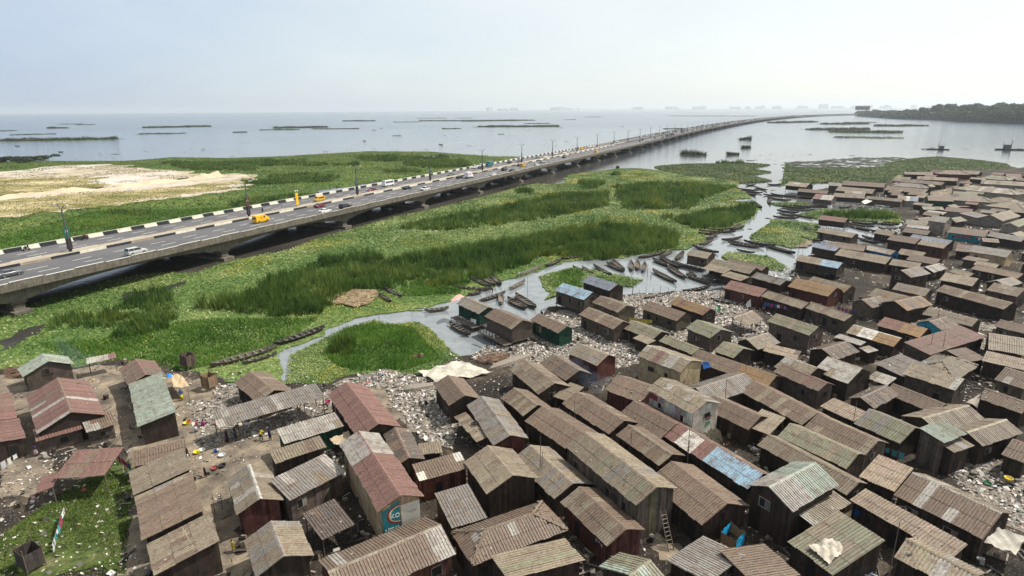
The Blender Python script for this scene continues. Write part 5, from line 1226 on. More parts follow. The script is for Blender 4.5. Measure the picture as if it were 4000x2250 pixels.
# ------------------------------------------------------------------ vehicles
def loft(mb, secs, mi=0):
    """closed loft through cross sections (lists of equal length)"""
    n = len(secs[0]); b = []
    vs_ = [v for s in secs for v in s]
    fs_ = []
    for i in range(len(secs) - 1):
        for k in range(n):
            fs_.append((i * n + k, i * n + (k + 1) % n, (i + 1) * n + (k + 1) % n, (i + 1) * n + k))
    fs_ += [tuple(range(n - 1, -1, -1)), tuple(range((len(secs) - 1) * n, len(secs) * n))]
    mb.add(vs_, fs_, mi)

def body_sections(stations, w):
    """stations: x, z_low, z_shoulder, z_top, roof half-width factor"""
    secs = []
    for x, zl, zs, zt, wf in stations:
        h = w / 2
        secs.append([(x, -h * 0.93, zl), (x, -h, zl + (zs - zl) * 0.45), (x, -h * 0.97, zs), (x, -h * wf, zt), (x, h * wf, zt), (x, h * 0.97, zs), (x, h, zl + (zs - zl) * 0.45), (x, h * 0.93, zl)])
    return secs

WHEEL = None
def wheel_meshes(r=0.33, w=0.22):
    mb = MB(); mb.tube((0, -w / 2, 0), (0, w / 2, 0), r, r, 14); ty = mb.mesh('tyre', [M_TYRE])
    mb = MB(); mb.tube((0, -w / 2 - 0.015, 0), (0, w / 2 + 0.015, 0), r * 0.62, r * 0.62, 10); ri = mb.mesh('rim', [M_RIM])
    return ty, ri
W_CAR = wheel_meshes(0.33, 0.22); W_BIG = wheel_meshes(0.40, 0.26)

SPEC = {
 'sedan': dict(L=4.6, w=1.78, wb=1.35, wheel=W_CAR, body=[(-2.3, 0.35, 0.80, 0.86, 0.80), (-2.15, 0.22, 0.86, 0.98, 0.86), (-1.5, 0.2, 0.88, 1.02, 0.88), (0.75, 0.2, 0.86, 0.98, 0.88), (1.9, 0.22, 0.72, 0.82, 0.86), (2.3, 0.34, 0.58, 0.66, 0.78)],
               cab=[(-1.75, 1.0, 0.86), (-0.95, 1.40, 0.70), (0.25, 1.42, 0.70), (1.05, 0.96, 0.86)]),
 'suv': dict(L=4.8, w=1.88, wb=1.4, wheel=W_BIG, body=[(-2.4, 0.45, 1.0, 1.08, 0.88), (-2.3, 0.3, 1.05, 1.16, 0.92), (0.9, 0.3, 1.05, 1.14, 0.92), (2.1, 0.3, 0.95, 1.06, 0.9), (2.4, 0.42, 0.75, 0.86, 0.82)],
             cab=[(-2.32, 1.12, 0.90), (-2.05, 1.74, 0.78), (0.35, 1.76, 0.78), (1.15, 1.12, 0.9)]),
 'van': dict(L=5.2, w=1.9, wb=1.6, wheel=W_BIG, body=[(-2.6, 0.4, 1.2, 2.15, 0.82), (-2.5, 0.28, 1.2, 2.3, 0.86), (1.0, 0.28, 1.2, 2.28, 0.86), (1.9, 0.3, 1.15, 1.75, 0.86), (2.45, 0.35, 0.95, 1.1, 0.86), (2.6, 0.42, 0.7, 0.8, 0.8)], cab=None),
 'minibus': dict(L=4.6, w=1.75, wb=1.35, wheel=W_CAR, body=[(-2.3, 0.38, 1.0, 1.85, 0.84), (-2.2, 0.28, 1.05, 1.98, 0.88), (1.1, 0.28, 1.05, 1.96, 0.88), (1.85, 0.3, 1.0, 1.3, 0.88), (2.3, 0.36, 0.8, 0.9, 0.84)], cab=None),
 'coaster': dict(L=6.9, w=2.05, wb=2.1, wheel=W_BIG, body=[(-3.45, 0.45, 1.2, 2.4, 0.86), (-3.3, 0.32, 1.2, 2.58, 0.9), (2.9, 0.32, 1.2, 2.58, 0.9), (3.3, 0.36, 1.15, 2.2, 0.9), (3.45, 0.42, 0.95, 1.2, 0.9)], cab=None),
 'pickup': dict(L=5.2, w=1.82, wb=1.6, wheel=W_BIG, body=[(-2.6, 0.5, 0.9, 1.0, 0.95), (-2.5, 0.4, 0.95, 1.05, 0.96), (-0.4, 0.38, 0.95, 1.05, 0.94), (1.1, 0.35, 0.98, 1.08, 0.92), (2.3, 0.38, 0.88, 0.98, 0.88), (2.6, 0.45, 0.7, 0.8, 0.82)],
                cab=[(-0.85, 1.04, 0.9), (-0.6, 1.68, 0.78), (0.55, 1.70, 0.78), (1.3, 1.06, 0.9)]),
}
CARCOL = {'grey': (0.09, 0.095, 0.105), 'silver': (0.48, 0.48, 0.46), 'yellow': (0.80, 0.44, 0.01), 'yellowold': (0.62, 0.36, 0.03), 'maroon': (0.16, 0.015, 0.035), 'dark': (0.018, 0.021, 0.026), 'white': (0.74, 0.74, 0.72),
          'greygreen': (0.10, 0.13, 0.12), 'darkblue': (0.02, 0.035, 0.08), 'blue': (0.02, 0.16, 0.22), 'red': (0.35, 0.02, 0.02)}
_vm = {}
M_LIGHTR = plain('tail_light', (0.35, 0.01, 0.01), 0.3)
M_LIGHTF = plain('head_light', (0.7, 0.7, 0.68), 0.2)
def vehicle_parts(kind):
    if kind in _vm: return _vm[kind]
    sp = SPEC[kind]; parts = []
    mb = MB(); loft(mb, body_sections(sp['body'], sp['w'])); me = mb.mesh(kind + '_body', [M_CAR])
    parts.append(('body', me, True))
    h = sp['w'] / 2
    if sp['cab']:
        secs = []
        c = sp['cab']; zb = c[0][1] - 0.02
        mb = MB()
        lo_ = [(c[0][0], -h * 0.88, c[0][1]), (c[-1][0], -h * 0.88, c[-1][1]), (c[-1][0], h * 0.88, c[-1][1]), (c[0][0], h * 0.88, c[0][1])]
        hi_ = [(c[1][0], -h * c[1][2], c[1][1]), (c[2][0], -h * c[2][2], c[2][1]), (c[2][0], h * c[2][2], c[2][1]), (c[1][0], h * c[1][2], c[1][1])]
        mb.add(lo_ + hi_, [(0, 1, 5, 4), (1, 2, 6, 5), (2, 3, 7, 6), (3, 0, 4, 7)])
        parts.append(('window_glass', mb.mesh(kind + '_glass', [M_GLASS]), False))
        mb = MB(); rf = [(x, y, z) for x, y, z in hi_]
        mb.add([(x, y, z - 0.02) for x, y, z in rf] + [(x * 1.0, y * 0.96, z + 0.045) for x, y, z in rf], [(3, 2, 1, 0), (4, 5, 6, 7), (0, 1, 5, 4), (1, 2, 6, 5), (2, 3, 7, 6), (3, 0, 4, 7)])
        # pillars
        for sg in (-1, 1):
            for a_, b_ in ((0, 1), (len(c) - 1, 2)):
                mb.tube((c[a_][0], sg * h * 0.885, c[a_][1]), (c[b_][0], sg * h * c[b_][2] * 1.01, c[b_][1]), 0.045, 0.045, 4)
            xm = (c[1][0] + c[2][0]) / 2 - 0.05
            mb.tube((xm, sg * h * 0.89, c[0][1]), (xm, sg * h * c[1][2] * 1.01, c[1][1]), 0.04, 0.04, 4)
        parts.append(('roof', mb.mesh(kind + '_roof', [M_CAR]), True))
    else:
        # side windows and windscreen laid on the body of a van or bus
        b = sp['body']; top = b[1][3]; wf = b[1][4]; zs = b[1][2]
        n = {'van': 1, 'minibus': 3, 'coaster': 6}[kind]
        x0, x1 = b[1][0] + 0.35, b[2][0] - 0.05
        if kind == 'van': x0 = b[2][0] - 0.75
        for sg in (-1, 1):
            for i in range(n):
                xa = x0 + (x1 - x0) * i / n + 0.06; xb = x0 + (x1 - x0) * (i + 1) / n - 0.06
                def pt(x, f):
                    y = h * (0.97 + (wf - 0.97) * f) + 0.012
                    return (x, sg * y, zs + (top - zs) * f)
                mb = MB(); q = [pt(xa, 0.18), pt(xb, 0.18), pt(xb, 0.78), pt(xa, 0.78)]
                mb.add(q, [(0, 1, 2, 3)])
                parts.append(('side_window', mb.mesh(kind + '_window', [M_GLASS]), False))
        a_, c_ = b[2], b[3]
        mb = MB(); f0, f1 = 0.12, 0.92
        def fp(f, sg):
            x = a_[0] + (c_[0] - a_[0]) * (1 - f) * 1.0; z = c_[3] + (a_[3] - c_[3]) * f
            return (x + 0.02, sg * h * 0.82, z + 0.02)
        mb.add([fp(f0, -1), fp(f0, 1), fp(f1, 1), fp(f1, -1)], [(0, 1, 2, 3)])
        parts.append(('windscreen', mb.mesh(kind + '_screen', [M_GLASS]), False))
        if kind != 'van':
            mb = MB(); x = b[0][0] - 0.02
            mb.box((x, 0, zs + (b[0][3] - zs) * 0.5), (0.05, h * 1.4, (b[0][3] - zs) * 0.7)); parts.append(('rear_window', mb.mesh(kind + '_rear', [M_GLASS]), False))
        else:
            mb = MB(); mb.box((b[0][0] - 0.02, 0, 1.6), (0.05, h * 1.4, 0.55)); parts.append(('rear_window', mb.mesh(kind + '_rear', [M_GLASS]), False))
    x0, x1 = sp['body'][0][0], sp['body'][-1][0]
    zt = sp['body'][0][2]; zf = sp['body'][-1][2]
    for sg in (-1, 1):
        mb = MB(); mb.box((x0 - 0.01, sg * h * 0.78, zt - 0.1), (0.06, 0.22, 0.16)); parts.append(('tail_light', mb.mesh(kind + '_tail', [M_LIGHTR]), False))
        mb = MB(); mb.box((x1 - 0.02, sg * h * 0.7, zf - 0.02), (0.1, 0.3, 0.13)); parts.append(('headlight', mb.mesh(kind + '_head', [M_LIGHTF]), False))
    _vm[kind] = parts
    return parts

def put_vehicle(kind, col, x, y, head, label, group=None, z=DZ + 0.004, detail=2):
    nm = {'sedan': 'sedan_car', 'suv': 'off_road_car', 'van': 'delivery_van', 'minibus': 'minibus', 'coaster': 'coaster_bus', 'pickup': 'pickup_truck'}[kind]
    sp = SPEC[kind]
    e = empty(nm, (x, y, z), head)
    tag(e, label, {'sedan': 'car', 'suv': 'car', 'van': 'van', 'minibus': 'minibus', 'coaster': 'bus', 'pickup': 'pickup truck'}[kind], group)
    c = CARCOL[col]
    for n_, me, painted in vehicle_parts(kind):
        if detail < 2 and n_ in ('tail_light', 'headlight'): continue
        mesh_obj(n_, me, None, e, None, c if painted else None)
    ty, ri = sp['wheel']
    r = 0.33 if sp['wheel'] is W_CAR else 0.40
    if detail >= 1:
        for sx in (-1, 1):
            for sg in (-1, 1):
                w_ = mesh_obj('wheel', ty, None, e, Matrix.Translation((sx * sp['wb'], sg * (sp['w'] / 2 - 0.11), r)))
                if detail >= 2: mesh_obj('rim', ri, None, w_)
    return e

def text_mesh(txt, size, mat, name='lettering', extrude=0.01):
    cu = bpy.data.curves.new(name, 'FONT'); cu.body = txt; cu.size = size; cu.extrude = extrude
    cu.align_x = 'CENTER'; cu.align_y = 'CENTER'; cu.resolution_u = 3
    tmp = bpy.data.objects.new(name, cu); link(tmp)
    dg = bpy.context.evaluated_depsgraph_get()
    me = bpy.data.meshes.new_from_object(tmp.evaluated_get(dg))
    bpy.data.objects.remove(tmp); bpy.data.curves.remove(cu)
    me.materials.clear(); me.materials.append(mat)
    return me

def box_truck(x, y, head, col, box_col, label, letters):
    e = empty('box_truck', (x, y, DZ + 0.004), head)
    tag(e, label, 'truck')
    mb = MB(); loft(mb, body_sections([(1.2, 0.45, 1.2, 2.1, 0.86), (1.35, 0.45, 1.2, 2.2, 0.88), (2.1, 0.45, 1.2, 2.15, 0.88), (2.7, 0.45, 1.1, 1.25, 0.9), (2.85, 0.5, 0.9, 1.0, 0.88)], 2.0))
    mesh_obj('cab', mb.mesh('truck_cab', [M_CAR]), None, e, None, col)
    mb = MB(); mb.add([(2.15, -0.85, 2.1), (2.15, 0.85, 2.1), (2.69, 0.85, 1.33), (2.69, -0.85, 1.33)], [(0, 1, 2, 3)]); mesh_obj('windscreen', mb.mesh('truck_screen', [M_GLASS]), None, e)
    mb = MB(); mb.box((-0.9, 0, 2.0), (4.0, 2.15, 2.3)); bx_ = mesh_obj('cargo_box', mb.mesh('truck_box', [M_CAR]), None, e, None, box_col)
    mb = MB(); mb.box((-0.2, 0, 0.62), (5.4, 1.2, 0.3)); mesh_obj('chassis', mb.mesh('truck_chassis', [M_DARK]), None, e)
    for xx in (-1.8, 1.9):
        for sg in (-1, 1):
            mesh_obj('wheel', W_BIG[0], None, e, Matrix.Translation((xx, sg * 0.85, 0.40)))
    if letters:
        purple = plain('purple_lettering', (0.09, 0.02, 0.22), 0.5); orange = plain('orange_lettering', (0.8, 0.16, 0.01), 0.5)
        for sg, rz in ((-1, 0.0), (1, math.pi)):
            for txt, ox, mt in (('Fed', -0.62, purple), ('Ex', 0.72, orange)):
                me = text_mesh(txt, 1.35, mt)
                mesh_obj('lettering', me, None, bx_, Matrix.Translation((-0.9 + (ox if sg < 0 else -ox), sg * 1.09, 2.1)) @ Matrix.Rotation(rz, 4, 'Z') @ Matrix.Rotation(R(90), 4, 'X'))
    return e

CW = {'grey': 'grey', 'silver': 'silver', 'yellow': 'yellow', 'yellowold': 'worn yellow', 'maroon': 'maroon', 'dark': 'black', 'white': 'white', 'greygreen': 'grey-green', 'darkblue': 'dark blue', 'blue': 'blue', 'red': 'red'}
KW = {'sedan': 'saloon car', 'suv': 'off-road car', 'van': 'delivery van', 'minibus': 'minibus', 'coaster': 'coach bus', 'pickup': 'pickup truck'}
taken = []
vseen = {}
vcount = {}
for kc, x, y in VEHICLES:
    k = tuple(kc.split(':')); s, o = s_of(x, y); vcount.setdefault(k, []).append(s)
ORD = ['first', 'second', 'third', 'fourth', 'fifth', 'sixth', 'seventh', 'eighth', 'ninth', 'tenth', 'eleventh', 'twelfth', 'thirteenth', 'fourteenth', 'fifteenth', 'sixteenth', 'seventeenth', 'eighteenth', 'nineteenth', 'twentieth', 'twenty-first', 'twenty-second', 'twenty-third', 'twenty-fourth', 'twenty-fifth', 'twenty-sixth', 'twenty-seventh', 'twenty-eighth', 'twenty-ninth', 'thirtieth']
LANES_N = (3.6, 9.5, 13.4); LANES_F = (23.6, 28.2, 32.2)
for kc, x, y in VEHICLES:
    kind, col = kc.split(':')
    s, o = s_of(x, y)
    near = o < 19
    o = min(LANES_N if near else LANES_F, key=lambda q: abs(q - o)) + random.uniform(-0.3, 0.3)
    while any(abs(s - a) < 6.0 and abs(o - b) < 2.4 for a, b in taken): s += 3.0
    taken.append((s, o))
    x, y, a = bp(s, o)
    head = a + (0 if near else math.pi)
    way = 'outbound' if near else 'inbound'
    vk = (kind, col); vseen[vk] = vseen.get(vk, 0); rank = sorted(vcount[vk]).index(vcount[vk][vseen[vk]]); vseen[vk] += 1
    uniq = len(vcount[(kind, col)]) == 1
    if kind == 'boxtruck':
        box_truck(x, y, head, CARCOL['white'], (0.72, 0.71, 0.72), 'white box truck with purple and orange lettering on the bridge', True); continue
    if kind == 'truck':
        box_truck(x, y, head, CARCOL['blue'], (0.03, 0.17, 0.19), 'blue-green lorry driving on the inbound side of the bridge', False); continue
    lab = '%s %s driving on the bridge' % (CW[col], KW[kind]) if uniq else '%s %s on the bridge, %s such one from the shore end' % (CW[col], KW[kind], ORD[rank])
    e = put_vehicle(kind, col, x, y, head, lab, None, detail=2 if s < 420 else 1)
    if kind == 'van':
        dkred = plain('red_lettering', (0.30, 0.02, 0.01), 0.5)
        for sg, rz in ((-1, 0.0), (1, math.pi)):
            mb = MB()
            for (xx, zz_, ww, hh) in ((-0.55, 1.62, 1.0, 0.16), (-0.95, 1.40, 0.5, 0.05), (-0.3, 1.30, 0.9, 0.05)):
                mb.box((xx, sg * 0.90, zz_), (ww, 0.03, hh), 0)
            mesh_obj('side_lettering', mb.mesh('van_letters', [dkred]), None, e)
# dense queue of traffic farther along
for i in range(285):
    s = 840 + (i / 285) ** 1.15 * 2100 + random.uniform(-4, 4)
    o = random.choice(LANES_N + LANES_F) + random.uniform(-0.3, 0.3)
    for _ in range(20):
        if not any(abs(s - a) < 6.5 and abs(o - b) < 2.4 for a, b in taken): break
        s += 7
    taken.append((s, o))
    kind = random.choice(['sedan', 'sedan', 'sedan', 'suv', 'suv', 'minibus', 'coaster', 'pickup'])
    col = random.choice(['dark', 'dark', 'dark', 'grey', 'grey', 'silver', 'white', 'maroon', 'darkblue', 'darkblue', 'greygreen']) if kind not in ('minibus',) else random.choice(['yellow', 'white', 'grey', 'dark'])
    x, y, a = bp(s, o)
    put_vehicle(kind, col, x, y, a + (0 if o < 19 else math.pi), '%s %s in the dense queue far along the bridge' % (CW[col], KW[kind]), 'traffic queue far along the bridge', detail=0)

# ------------------------------------------------------------------ people (one skinned body each)
M_SKIN = plain('dark_skin', (0.045, 0.025, 0.016), 0.55)
M_HAIR = plain('black_hair', (0.006, 0.006, 0.006), 0.7)
_people = {}
def body_mesh(pose):
    if pose in _people: return _people[pose]
    if pose == 'sit':
        J = {'pel': (0, 0, 0.12), 'sp': (0.02, 0, 0.38), 'ch': (0.06, 0, 0.60), 'nk': (0.08, 0, 0.72), 'hd': (0.10, 0, 0.82), 'ht': (0.10, 0, 0.94),
             'sL': (0.06, 0.19, 0.62), 'eL': (0.18, 0.27, 0.38), 'wL': (0.40, 0.18, 0.30), 'fL': (0.48, 0.15, 0.30), 'sR': (0.06, -0.19, 0.62), 'eR': (0.18, -0.27, 0.38), 'wR': (0.40, -0.18, 0.30), 'fR': (0.48, -0.15, 0.30),
             'hL': (0.05, 0.1, 0.10), 'kL': (0.42, 0.14, 0.26), 'aL': (0.56, 0.12, -0.12), 'tL': (0.70, 0.12, -0.16), 'hR': (0.05, -0.1, 0.10), 'kR': (0.42, -0.14, 0.26), 'aR': (0.56, -0.12, -0.12), 'tR': (0.70, -0.12, -0.16)}
    else:
        bend = {'stand': 0.0, 'walk': 0.05, 'bend': 0.55}[pose]
        st_ = {'stand': 0.05, 'walk': 0.28, 'bend': 0.12}[pose]
        cb, sb = math.cos(bend), math.sin(bend)
        up = lambda d, y=0: (d * sb, y, 0.90 + d * cb)
        J = {'pel': (0, 0, 0.90), 'sp': up(0.24), 'ch': up(0.48), 'nk': up(0.60), 'hd': up(0.70), 'ht': up(0.83),
             'sL': up(0.50, 0.19), 'eL': (0.50 * sb + 0.05 + st_ * 0.4, 0.27, 0.90 + 0.5 * cb - 0.28), 'wL': (0.5 * sb + 0.16 + st_ * 0.6, 0.25, 0.90 + 0.5 * cb - 0.52), 'fL': (0.5 * sb + 0.20 + st_ * 0.6, 0.24, 0.90 + 0.5 * cb - 0.66),
             'sR': up(0.50, -0.19), 'eR': (0.50 * sb + 0.0 - st_ * 0.4, -0.27, 0.90 + 0.5 * cb - 0.28), 'wR': (0.5 * sb + 0.10 - st_ * 0.3, -0.25, 0.90 + 0.5 * cb - 0.52), 'fR': (0.5 * sb + 0.14 - st_ * 0.2, -0.24, 0.90 + 0.5 * cb - 0.66),
             'hL': (0, 0.1, 0.87), 'kL': (0.04 - st_ * 0.5, 0.11, 0.47), 'aL': (-st_, 0.11, 0.08), 'tL': (0.16 - st_, 0.12, 0.03), 'hR': (0, -0.1, 0.87), 'kR': (0.06 + st_ * 0.5, -0.11, 0.47), 'aR': (st_, -0.11, 0.08), 'tR': (0.16 + st_, -0.12, 0.03)}
    rad = {'pel': .14, 'sp': .125, 'ch': .15, 'nk': .055, 'hd': .095, 'ht': .075, 's': .06, 'e': .042, 'w': .03, 'f': .035, 'h': .095, 'k': .06, 'a': .04, 't': .035}
    E_ = [('pel', 'sp'), ('sp', 'ch'), ('ch', 'nk'), ('nk', 'hd'), ('hd', 'ht')]
    for s_ in 'LR':
        E_ += [('ch', 's' + s_), ('s' + s_, 'e' + s_), ('e' + s_, 'w' + s_), ('w' + s_, 'f' + s_), ('pel', 'h' + s_), ('h' + s_, 'k' + s_), ('k' + s_, 'a' + s_), ('a' + s_, 't' + s_)]
    names = list(J); idx = {n_: i for i, n_ in enumerate(names)}
    me = bpy.data.meshes.new('person_body')
    me.from_pydata([J[n_] for n_ in names], [(idx[a], idx[b]) for a, b in E_], [])
    tmp = bpy.data.objects.new('tmp', me); link(tmp)
    sk = tmp.modifiers.new('skin', 'SKIN')
    for n_, v in zip(names, me.skin_vertices[0].data):
        r_ = rad.get(n_, rad.get(n_[0], 0.05)); v.radius = (r_, r_)
        v.use_root = (n_ == 'pel')
    ss = tmp.modifiers.new('sub', 'SUBSURF'); ss.levels = 1; ss.render_levels = 1
    dg = bpy.context.evaluated_depsgraph_get()
    me2 = bpy.data.meshes.new_from_object(tmp.evaluated_get(dg)); me2.name = 'person_body'
    bpy.data.objects.remove(tmp)
    me2.materials.clear(); me2.materials.append(M_SKIN)
    _people[pose] = (me2, J)
    return _people[pose]
def person(x, y, z, rz, pose, top, bottom, label, h=1.0, skirt=False):
    me, J = body_mesh(pose)
    e = empty('person', (x, y, z), rz); e.scale = (h, h, h)
    tag(e, label, 'person')
    mesh_obj('body', me, None, e)
    mb = MB(); mb.tube(Vector(J['hd']) + Vector((-0.02, 0, 0.03)), Vector(J['ht']) + Vector((-0.01, 0, 0.03)), 0.105, 0.06, 8); mesh_obj('hair', mb.mesh('hair', [M_HAIR], True), None, e)
    mb = MB(); pts = [J['pel'], J['sp'], J['ch'], J['nk']]; rr = (.17, .16, .185, .085)
    for i in range(3): mb.tube(pts[i], pts[i + 1], rr[i], rr[i + 1], 8)
    for s_ in 'LR': mb.tube(J['s' + s_], Vector(J['s' + s_]).lerp(Vector(J['e' + s_]), 0.8), .08, .06, 6)
    mesh_obj('shirt', mb.mesh('shirt', [M_CLOTH], True), None, e, None, top)
    mb = MB()
    if skirt: mb.tube(J['pel'], (J['pel'][0], 0, 0.25), .17, .24, 9)
    else:
        for s_ in 'LR':
            mb.tube(Vector(J['h' + s_]) + Vector((0, 0, .05)), J['k' + s_], .115, .085, 7); mb.tube(J['k' + s_], Vector(J['k' + s_]).lerp(Vector(J['a' + s_]), .6), .085, .07, 7)
    mesh_obj('skirt' if skirt else 'trousers', mb.mesh('lower_garment', [M_CLOTH], True), None, e, None, bottom)
    return e

# motorcycles with riders on the far carriageway
def motorcycle(x, y, riders, label):
    s, o = s_of(x, y); o = 33.0
    x, y, a = bp(s, o); hd = a + math.pi
    e = empty('motorcycle', (x, y, DZ + 0.004), hd); tag(e, label, 'motorcycle')
    for xx in (-0.62, 0.62):
        w_ = mesh_obj('wheel', wheel_meshes(0.29, 0.1)[0], None, e, Matrix.Translation((xx, 0, 0.29)))
    mb = MB(); mb.tube((-0.55, 0, 0.5), (0.45, 0, 0.62), 0.07, 0.07, 6); mb.tube((0.62, 0, 0.29), (0.42, 0, 0.98), 0.035, 0.035, 6); mb.box((0.0, 0, 0.42), (0.45, 0.26, 0.3)); mesh_obj('frame', mb.mesh('moto_frame', [M_DARK]), None, e)
    mb = MB(); mb.box((0.2, 0, 0.78), (0.45, 0.24, 0.2)); mesh_obj('fuel_tank', mb.mesh('moto_tank', [M_CAR]), None, e, None, (0.02, 0.02, 0.03))
    mb = MB(); mb.box((-0.28, 0, 0.74), (0.75, 0.24, 0.1)); mesh_obj('seat', mb.mesh('moto_seat', [M_TYRE]), None, e)
    mb = MB(); mb.tube((0.42, -0.34, 1.0), (0.42, 0.34, 1.0), 0.02, 0.02, 6); mesh_obj('handlebar', mb.mesh('moto_bar', [M_LAMPPOST]), None, e)
    for i, (t_, b_, lb) in enumerate(riders):
        off = -0.05 - 0.42 * i
        person(x + math.cos(hd) * off, y + math.sin(hd) * off, DZ + 0.72, hd, 'sit', t_, b_, lb, 0.98)
motorcycle(-119.5, 144.5, [((0.5, 0.5, 0.55), (0.02, 0.02, 0.03), 'rider in pale shirt sitting on a motorcycle, head bare'), ((0.02, 0.02, 0.05), (0.02, 0.02, 0.03), 'passenger in dark clothes behind a pale shirted motorcycle rider')], 'black motorcycle with two riders in dark and pale clothes')
motorcycle(-114.4, 157.5, [((0.05, 0.02, 0.03), (0.03, 0.02, 0.02), 'rider in dark clothes driving a motorcycle, passenger in red behind'), ((0.45, 0.02, 0.03), (0.03, 0.03, 0.04), 'passenger in a bright red top on a motorcycle')], 'black motorcycle carrying a passenger in a red top')
person(-82.7, 197.4, 7.08, 2.0, 'stand', (0.01, 0.01, 0.02), (0.02, 0.02, 0.02), 'person in dark clothes standing on the bridge median by the yellow van')
# yellow advertising column on the median
x, y, a = bp(s_of(-77.0, 211.0)[0], 19.1)
e = empty('advert_column', (x, y, 7.08), a); tag(e, 'tall yellow advertising panel on posts standing on bridge median', 'sign')
for sx in (-0.55, 0.55):
    mb = MB(); mb.tube((sx, 0, 0), (sx, 0, 5.2), 0.06, 0.06, 6); mesh_obj('post', mb.mesh('advert_post', [M_LAMPPOST]), None, e)
for i in range(4):
    mb = MB(); mb.box((0, 0, 1.2 + i * 1.05), (1.25, 0.14, 0.98)); mesh_obj('panel', mb.mesh('advert_panel', [M_COL]), None, e, None, (0.72, 0.44, 0.01))
for sx in (-0.5, 0.5):
    mb = MB(); mb.box((sx, 0, 5.6), (0.5, 0.3, 0.35)); mesh_obj('spotlight', mb.mesh('advert_light', [M_LAMPHEAD]), None, e)
# ------------------------------------------------------------------ houses
GZ = 0.33
ROOFC = {'br': (0.128, 0.090, 0.062), 'tn': (0.190, 0.157, 0.108), 'gy': (0.170, 0.157, 0.138), 'lg': (0.285, 0.268, 0.235), 'rd': (0.150, 0.074, 0.060), 'gn': (0.225, 0.265, 0.215), 'ol': (0.155, 0.155, 0.098),
         'bl': (0.21, 0.32, 0.40), 'bg': (0.165, 0.20, 0.25), 'wh': (0.45, 0.42, 0.37), 'or': (0.205, 0.122, 0.050), 'dk': (0.075, 0.06, 0.05), 'dt': (0.215, 0.165, 0.115)}
ROOFW = {'br': 'brown', 'tn': 'tan', 'gy': 'grey', 'lg': 'light grey', 'rd': 'dull red', 'gn': 'pale green', 'ol': 'olive', 'bl': 'blue', 'bg': 'blue-grey', 'wh': 'whitish', 'or': 'rust orange', 'dk': 'dark brown', 'dt': 'dirt-strewn'}
WALLC = {'wd': (0.042, 0.030, 0.023), 'wg': (0.095, 0.076, 0.060), 'gr': (0.014, 0.052, 0.034), 'bl': (0.02, 0.16, 0.38), 'te': (0.03, 0.26, 0.33), 'wt': (0.40, 0.39, 0.36), 'oc': (0.34, 0.27, 0.16), 'rd': (0.085, 0.034, 0.028), 'cb': (0.24, 0.215, 0.18), 'open': (0.05, 0.04, 0.03)}
WALLW = {'wd': 'dark plank', 'wg': 'grey plank', 'gr': 'dark green', 'bl': 'bright blue', 'te': 'teal', 'wt': 'whitewashed', 'oc': 'cream', 'rd': 'dark red', 'cb': 'concrete', 'open': ''}

def sheet_mesh():
    prof = []                            # three broad ribs with narrow grooves over a unit square
    for k in range(3):
        prof += [((k + 0.0) / 3, 0.035), ((k + 0.60) / 3, 0.035), ((k + 0.72) / 3, -0.022), ((k + 0.88) / 3, -0.022)]
    prof.append((1.0, 0.035))
    vs_, fs_ = [], []
    for u, z in prof: vs_ += [(u, 0, z), (u, 1, z)]
    for i in range(len(prof) - 1): fs_.append((i * 2, i * 2 + 2, i * 2 + 3, i * 2 + 1))
    me = me_from('roof_sheet', vs_, fs_)
    me.materials.append(M_ROOF)
    return me
SHEET = sheet_mesh()
mbx = MB(); mbx.box((0, 0, 0), (1, 1, 1)); PLANK = mbx.mesh('plank', [M_PLANK])
mbx = MB(); mbx.tube((0, 0, 0), (0, 0, 1), 1.0, 0.85, 6); POSTM = mbx.mesh('post', [M_POLE])

def frame_mesh():
    mb = MB()
    for c, s_ in (((0, 0, 0.5), (1.1, 0.07, 0.08)), ((0, 0, -0.5), (1.1, 0.09, 0.08)), ((-0.5, 0, 0), (0.08, 0.07, 1.0)), ((0.5, 0, 0), (0.08, 0.07, 1.0))): mb.box(c, s_)
    return mb.mesh('opening_frame', [M_PLANK])
FRAME = frame_mesh()
mbx = MB(); mbx.box((0, 0, 0), (0.94, 0.05, 0.94)); PANE = mbx.mesh('dark_pane', [M_DARK])

def jit(c, a, rg):
    k = 1 + rg.uniform(-a, a)
    return tuple(min(max(v * k * (1 + rg.uniform(-a, a) * 0.25), 0), 1) for v in c)

def roof_key(spec, f, rg):
    if spec.startswith('seg:'):
        for part in spec[4:].split(','):
            k, lim = part.split('@')
            if f <= float(lim): return k
        return k
    return rg.choice(spec.split('+'))

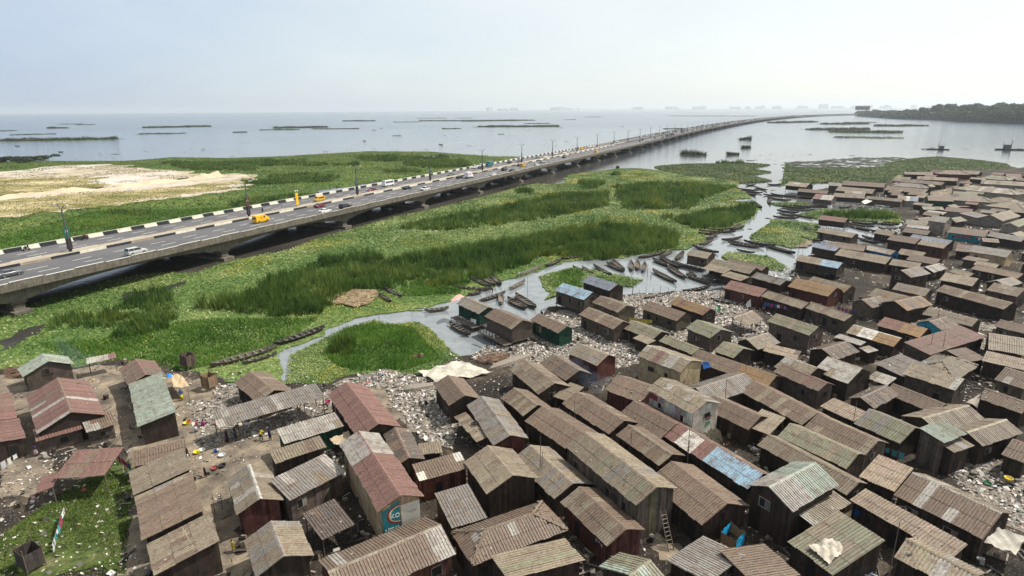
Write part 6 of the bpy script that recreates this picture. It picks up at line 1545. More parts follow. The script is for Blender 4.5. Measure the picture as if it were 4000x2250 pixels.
ROOF_TOPS = []                      # (origin, u, v, w, l) of every slope, for debris
def build_slope(e, M_house, org, u, L, v, spec, rg, nrow=None, detail=True, mono=False, trim=(0, 0)):
    """cover a slope: org = eave corner, u = unit vector along the eave, v = vector eave to ridge.  trim: shorten ridge ends (hips)"""
    v = Vector(v); sl = v.length; vn = v / sl; u = Vector(u)
    nrm = u.cross(vn)
    if nrm.z < 0: nrm = -nrm
    ncol = max(2, int(round(L / (0.85 if detail else 1.5))))
    cw = L / ncol
    rows = nrow or (1 if sl < 2.2 else 2 if sl < 4.6 else 3)
    keys = []
    prev = None
    base = 1 + rg.uniform(-0.20, 0.20)
    main = spec.split('+')[0]
    for c in range(ncol):
        if spec.startswith('seg:'): k_ = roof_key(spec, (c + 0.5) / ncol, rg)
        else: k_ = main if rg.random() < 0.72 else roof_key(spec, 0.5, rg)
        keys.append((k_, base * (1 + rg.uniform(-0.11, 0.11))))
    for r_ in range(rows):
        l = sl / rows
        for c in range(ncol):
            k_, g_ = keys[c]
            if not spec.startswith('seg:') and rg.random() < 0.16: k_ = roof_key(spec, 0.5, rg)
            col = jit(tuple(v_ * g_ for v_ in ROOFC[k_]), 0.07, rg)
            x0 = c * cw; w = cw * 1.06
            a0 = r_ * l - (0.08 + rg.uniform(-0.03, 0.09) if r_ == 0 else 0.10)
            b0 = (r_ + 1) * l
            if trim[0] or trim[1]:
                # hip: shorten the sheet where the end slopes cut it
                xm = x0 + cw / 2
                lim = 1.0
                if trim[0]: lim = min(lim, xm / trim[0])
                if trim[1]: lim = min(lim, (L - xm) / trim[1])
                b0 = min(b0, sl * lim + 0.12)
                if b0 - a0 < 0.25: continue
            lift = 0.05 + 0.035 * r_ + 0.012 * (c % 2) + rg.uniform(0, 0.012)
            rot = rg.uniform(-0.010, 0.010)
            uu = (u * math.cos(rot) + vn * math.sin(rot)); vv = (vn * math.cos(rot) - u * math.sin(rot))
            o_ = Vector(org) + u * x0 + vn * a0 + nrm * lift
            M = Matrix(((uu.x * w, vv.x * (b0 - a0), nrm.x, o_.x), (uu.y * w, vv.y * (b0 - a0), nrm.y, o_.y), (uu.z * w, vv.z * (b0 - a0), nrm.z, o_.z), (0, 0, 0, 1)))
            mesh_obj('roof_sheet', SHEET, None, e, M, col)
    ROOF_TOPS.append((M_house @ Vector(org), M_house.to_3x3() @ u * L, M_house.to_3x3() @ v, spec))

def planks_on(e, p0, p1, z0, ztop, col, rg, nout, w=0.30):
    """vertical planks along a wall from p0 to p1; ztop(f) gives their height"""
    p0, p1 = Vector((*p0, 0)), Vector((*p1, 0))
    L = (p1 - p0).length; d = (p1 - p0) / L
    n = max(2, int(L / w)); pw = L / n
    a = math.atan2(d.y, d.x)
    for i in range(n):
        f = (i + 0.5) / n
        zt = ztop(f) - rg.uniform(0.0, 0.06)
        zb = z0 + rg.uniform(-0.02, 0.12)
        if zt - zb < 0.15: continue
        c = p0 + d * (pw * (i + 0.5)) + Vector((nout[0], nout[1], 0)) * (0.025 + rg.uniform(0, 0.012))
        M = Matrix.Translation((c.x, c.y, (zt + zb) / 2)) @ Matrix.Rotation(a, 4, 'Z') @ Matrix.Rotation(rg.uniform(-0.008, 0.008), 4, 'Y') @ Matrix.Diagonal((pw * 0.97, 0.03, zt - zb, 1))
        mesh_obj('plank', PLANK, None, e, M, jit(col, 0.38, rg))

def opening(e, kind, pos, ang, w, h, rg, col):
    M = Matrix.Translation(pos) @ Matrix.Rotation(ang, 4, 'Z') @ Matrix.Diagonal((w, 1, h, 1))
    o = mesh_obj(kind, FRAME, None, e, M, jit(col, 0.2, rg))
    mesh_obj('opening_panel', PANE, None, o, Matrix.Translation((0, 0.0, 0)))
    if kind == 'window' and rg.random() < 0.6:
        mesh_obj('shutter', PLANK, None, o, Matrix.Translation((0.27, -0.045, 0)) @ Matrix.Diagonal((0.44, 0.03, 0.9, 1)), jit(col, 0.4, rg))

LANDMARK = {}
HS = []
def house(i, t, x, y, ang, L, lo, hi, ze, rise, roof, wall, opt):
    rg = random.Random(1000 + i)
    ang = R(ang)
    opts = opt.split(',') if opt else []
    stilt = 'stilt' in opts
    zb = 0.0 if not stilt else 0.85
    base = -0.33 if stilt else 0.0
    mx, my = x + math.cos(ang) * L / 2, y + math.sin(ang) * L / 2
    e = empty({'G': 'shack', 'P': 'hip_roofed_house', 'M': 'lean_to_shack'}[t] if wall != 'open' else 'open_shelter', (x, y, GZ), ang)
    MW = Matrix.Translation((x, y, GZ)) @ Matrix.Rotation(ang, 4, 'Z')
    ze = ze - GZ
    dist = math.hypot(mx, my)
    near = dist < 82
    detail = dist < 150
    wc = WALLC[wall]
    ohx, ohy = 0.22, 0.28
    # direction to camera in house space, to know which walls face it
    cl = MW.inverted() @ Vector((0, 0, 20))
    zr = ze + rise
    if t == 'G':
        build_slope(e, MW, (0, lo, ze), (1, 0, 0), L, (0, -lo, rise), roof, rg, detail=detail)
        build_slope(e, MW, (0, hi, ze), (1, 0, 0), L, (0, -hi, rise), roof if not (roof.startswith('seg') and i == 34) else 'br+tn', rg, detail=detail)
        x0, x1, y0, y1 = ohx, L - ohx, lo + ohy, hi - ohy
        top = lambda yy: ze + rise * (1 - (yy / lo if yy < 0 else yy / hi)) - 0.05
        mb = MB()
        mb.add([(-0.03, -0.2, zr - 0.2 * rise / -lo + 0.13), (-0.03, 0, zr + 0.15), (-0.03, 0.2, zr - 0.2 * rise / hi + 0.13), (L + 0.03, -0.2, zr - 0.2 * rise / -lo + 0.13), (L + 0.03, 0, zr + 0.15), (L + 0.03, 0.2, zr - 0.2 * rise / hi + 0.13)], [(0, 1, 4, 3), (1, 2, 5, 4)])
        k0 = roof_key(roof, 0.5, rg)
        mesh_obj('ridge_cap', mb.mesh('ridge_cap', [M_ROOF]), None, e, None, jit(tuple(min(v * 1.2, 1) for v in ROOFC[k0]), 0.15, rg))
    elif t == 'P':
        w = hi
        build_slope(e, MW, (-w, -w, ze), (1, 0, 0), L + 2 * w, (0, w, rise), roof, rg, detail=detail, trim=(w, w))
        build_slope(e, MW, (-w, w, ze), (1, 0, 0), L + 2 * w, (0, -w, rise), roof, rg, detail=detail, trim=(w, w))
        build_slope(e, MW, (-w, -w, ze), (0, 1, 0), 2 * w, (w, 0, rise), roof, rg, detail=detail, trim=(w, w))
        build_slope(e, MW, (L + w, -w, ze), (0, 1, 0), 2 * w, (-w, 0, rise), roof, rg, detail=detail, trim=(w, w))
        x0, x1, y0, y1 = -w + ohy, L + w - ohy, -w + ohy, w - ohy
        top = lambda yy: ze - 0.02
        mb = MB(); k0 = roof.split('+')[0]
        mb.tube((0, 0, zr + 0.04), (L, 0, zr + 0.04), 0.16, 0.16, 6)
        for cx, sx in ((0, -1), (L, 1)):
            for sy in (-1, 1): mb.tube((cx, 0, zr + 0.04), (cx + sx * w, sy * w, ze + 0.05), 0.17, 0.17, 5)
        mesh_obj('ridge_cap', mb.mesh('ridge_cap', [M_ROOF]), None, e, None, jit(ROOFC[k0], 0.15, rg))
    else:
        build_slope(e, MW, (0, 0, ze), (1, 0, 0), L, (0, hi, rise), roof, rg, detail=detail)
        x0, x1, y0, y1 = ohx, L - ohx, ohy, hi - 0.15
        top = lambda yy: ze + rise * max(yy, 0) / hi - 0.06
    # body
    if wall == 'open':
        nx = max(2, int(L / 2.6) + 1)
        for k in range(nx):
            for yy in (y0, y1):
                xx = x0 + (x1 - x0) * k / (nx - 1)
                mesh_obj('post', POSTM, None, e, Matrix.Translation((xx, yy, base)) @ Matrix.Diagonal((0.06, 0.06, top(yy) - base, 1)))
        for yy in (y0, y1):
            mesh_obj('beam', PLANK, None, e, Matrix.Translation(((x0 + x1) / 2, yy, top(yy) - 0.03)) @ Matrix.Diagonal((x1 - x0, 0.07, 0.09, 1)), jit(wc, 0.2, rg))
    else:
        mb = MB()
        pts = [(x0, y0, zb), (x1, y0, zb), (x1, y1, zb), (x0, y1, zb)]
        if t == 'G':
            vs_ = pts + [(x0, y0, top(y0)), (x1, y0, top(y0)), (x1, y1, top(y1)), (x0, y1, top(y1)), (x0, 0, top(0)), (x1, 0, top(0))]
            mb.add(vs_, [(3, 2, 1, 0), (0, 1, 5, 4), (2, 3, 7, 6), (1, 2, 6, 9, 5), (3, 0, 4, 8, 7)])
        else:
            vs_ = pts + [(x0, y0, top(y0)), (x1, y0, top(y0)), (x1, y1, top(y1)), (x0, y1, top(y1))]
            mb.add(vs_, [(3, 2, 1, 0), (0, 1, 5, 4), (1, 2, 6, 5), (2, 3, 7, 6), (3, 0, 4, 7)])
        mesh_obj('wall', mb.mesh('house_wall', [M_PLANK]), None, e, None, jit(wc, 0.2, rg))
        sides = []
        if cl.y < y0: sides.append(((x0, y0), (x1, y0), (0, -1), lambda f: top(y0)))
        if cl.y > y1: sides.append(((x1, y1), (x0, y1), (0, 1), lambda f: top(y1)))
        if cl.x > x1: sides.append(((x1, y0), (x1, y1), (1, 0), lambda f: top(y0 + (y1 - y0) * f)))
        if cl.x < x0: sides.append(((x0, y1), (x0, y0), (-1, 0), lambda f: top(y1 + (y0 - y1) * f)))
        for a, b, no, tf in sides:
            if near and wall not in ('cb',):
                planks_on(e, a, b, zb, tf, wc, rg, no, 0.30 if wall not in ('wt', 'oc') else 0.9)
            Ls = math.hypot(b[0] - a[0], b[1] - a[1])
            if dist < 230 and not (wall == 'oc' and i == 18):
                n_op = max(1, int(Ls / 2.6)) if no[0] == 0 else (1 if rg.random() < 0.6 else 0)
                used_door = False
                for k in range(n_op):
                    f = (k + 0.5 + rg.uniform(-0.15, 0.15)) / n_op
                    px_, py_ = a[0] + (b[0] - a[0]) * f + no[0] * 0.06, a[1] + (b[1] - a[1]) * f + no[1] * 0.06
                    an = math.atan2(b[1] - a[1], b[0] - a[0])
                    hh = tf(f) - zb
                    if hh < 1.9: continue
                    if not used_door and rg.random() < 0.4 and hh < 3.6:
                        opening(e, 'door', (px_, py_, zb + 0.97), an, 0.85, 1.85, rg, wc); used_door = True
                    elif rg.random() < 0.75:
                        opening(e, 'window', (px_, py_, zb + hh * (0.58 if hh < 3.6 else 0.66)), an, rg.choice([0.8, 1.0, 1.1]), rg.choice([0.7, 0.85, 0.95]), rg, wc if rg.random() < 0.7 else (0.2, 0.18, 0.15))
    if stilt:
        nx = max(2, int(L / 2.2) + 1)
        for k in range(nx):
            for yy in (y0 + 0.05, (y0 + y1) / 2, y1 - 0.05):
                xx = x0 + 0.05 + (x1 - x0 - 0.1) * k / (nx - 1)
                mesh_obj('stilt', POSTM, None, e, Matrix.Translation((xx, yy, -1.0)) @ Matrix.Diagonal((0.08, 0.08, zb + 1.0, 1)))
        mesh_obj('floor', PLANK, None, e, Matrix.Translation(((x0 + x1) / 2, (y0 + y1) / 2, zb - 0.07)) @ Matrix.Diagonal((x1 - x0 + 0.3, y1 - y0 + 0.3, 0.12, 1)), (0.07, 0.058, 0.045))
    HS.append((e, t, roof, wall, mx, my, L, ze, stilt))
    return e

HOUSE_OBJ = []
for i, hrow in enumerate(HOUSES):
    HOUSE_OBJ.append(house(i, *hrow))

# labels: how it looks, and failing that how near it stands to something one can find
def desc(t, roof, wall, L, ze, stilt):
    if roof.startswith('seg:'):
        ks = []
        for p_ in roof[4:].split(','):
            k = p_.split('@')[0]
            if k not in ks: ks.append(k)
    else:
        ks = []
        for k in roof.split('+'):
            if k not in ks: ks.append(k)
    rw = ' and '.join(ROOFW[k] for k in ks[:2]) if wall != 'open' or len(ks) < 2 else ROOFW[ks[0]]
    form = {'G': 'gabled', 'P': 'hip roofed', 'M': 'single-slope'}[t]
    noun = 'shelter on posts' if wall == 'open' else ('tall house' if ze > 3.5 else 'shack')
    w = '' if wall == 'open' else ' with %s walls' % WALLW[wall]
    if stilt and wall != 'open': noun = 'stilt ' + noun
    return '%s %s %s%s' % (rw, form, noun, w)
MARKS = [('the painted sign', 18), ('whitewashed house', 65), ('teal-walled hut', 141), ('blue-walled hut', 123), ('red-white-blue roof', 34), ('dark green hut', 96), ('blue stilt house', 97), ('long shelter', 89), ('concrete tower', 178), ('big red roof', 90), ('pale green roof', 6), ('green-silver roof', 35), ('ochre roof', 118)]
MARKS = [(n_, HS[k][4], HS[k][5]) for n_, k in MARKS]
by = {}
for h in HS: by.setdefault(desc(h[1], h[2], h[3], h[6], h[7], h[8]), []).append(h)
for d_, grp in by.items():
    for h in grp:
        lab = d_
        if len(grp) > 1:
            mk = min(MARKS, key=lambda m_: math.hypot(m_[1] - h[4], m_[2] - h[5]))
            order = sorted(grp, key=lambda q: math.hypot(mk[1] - q[4], mk[2] - q[5]))
            r_ = order.index(h)
            lab += ', %snearest to %s' % ('' if r_ == 0 else ORD[r_] + ' ', mk[0])
        elif len(d_.split()) < 5: lab += ' in the stilt village'
        h[0]['label'] = lab; h[0]['category'] = 'shelter' if h[3] == 'open' else 'house'
        h[0]['group'] = 'shacks of the stilt settlement'
# ------------------------------------------------------------------ canoes
def canoe_mesh():
    n, vs_, fs_ = 15, [], []
    prof = lambda t_: max(0.03, (1 - abs(2 * t_ - 1) ** 2.6)) ** 0.8
    for i in range(n):
        t_ = i / (n - 1); e_ = abs(2 * t_ - 1)
        b = 0.5 * prof(t_); zg = 0.42 + 0.32 * e_ ** 3; zk = -0.12 + 0.36 * e_ ** 4; zi = 0.04 + 0.30 * e_ ** 4
        x = t_ - 0.5
        bi = max(b - 0.055, 0.004)
        vs_ += [(x, -b, zg), (x, -b * 0.78, zk + 0.12), (x, 0, zk), (x, b * 0.78, zk + 0.12), (x, b, zg), (x, bi, zg), (x, bi * 0.72, zi), (x, -bi * 0.72, zi), (x, -bi, zg)]
    m = 9
    for i in range(n - 1):
        for k in range(m):
            fs_.append((i * m + k, i * m + (k + 1) % m, (i + 1) * m + (k + 1) % m, (i + 1) * m + k))
    fs_ += [tuple(range(m - 1, -1, -1)), tuple(range((n - 1) * m, n * m))]
    mb = MB(); mb.add(vs_, fs_)
    return mb.mesh('canoe_hull', [M_HULL]), prof
HULLM, hprof = canoe_mesh()
HC = [(0.030, 0.026, 0.024), (0.045, 0.036, 0.030), (0.06, 0.05, 0.042), (0.085, 0.072, 0.06), (0.16, 0.135, 0.11)]
LANDC = set()
rgc = random.Random(11)
CAN = []
for i, (x1, y1, x2, y2, w) in enumerate(CANOES):
    L = math.hypot(x2 - x1, y2 - y1)
    if L < 3: L = 4.0
    a = math.atan2(y2 - y1, x2 - x1)
    cx, cy = (x1 + x2) / 2, (y1 + y2) / 2
    far = math.hypot(cx, cy) > 400
    onland = i in (44, 45, 46) or (math.hypot(cx, cy) < 85)
    col = rgc.choice(HC[:4]) if not i in (5, 10, 13, 15, 25, 26, 27) else HC[4]
    z = 0.12
    over = False
    e = empty('wooden_canoe', (cx, cy, z), a)
    if (x1, y1, x2, y2, w) in CANOES[-6:-2] and math.hypot(cx, cy) < 120:
        over = True
    if over:
        e.location.z = GZ + 0.55; e.rotation_euler = (math.pi, 0, a); col = (0.24, 0.21, 0.17)
    elif onland: e.location.z = 0.3
    elif i < 5: e.location.z = 0.25
    if far:
        L = max(L, 6)
    hull = mesh_obj('hull', HULLM, None, e, Matrix.Diagonal((L, w, 1.15 if w > 1 else 0.8, 1)), jit(col, 0.2, rgc))
    if not over:
        nt_ = max(2, int(L / 1.25))
        for k in range(nt_):
            t_ = (k + 1) / (nt_ + 1)
            b = w * hprof(t_)
            wd = 0.20 if k % 3 else 0.34
            mesh_obj('thwart', PLANK, None, e, Matrix.Translation(((t_ - 0.5) * L, 0, 0.42 + 0.22 * abs(2 * t_ - 1) ** 3)) @ Matrix.Diagonal((wd, b * 0.94, 0.035, 1)), jit((0.15, 0.13, 0.11), 0.3, rgc))
        if i in (5, 8, 10, 14, 25, 29, 33, 60):
            mb = MB(); mb.box((-L / 2 + 0.15, 0, 0.75), (0.35, 0.3, 0.4)); mb.tube((-L / 2 + 0.05, 0, 0.6), (-L / 2 - 0.1, 0, -0.1), 0.06, 0.05, 6)
            mesh_obj('outboard_motor', mb.mesh('outboard', [M_COL]), None, e, None, (0.35, 0.36, 0.37))
    CAN.append((e, i, cx, cy, L, w, col, far, over))
def cdesc(c):
    e, i, cx, cy, L, w, col, far, over = c
    if over: return 'pale overturned boat lying on the littered ground %s' % ('beside the white sheeting' if cy < 84 else 'behind the white sheeting')
    if far: return 'small dark boat far out on the open lagoon'
    size = 'long' if L > 9.5 else ('short' if L < 6 else 'medium length')
    tone = 'pale' if sum(col) > 0.3 else ('black' if sum(col) < 0.09 else 'dark brown')
    if cx < -20: return '%s %s canoe with thwarts %s' % (size, tone, 'in the narrow creek through the green plants' if L > 9 else 'half sunk among the green plants')
    if cy < 126: return '%s %s canoe at the creek mouth' % (size, tone)
    if cy < 200: return '%s %s canoe moored in the boat-filled inlet' % (size, tone)
    return '%s %s canoe rafted along the upper channel' % (size, tone)
cgrp = {}
for c in CAN: cgrp.setdefault(cdesc(c), []).append(c)
for d_, gr_ in cgrp.items():
    far_ = gr_[0][7]
    mk = ('the bridge', -62.8, 189.4) if far_ else (MARKS[6] if gr_[0][3] < 126 else MARKS[12])
    gr_.sort(key=lambda c: math.hypot(c[2] - mk[1], c[3] - mk[2]))
    for q, c in enumerate(gr_):
        lab = d_
        if len(gr_) > 1:
            lab += ', %snearest %s' % ('' if q == 0 else ORD[q] + ' ', 'to ' + mk[0] if not far_ else 'the yellow van')
        tag(c[0], lab, 'boat', 'canoes of the lagoon village')
# people in boats and yards
person(*[(b) for b in (48.9, 142.0)], 0.75, 0.4, 'stand', (0.02, 0.02, 0.03), (0.015, 0.015, 0.02), 'person in dark clothes standing upright in a canoe in the inlet')
person(-4.3, 126.5, 0.35, 2.6, 'bend', (0.03, 0.03, 0.03), (0.03, 0.03, 0.04), 'person in dark clothes bending over in a canoe at creek mouth')
person(0.6, 121.5, 0.4, -0.5, 'sit', (0.03, 0.02, 0.02), (0.02, 0.02, 0.02), 'person in black sitting at the end of a wide canoe')
person(5.8, 112.0, 0.4, 1.2, 'sit', (0.02, 0.02, 0.02), (0.03, 0.03, 0.03), 'person in dark clothes crouching near moored wide canoes')

# ------------------------------------------------------------------ loose things of the village
def prop(name, me, loc, rz, color, label, cat, group=None, mat=None):
    o = mesh_obj(name, me, mat, None, Matrix.Translation(loc) @ Matrix.Rotation(rz, 4, 'Z'), color)
    return tag(o, label, cat, group)
# sheeting draped over things: a rumpled grid
def drape(corners, n=14, sag=0.25, seed=0, amp=0.12):
    rg = np.random.default_rng(seed)
    A, B, C_, D = [np.array(c, float) for c in corners]
    vs_, fs_ = [], []
    ph = rg.uniform(0, 6, 6)
    for i in range(n + 1):
        for j in range(n + 1):
            u, v = i / n, j / n
            p_ = A * (1 - u) * (1 - v) + B * u * (1 - v) + C_ * u * v + D * (1 - u) * v
            w_ = math.sin(u * 9 + ph[0] + v * 3) * math.sin(v * 7 + ph[1]) + 0.7 * math.sin(u * 17 + v * 13 + ph[2]) + 0.5 * rg.uniform(-1, 1)
            p_ = p_ + np.array([rg.uniform(-.05, .05), rg.uniform(-.05, .05), amp * w_ - sag * math.sin(math.pi * u) * math.sin(math.pi * v)])
            vs_.append(p_)
    for i in range(n):
        for j in range(n):
            fs_.append((i * (n + 1) + j, (i + 1) * (n + 1) + j, (i + 1) * (n + 1) + j + 1, i * (n + 1) + j + 1))
    me = me_from('sheeting', vs_, fs_, True); me.materials.append(M_CLOTH)
    return me
def drape_px(corners, col, label, cat, **kw):
    o = mesh_obj('tarpaulin', drape(corners, **kw), None, None, None, col)
    return tag(o, label, cat)
for d_ in DRAPES:
    drape_px(d_[0], d_[1], d_[2], 'tarpaulin', n=d_[3], sag=d_[4], amp=d_[5], seed=len(d_[2]))
# thin poles standing about
rgp = random.Random(21)
for i, (x, y, h, z) in enumerate(POLES):
    mb = MB(); mb.tube((0, 0, -0.3), (rgp.uniform(-.12, .12) * h * 0.3, rgp.uniform(-.1, .1) * h * 0.3, h), 0.045, 0.03, 5)
    o = mesh_obj('wooden_pole', mb.mesh('pole', [M_POLE]), None, None, Matrix.Translation((x, y, z)))
    tag(o, 'thin upright wooden pole among the shacks and canoes', 'pole', 'thin poles of the village')
# washing lines
CL = [(0.55, 0.55, 0.58), (0.5, 0.5, 0.52), (0.05, 0.10, 0.30), (0.30, 0.05, 0.10), (0.04, 0.25, 0.28), (0.45, 0.38, 0.05), (0.25, 0.12, 0.30), (0.6, 0.58, 0.55)]
for i, (x1, y1, z1, x2, y2, z2, pal, lab) in enumerate(LINES):
    a, b = Vector((x1, y1, z1)), Vector((x2, y2, z2))
    e = empty('washing_line', (x1, y1, z1)); tag(e, lab, 'washing line')
    d = b - a
    mb = MB(); mb.tube((0, 0, 0), d, 0.012, 0.012, 4); mesh_obj('rope', mb.mesh('rope', [M_POLE]), None, e)
    n = max(3, int(d.length / 0.62))
    an = math.atan2(d.y, d.x)
    for k in range(n):
        f = (k + 0.5) / n; w_ = rgp.uniform(0.4, 0.62); h = rgp.uniform(0.5, 0.95)
        p_ = d * f
        mb = MB(); q = 5
        vs_ = [((u / q - 0.5) * w_, 0.05 * math.sin(u * 2.1 + v * 2 + k), -v * h / 3) for v in range(4) for u in range(q + 1)]
        fs_ = [(v * (q + 1) + u, v * (q + 1) + u + 1, (v + 1) * (q + 1) + u + 1, (v + 1) * (q + 1) + u) for v in range(3) for u in range(q)]
        me = me_from('garment', vs_, fs_, True); me.materials.append(M_CLOTH)
        mesh_obj('garment', me, None, e, Matrix.Translation(p_) @ Matrix.Rotation(an, 4, 'Z'), jit(CL[rgp.choice(pal)], 0.2, rgp))
# people in the yards
for (x, y, z, rz, pose, top_, bot, lab, h, sk) in FOLK:
    person(x, y, z, rz, pose, top_, bot, lab, h, sk)
# basins, buckets and tyres
def basin_mesh(r, h):
    mb = MB(); n = 14; vs_, fs_ = [], []
    for rr, z in ((r * 0.7, 0), (r, h), (r * 0.93, h), (r * 0.64, 0.04)):
        vs_ += [(rr * math.cos(2 * math.pi * k / n), rr * math.sin(2 * math.pi * k / n), z) for k in range(n)]
    for q in range(3):
        for k in range(n): fs_.append((q * n + k, q * n + (k + 1) % n, (q + 1) * n + (k + 1) % n, (q + 1) * n + k))
    fs_ += [tuple(range(n - 1, -1, -1)), tuple(range(3 * n, 4 * n))]
    mb.add(vs_, fs_); return mb.mesh('basin', [M_COL])
BAS = basin_mesh(0.42, 0.28); BUC = basin_mesh(0.2, 0.38)
def tyre_mesh():
    mb = MB(); n, m = 16, 6; vs_, fs_ = [], []
    for i in range(n):
        for k in range(m):
            a_, b_ = 2 * math.pi * i / n, 2 * math.pi * k / m
            r_ = 0.30 + 0.10 * math.cos(b_); vs_.append((r_ * math.cos(a_), r_ * math.sin(a_), 0.09 + 0.09 * math.sin(b_)))
    for i in range(n):
        for k in range(m): fs_.append((i * m + k, ((i + 1) % n) * m + k, ((i + 1) % n) * m + (k + 1) % m, i * m + (k + 1) % m))
    mb.add(vs_, fs_); return mb.mesh('old_tyre', [M_TYRE])
TYR = tyre_mesh()
for (x, y, z, kind, col, lab, grp) in SMALL:
    me = {'basin': BAS, 'bucket': BUC, 'tyre': TYR}[kind]
    prop({'basin': 'wash_basin', 'bucket': 'bucket', 'tyre': 'old_tyre'}[kind], me, (x, y, z), rgp.uniform(0, 3), col, lab, kind, grp)

# painted board on the gable of the red-roofed house
def house_matrix(i):
    r_ = HOUSES[i]
    return Matrix.Translation((r_[1], r_[2], GZ)) @ Matrix.Rotation(R(r_[3]), 4, 'Z'), r_
Mh, r_ = house_matrix(18)
L = r_[4]; lo, hi, ze = r_[5], r_[6], r_[7] - GZ
e = HOUSE_OBJ[18]
yl, ym = lo + 0.28, -0.12                        # left half of the gable, seen from outside
M_TEAL = plain('teal_sign_paint', (0.02, 0.16, 0.18), 0.6); M_SRED = plain('red_sign_paint', (0.22, 0.02, 0.025), 0.6); M_SCRM = plain('cream_sign_paint', (0.55, 0.47, 0.30), 0.6); M_SWHT = plain('white_sign_paint', (0.62, 0.62, 0.6), 0.6)
GX = L - 0.22 + 0.075
SC = (yl + ym) / 2
def flat_poly(pts, off, mat, name, par):
    vs_ = [(GX + off, y_, z_) for y_, z_ in pts]
    return mesh_obj(name, me_from(name, vs_, [tuple(range(len(vs_)))]), mat, par)
top_ = lambda y_: ze + r_[8] * (1 - y_ / lo) - 0.35
mb = MB(); n_b = 2
board_pts = [(yl, ze - 3.0), (ym, ze - 3.0), (ym, top_(ym)), (yl, top_(yl))]
board = flat_poly(board_pts, 0.0, M_TEAL, 'painted_board', e)
cy_, cz_ = ym - 0.12, ze - 0.95
def half_ring(r1, off, mat):
    pts = []
    for k in range(25):
        a_ = math.pi * 0.5 + math.pi * k / 24
        pts.append((max(cy_ + 0.12 + r1 * 1.25 * math.cos(a_), yl + 0.03), cz_ + r1 * math.sin(a_)))
    flat_poly(pts, off, mat, 'emblem_ring', board)
for r1, off, mt in ((1.02, 0.006, M_SRED), (0.86, 0.012, M_SCRM), (0.74, 0.018, M_TEAL)): half_ring(r1, off, mt)
def wall_text(txt, size, mat, y_, z_, off, par):
    mesh_obj('lettering', text_mesh(txt, size, mat), None, par, Matrix.Translation((GX + off, y_, z_)) @ Matrix(((0, 0, 1, 0), (1, 0, 0, 0), (0, 1, 0, 0), (0, 0, 0, 1))))
wall_text('ko', 0.95, M_SWHT, cy_ - 0.36, cz_ - 0.02, 0.03, board)
wall_text('e jest po', 0.40, M_SWHT, (yl + ym) / 2, cz_ - 1.32, 0.03, board)
mb = MB()
for q in range(3):
    pass
for q, (ya, yb, za, zb_) in enumerate(((0.0, hi - 0.3, ze - 3.0, ze - 2.1), (0.0, hi - 0.3, ze - 2.05, ze - 1.15), (0.0, hi - 0.3, ze - 1.1, ze - 0.2))):
    mb = MB(); mb.box((GX - 0.01, (ya + yb) / 2, (za + zb_) / 2), (0.03, yb - ya, zb_ - za)); mesh_obj('wall_panel', mb.mesh('wall_panel', [M_COL]), None, e, None, (0.47 + 0.03 * q, 0.45 + 0.03 * q, 0.38 + 0.03 * q))
# faded painted lettering on the whitewashed house
Mh, r_ = house_matrix(65)
e = HOUSE_OBJ[65]; L = r_[4]; lo, hi, ze = r_[5], r_[6], r_[7] - GZ
M_FRED = plain('faded_red_paint', (0.16, 0.028, 0.03), 0.8, 0, 0.4, 4.0); M_FGRN = plain('faded_green_paint', (0.10, 0.19, 0.13), 0.8)
GX = L - 0.22 + 0.075
mb = MB()
for q, (dy_, dz_, w_, h_) in enumerate(((0.2, 0.9, 0.5, 0.22), (0.65, 1.2, 0.75, 0.26), (0.3, 1.5, 0.55, 0.24), (0.8, 1.55, 0.3, 0.2))):
    mb.box((GX, (lo + hi) / 2 + dy_, ze - dz_), (0.02, w_, h_))
mesh_obj('painted_script', mb.mesh('script', [M_FRED]), None, e)
mb = MB(); mb.box((GX, (lo + hi) / 2 + 0.5, ze - 2.1), (0.02, 0.8, 0.5)); mesh_obj('painted_patch', mb.mesh('patch', [M_FGRN]), None, e)
mb = MB(); mb.tube((L - 1.6, lo + 0.28 - 0.07, ze - 1.6), (L - 1.6, lo + 0.28 - 0.085, ze - 1.6), 0.55, 0.55, 18); mesh_obj('painted_disc', mb.mesh('disc', [M_FRED]), None, e)
mb = MB(); mb.box((1.0, lo + 0.28 - 0.075, ze - 0.75), (1.5, 0.02, 0.7)); mesh_obj('painted_patch', mb.mesh('patch2', [M_FRED]), None, e)
# lettering that can be read on other walls
M_GRAF = plain('white_graffiti', (0.55, 0.55, 0.55), 0.7); M_DKL = plain('black_lettering', (0.02, 0.02, 0.022), 0.7)
def long_wall_text(hi_, txt, size, mat, xf, dz):
    r_ = HOUSES[hi_]; y_ = r_[5] + 0.28 - 0.085; z_ = r_[7] - GZ - dz
    mesh_obj('lettering', text_mesh(txt, size, mat), None, HOUSE_OBJ[hi_], Matrix.Translation((r_[4] * xf, y_, z_)) @ Matrix.Rotation(R(90), 4, 'X'))
def gable_text(hi_, txt, size, mat, y_, dz):
    r_ = HOUSES[hi_]
    mesh_obj('lettering', text_mesh(txt, size, mat), None, HOUSE_OBJ[hi_], Matrix.Translation((r_[4] - 0.22 + 0.085, y_, r_[7] - GZ - dz)) @ Matrix(((0, 0, 1, 0), (1, 0, 0, 0), (0, 1, 0, 0), (0, 0, 0, 1))))
long_wall_text(27, 'GO4', 0.5, M_GRAF, 0.80, 0.75)
gable_text(27, '81', 0.35, M_GRAF, -1.3, 1.5)
long_wall_text(85, 'P', 0.8, M_DKL, 0.10, 0.9)
gable_text(64, 'B', 0.7, M_FRED, -1.0, 1.9)

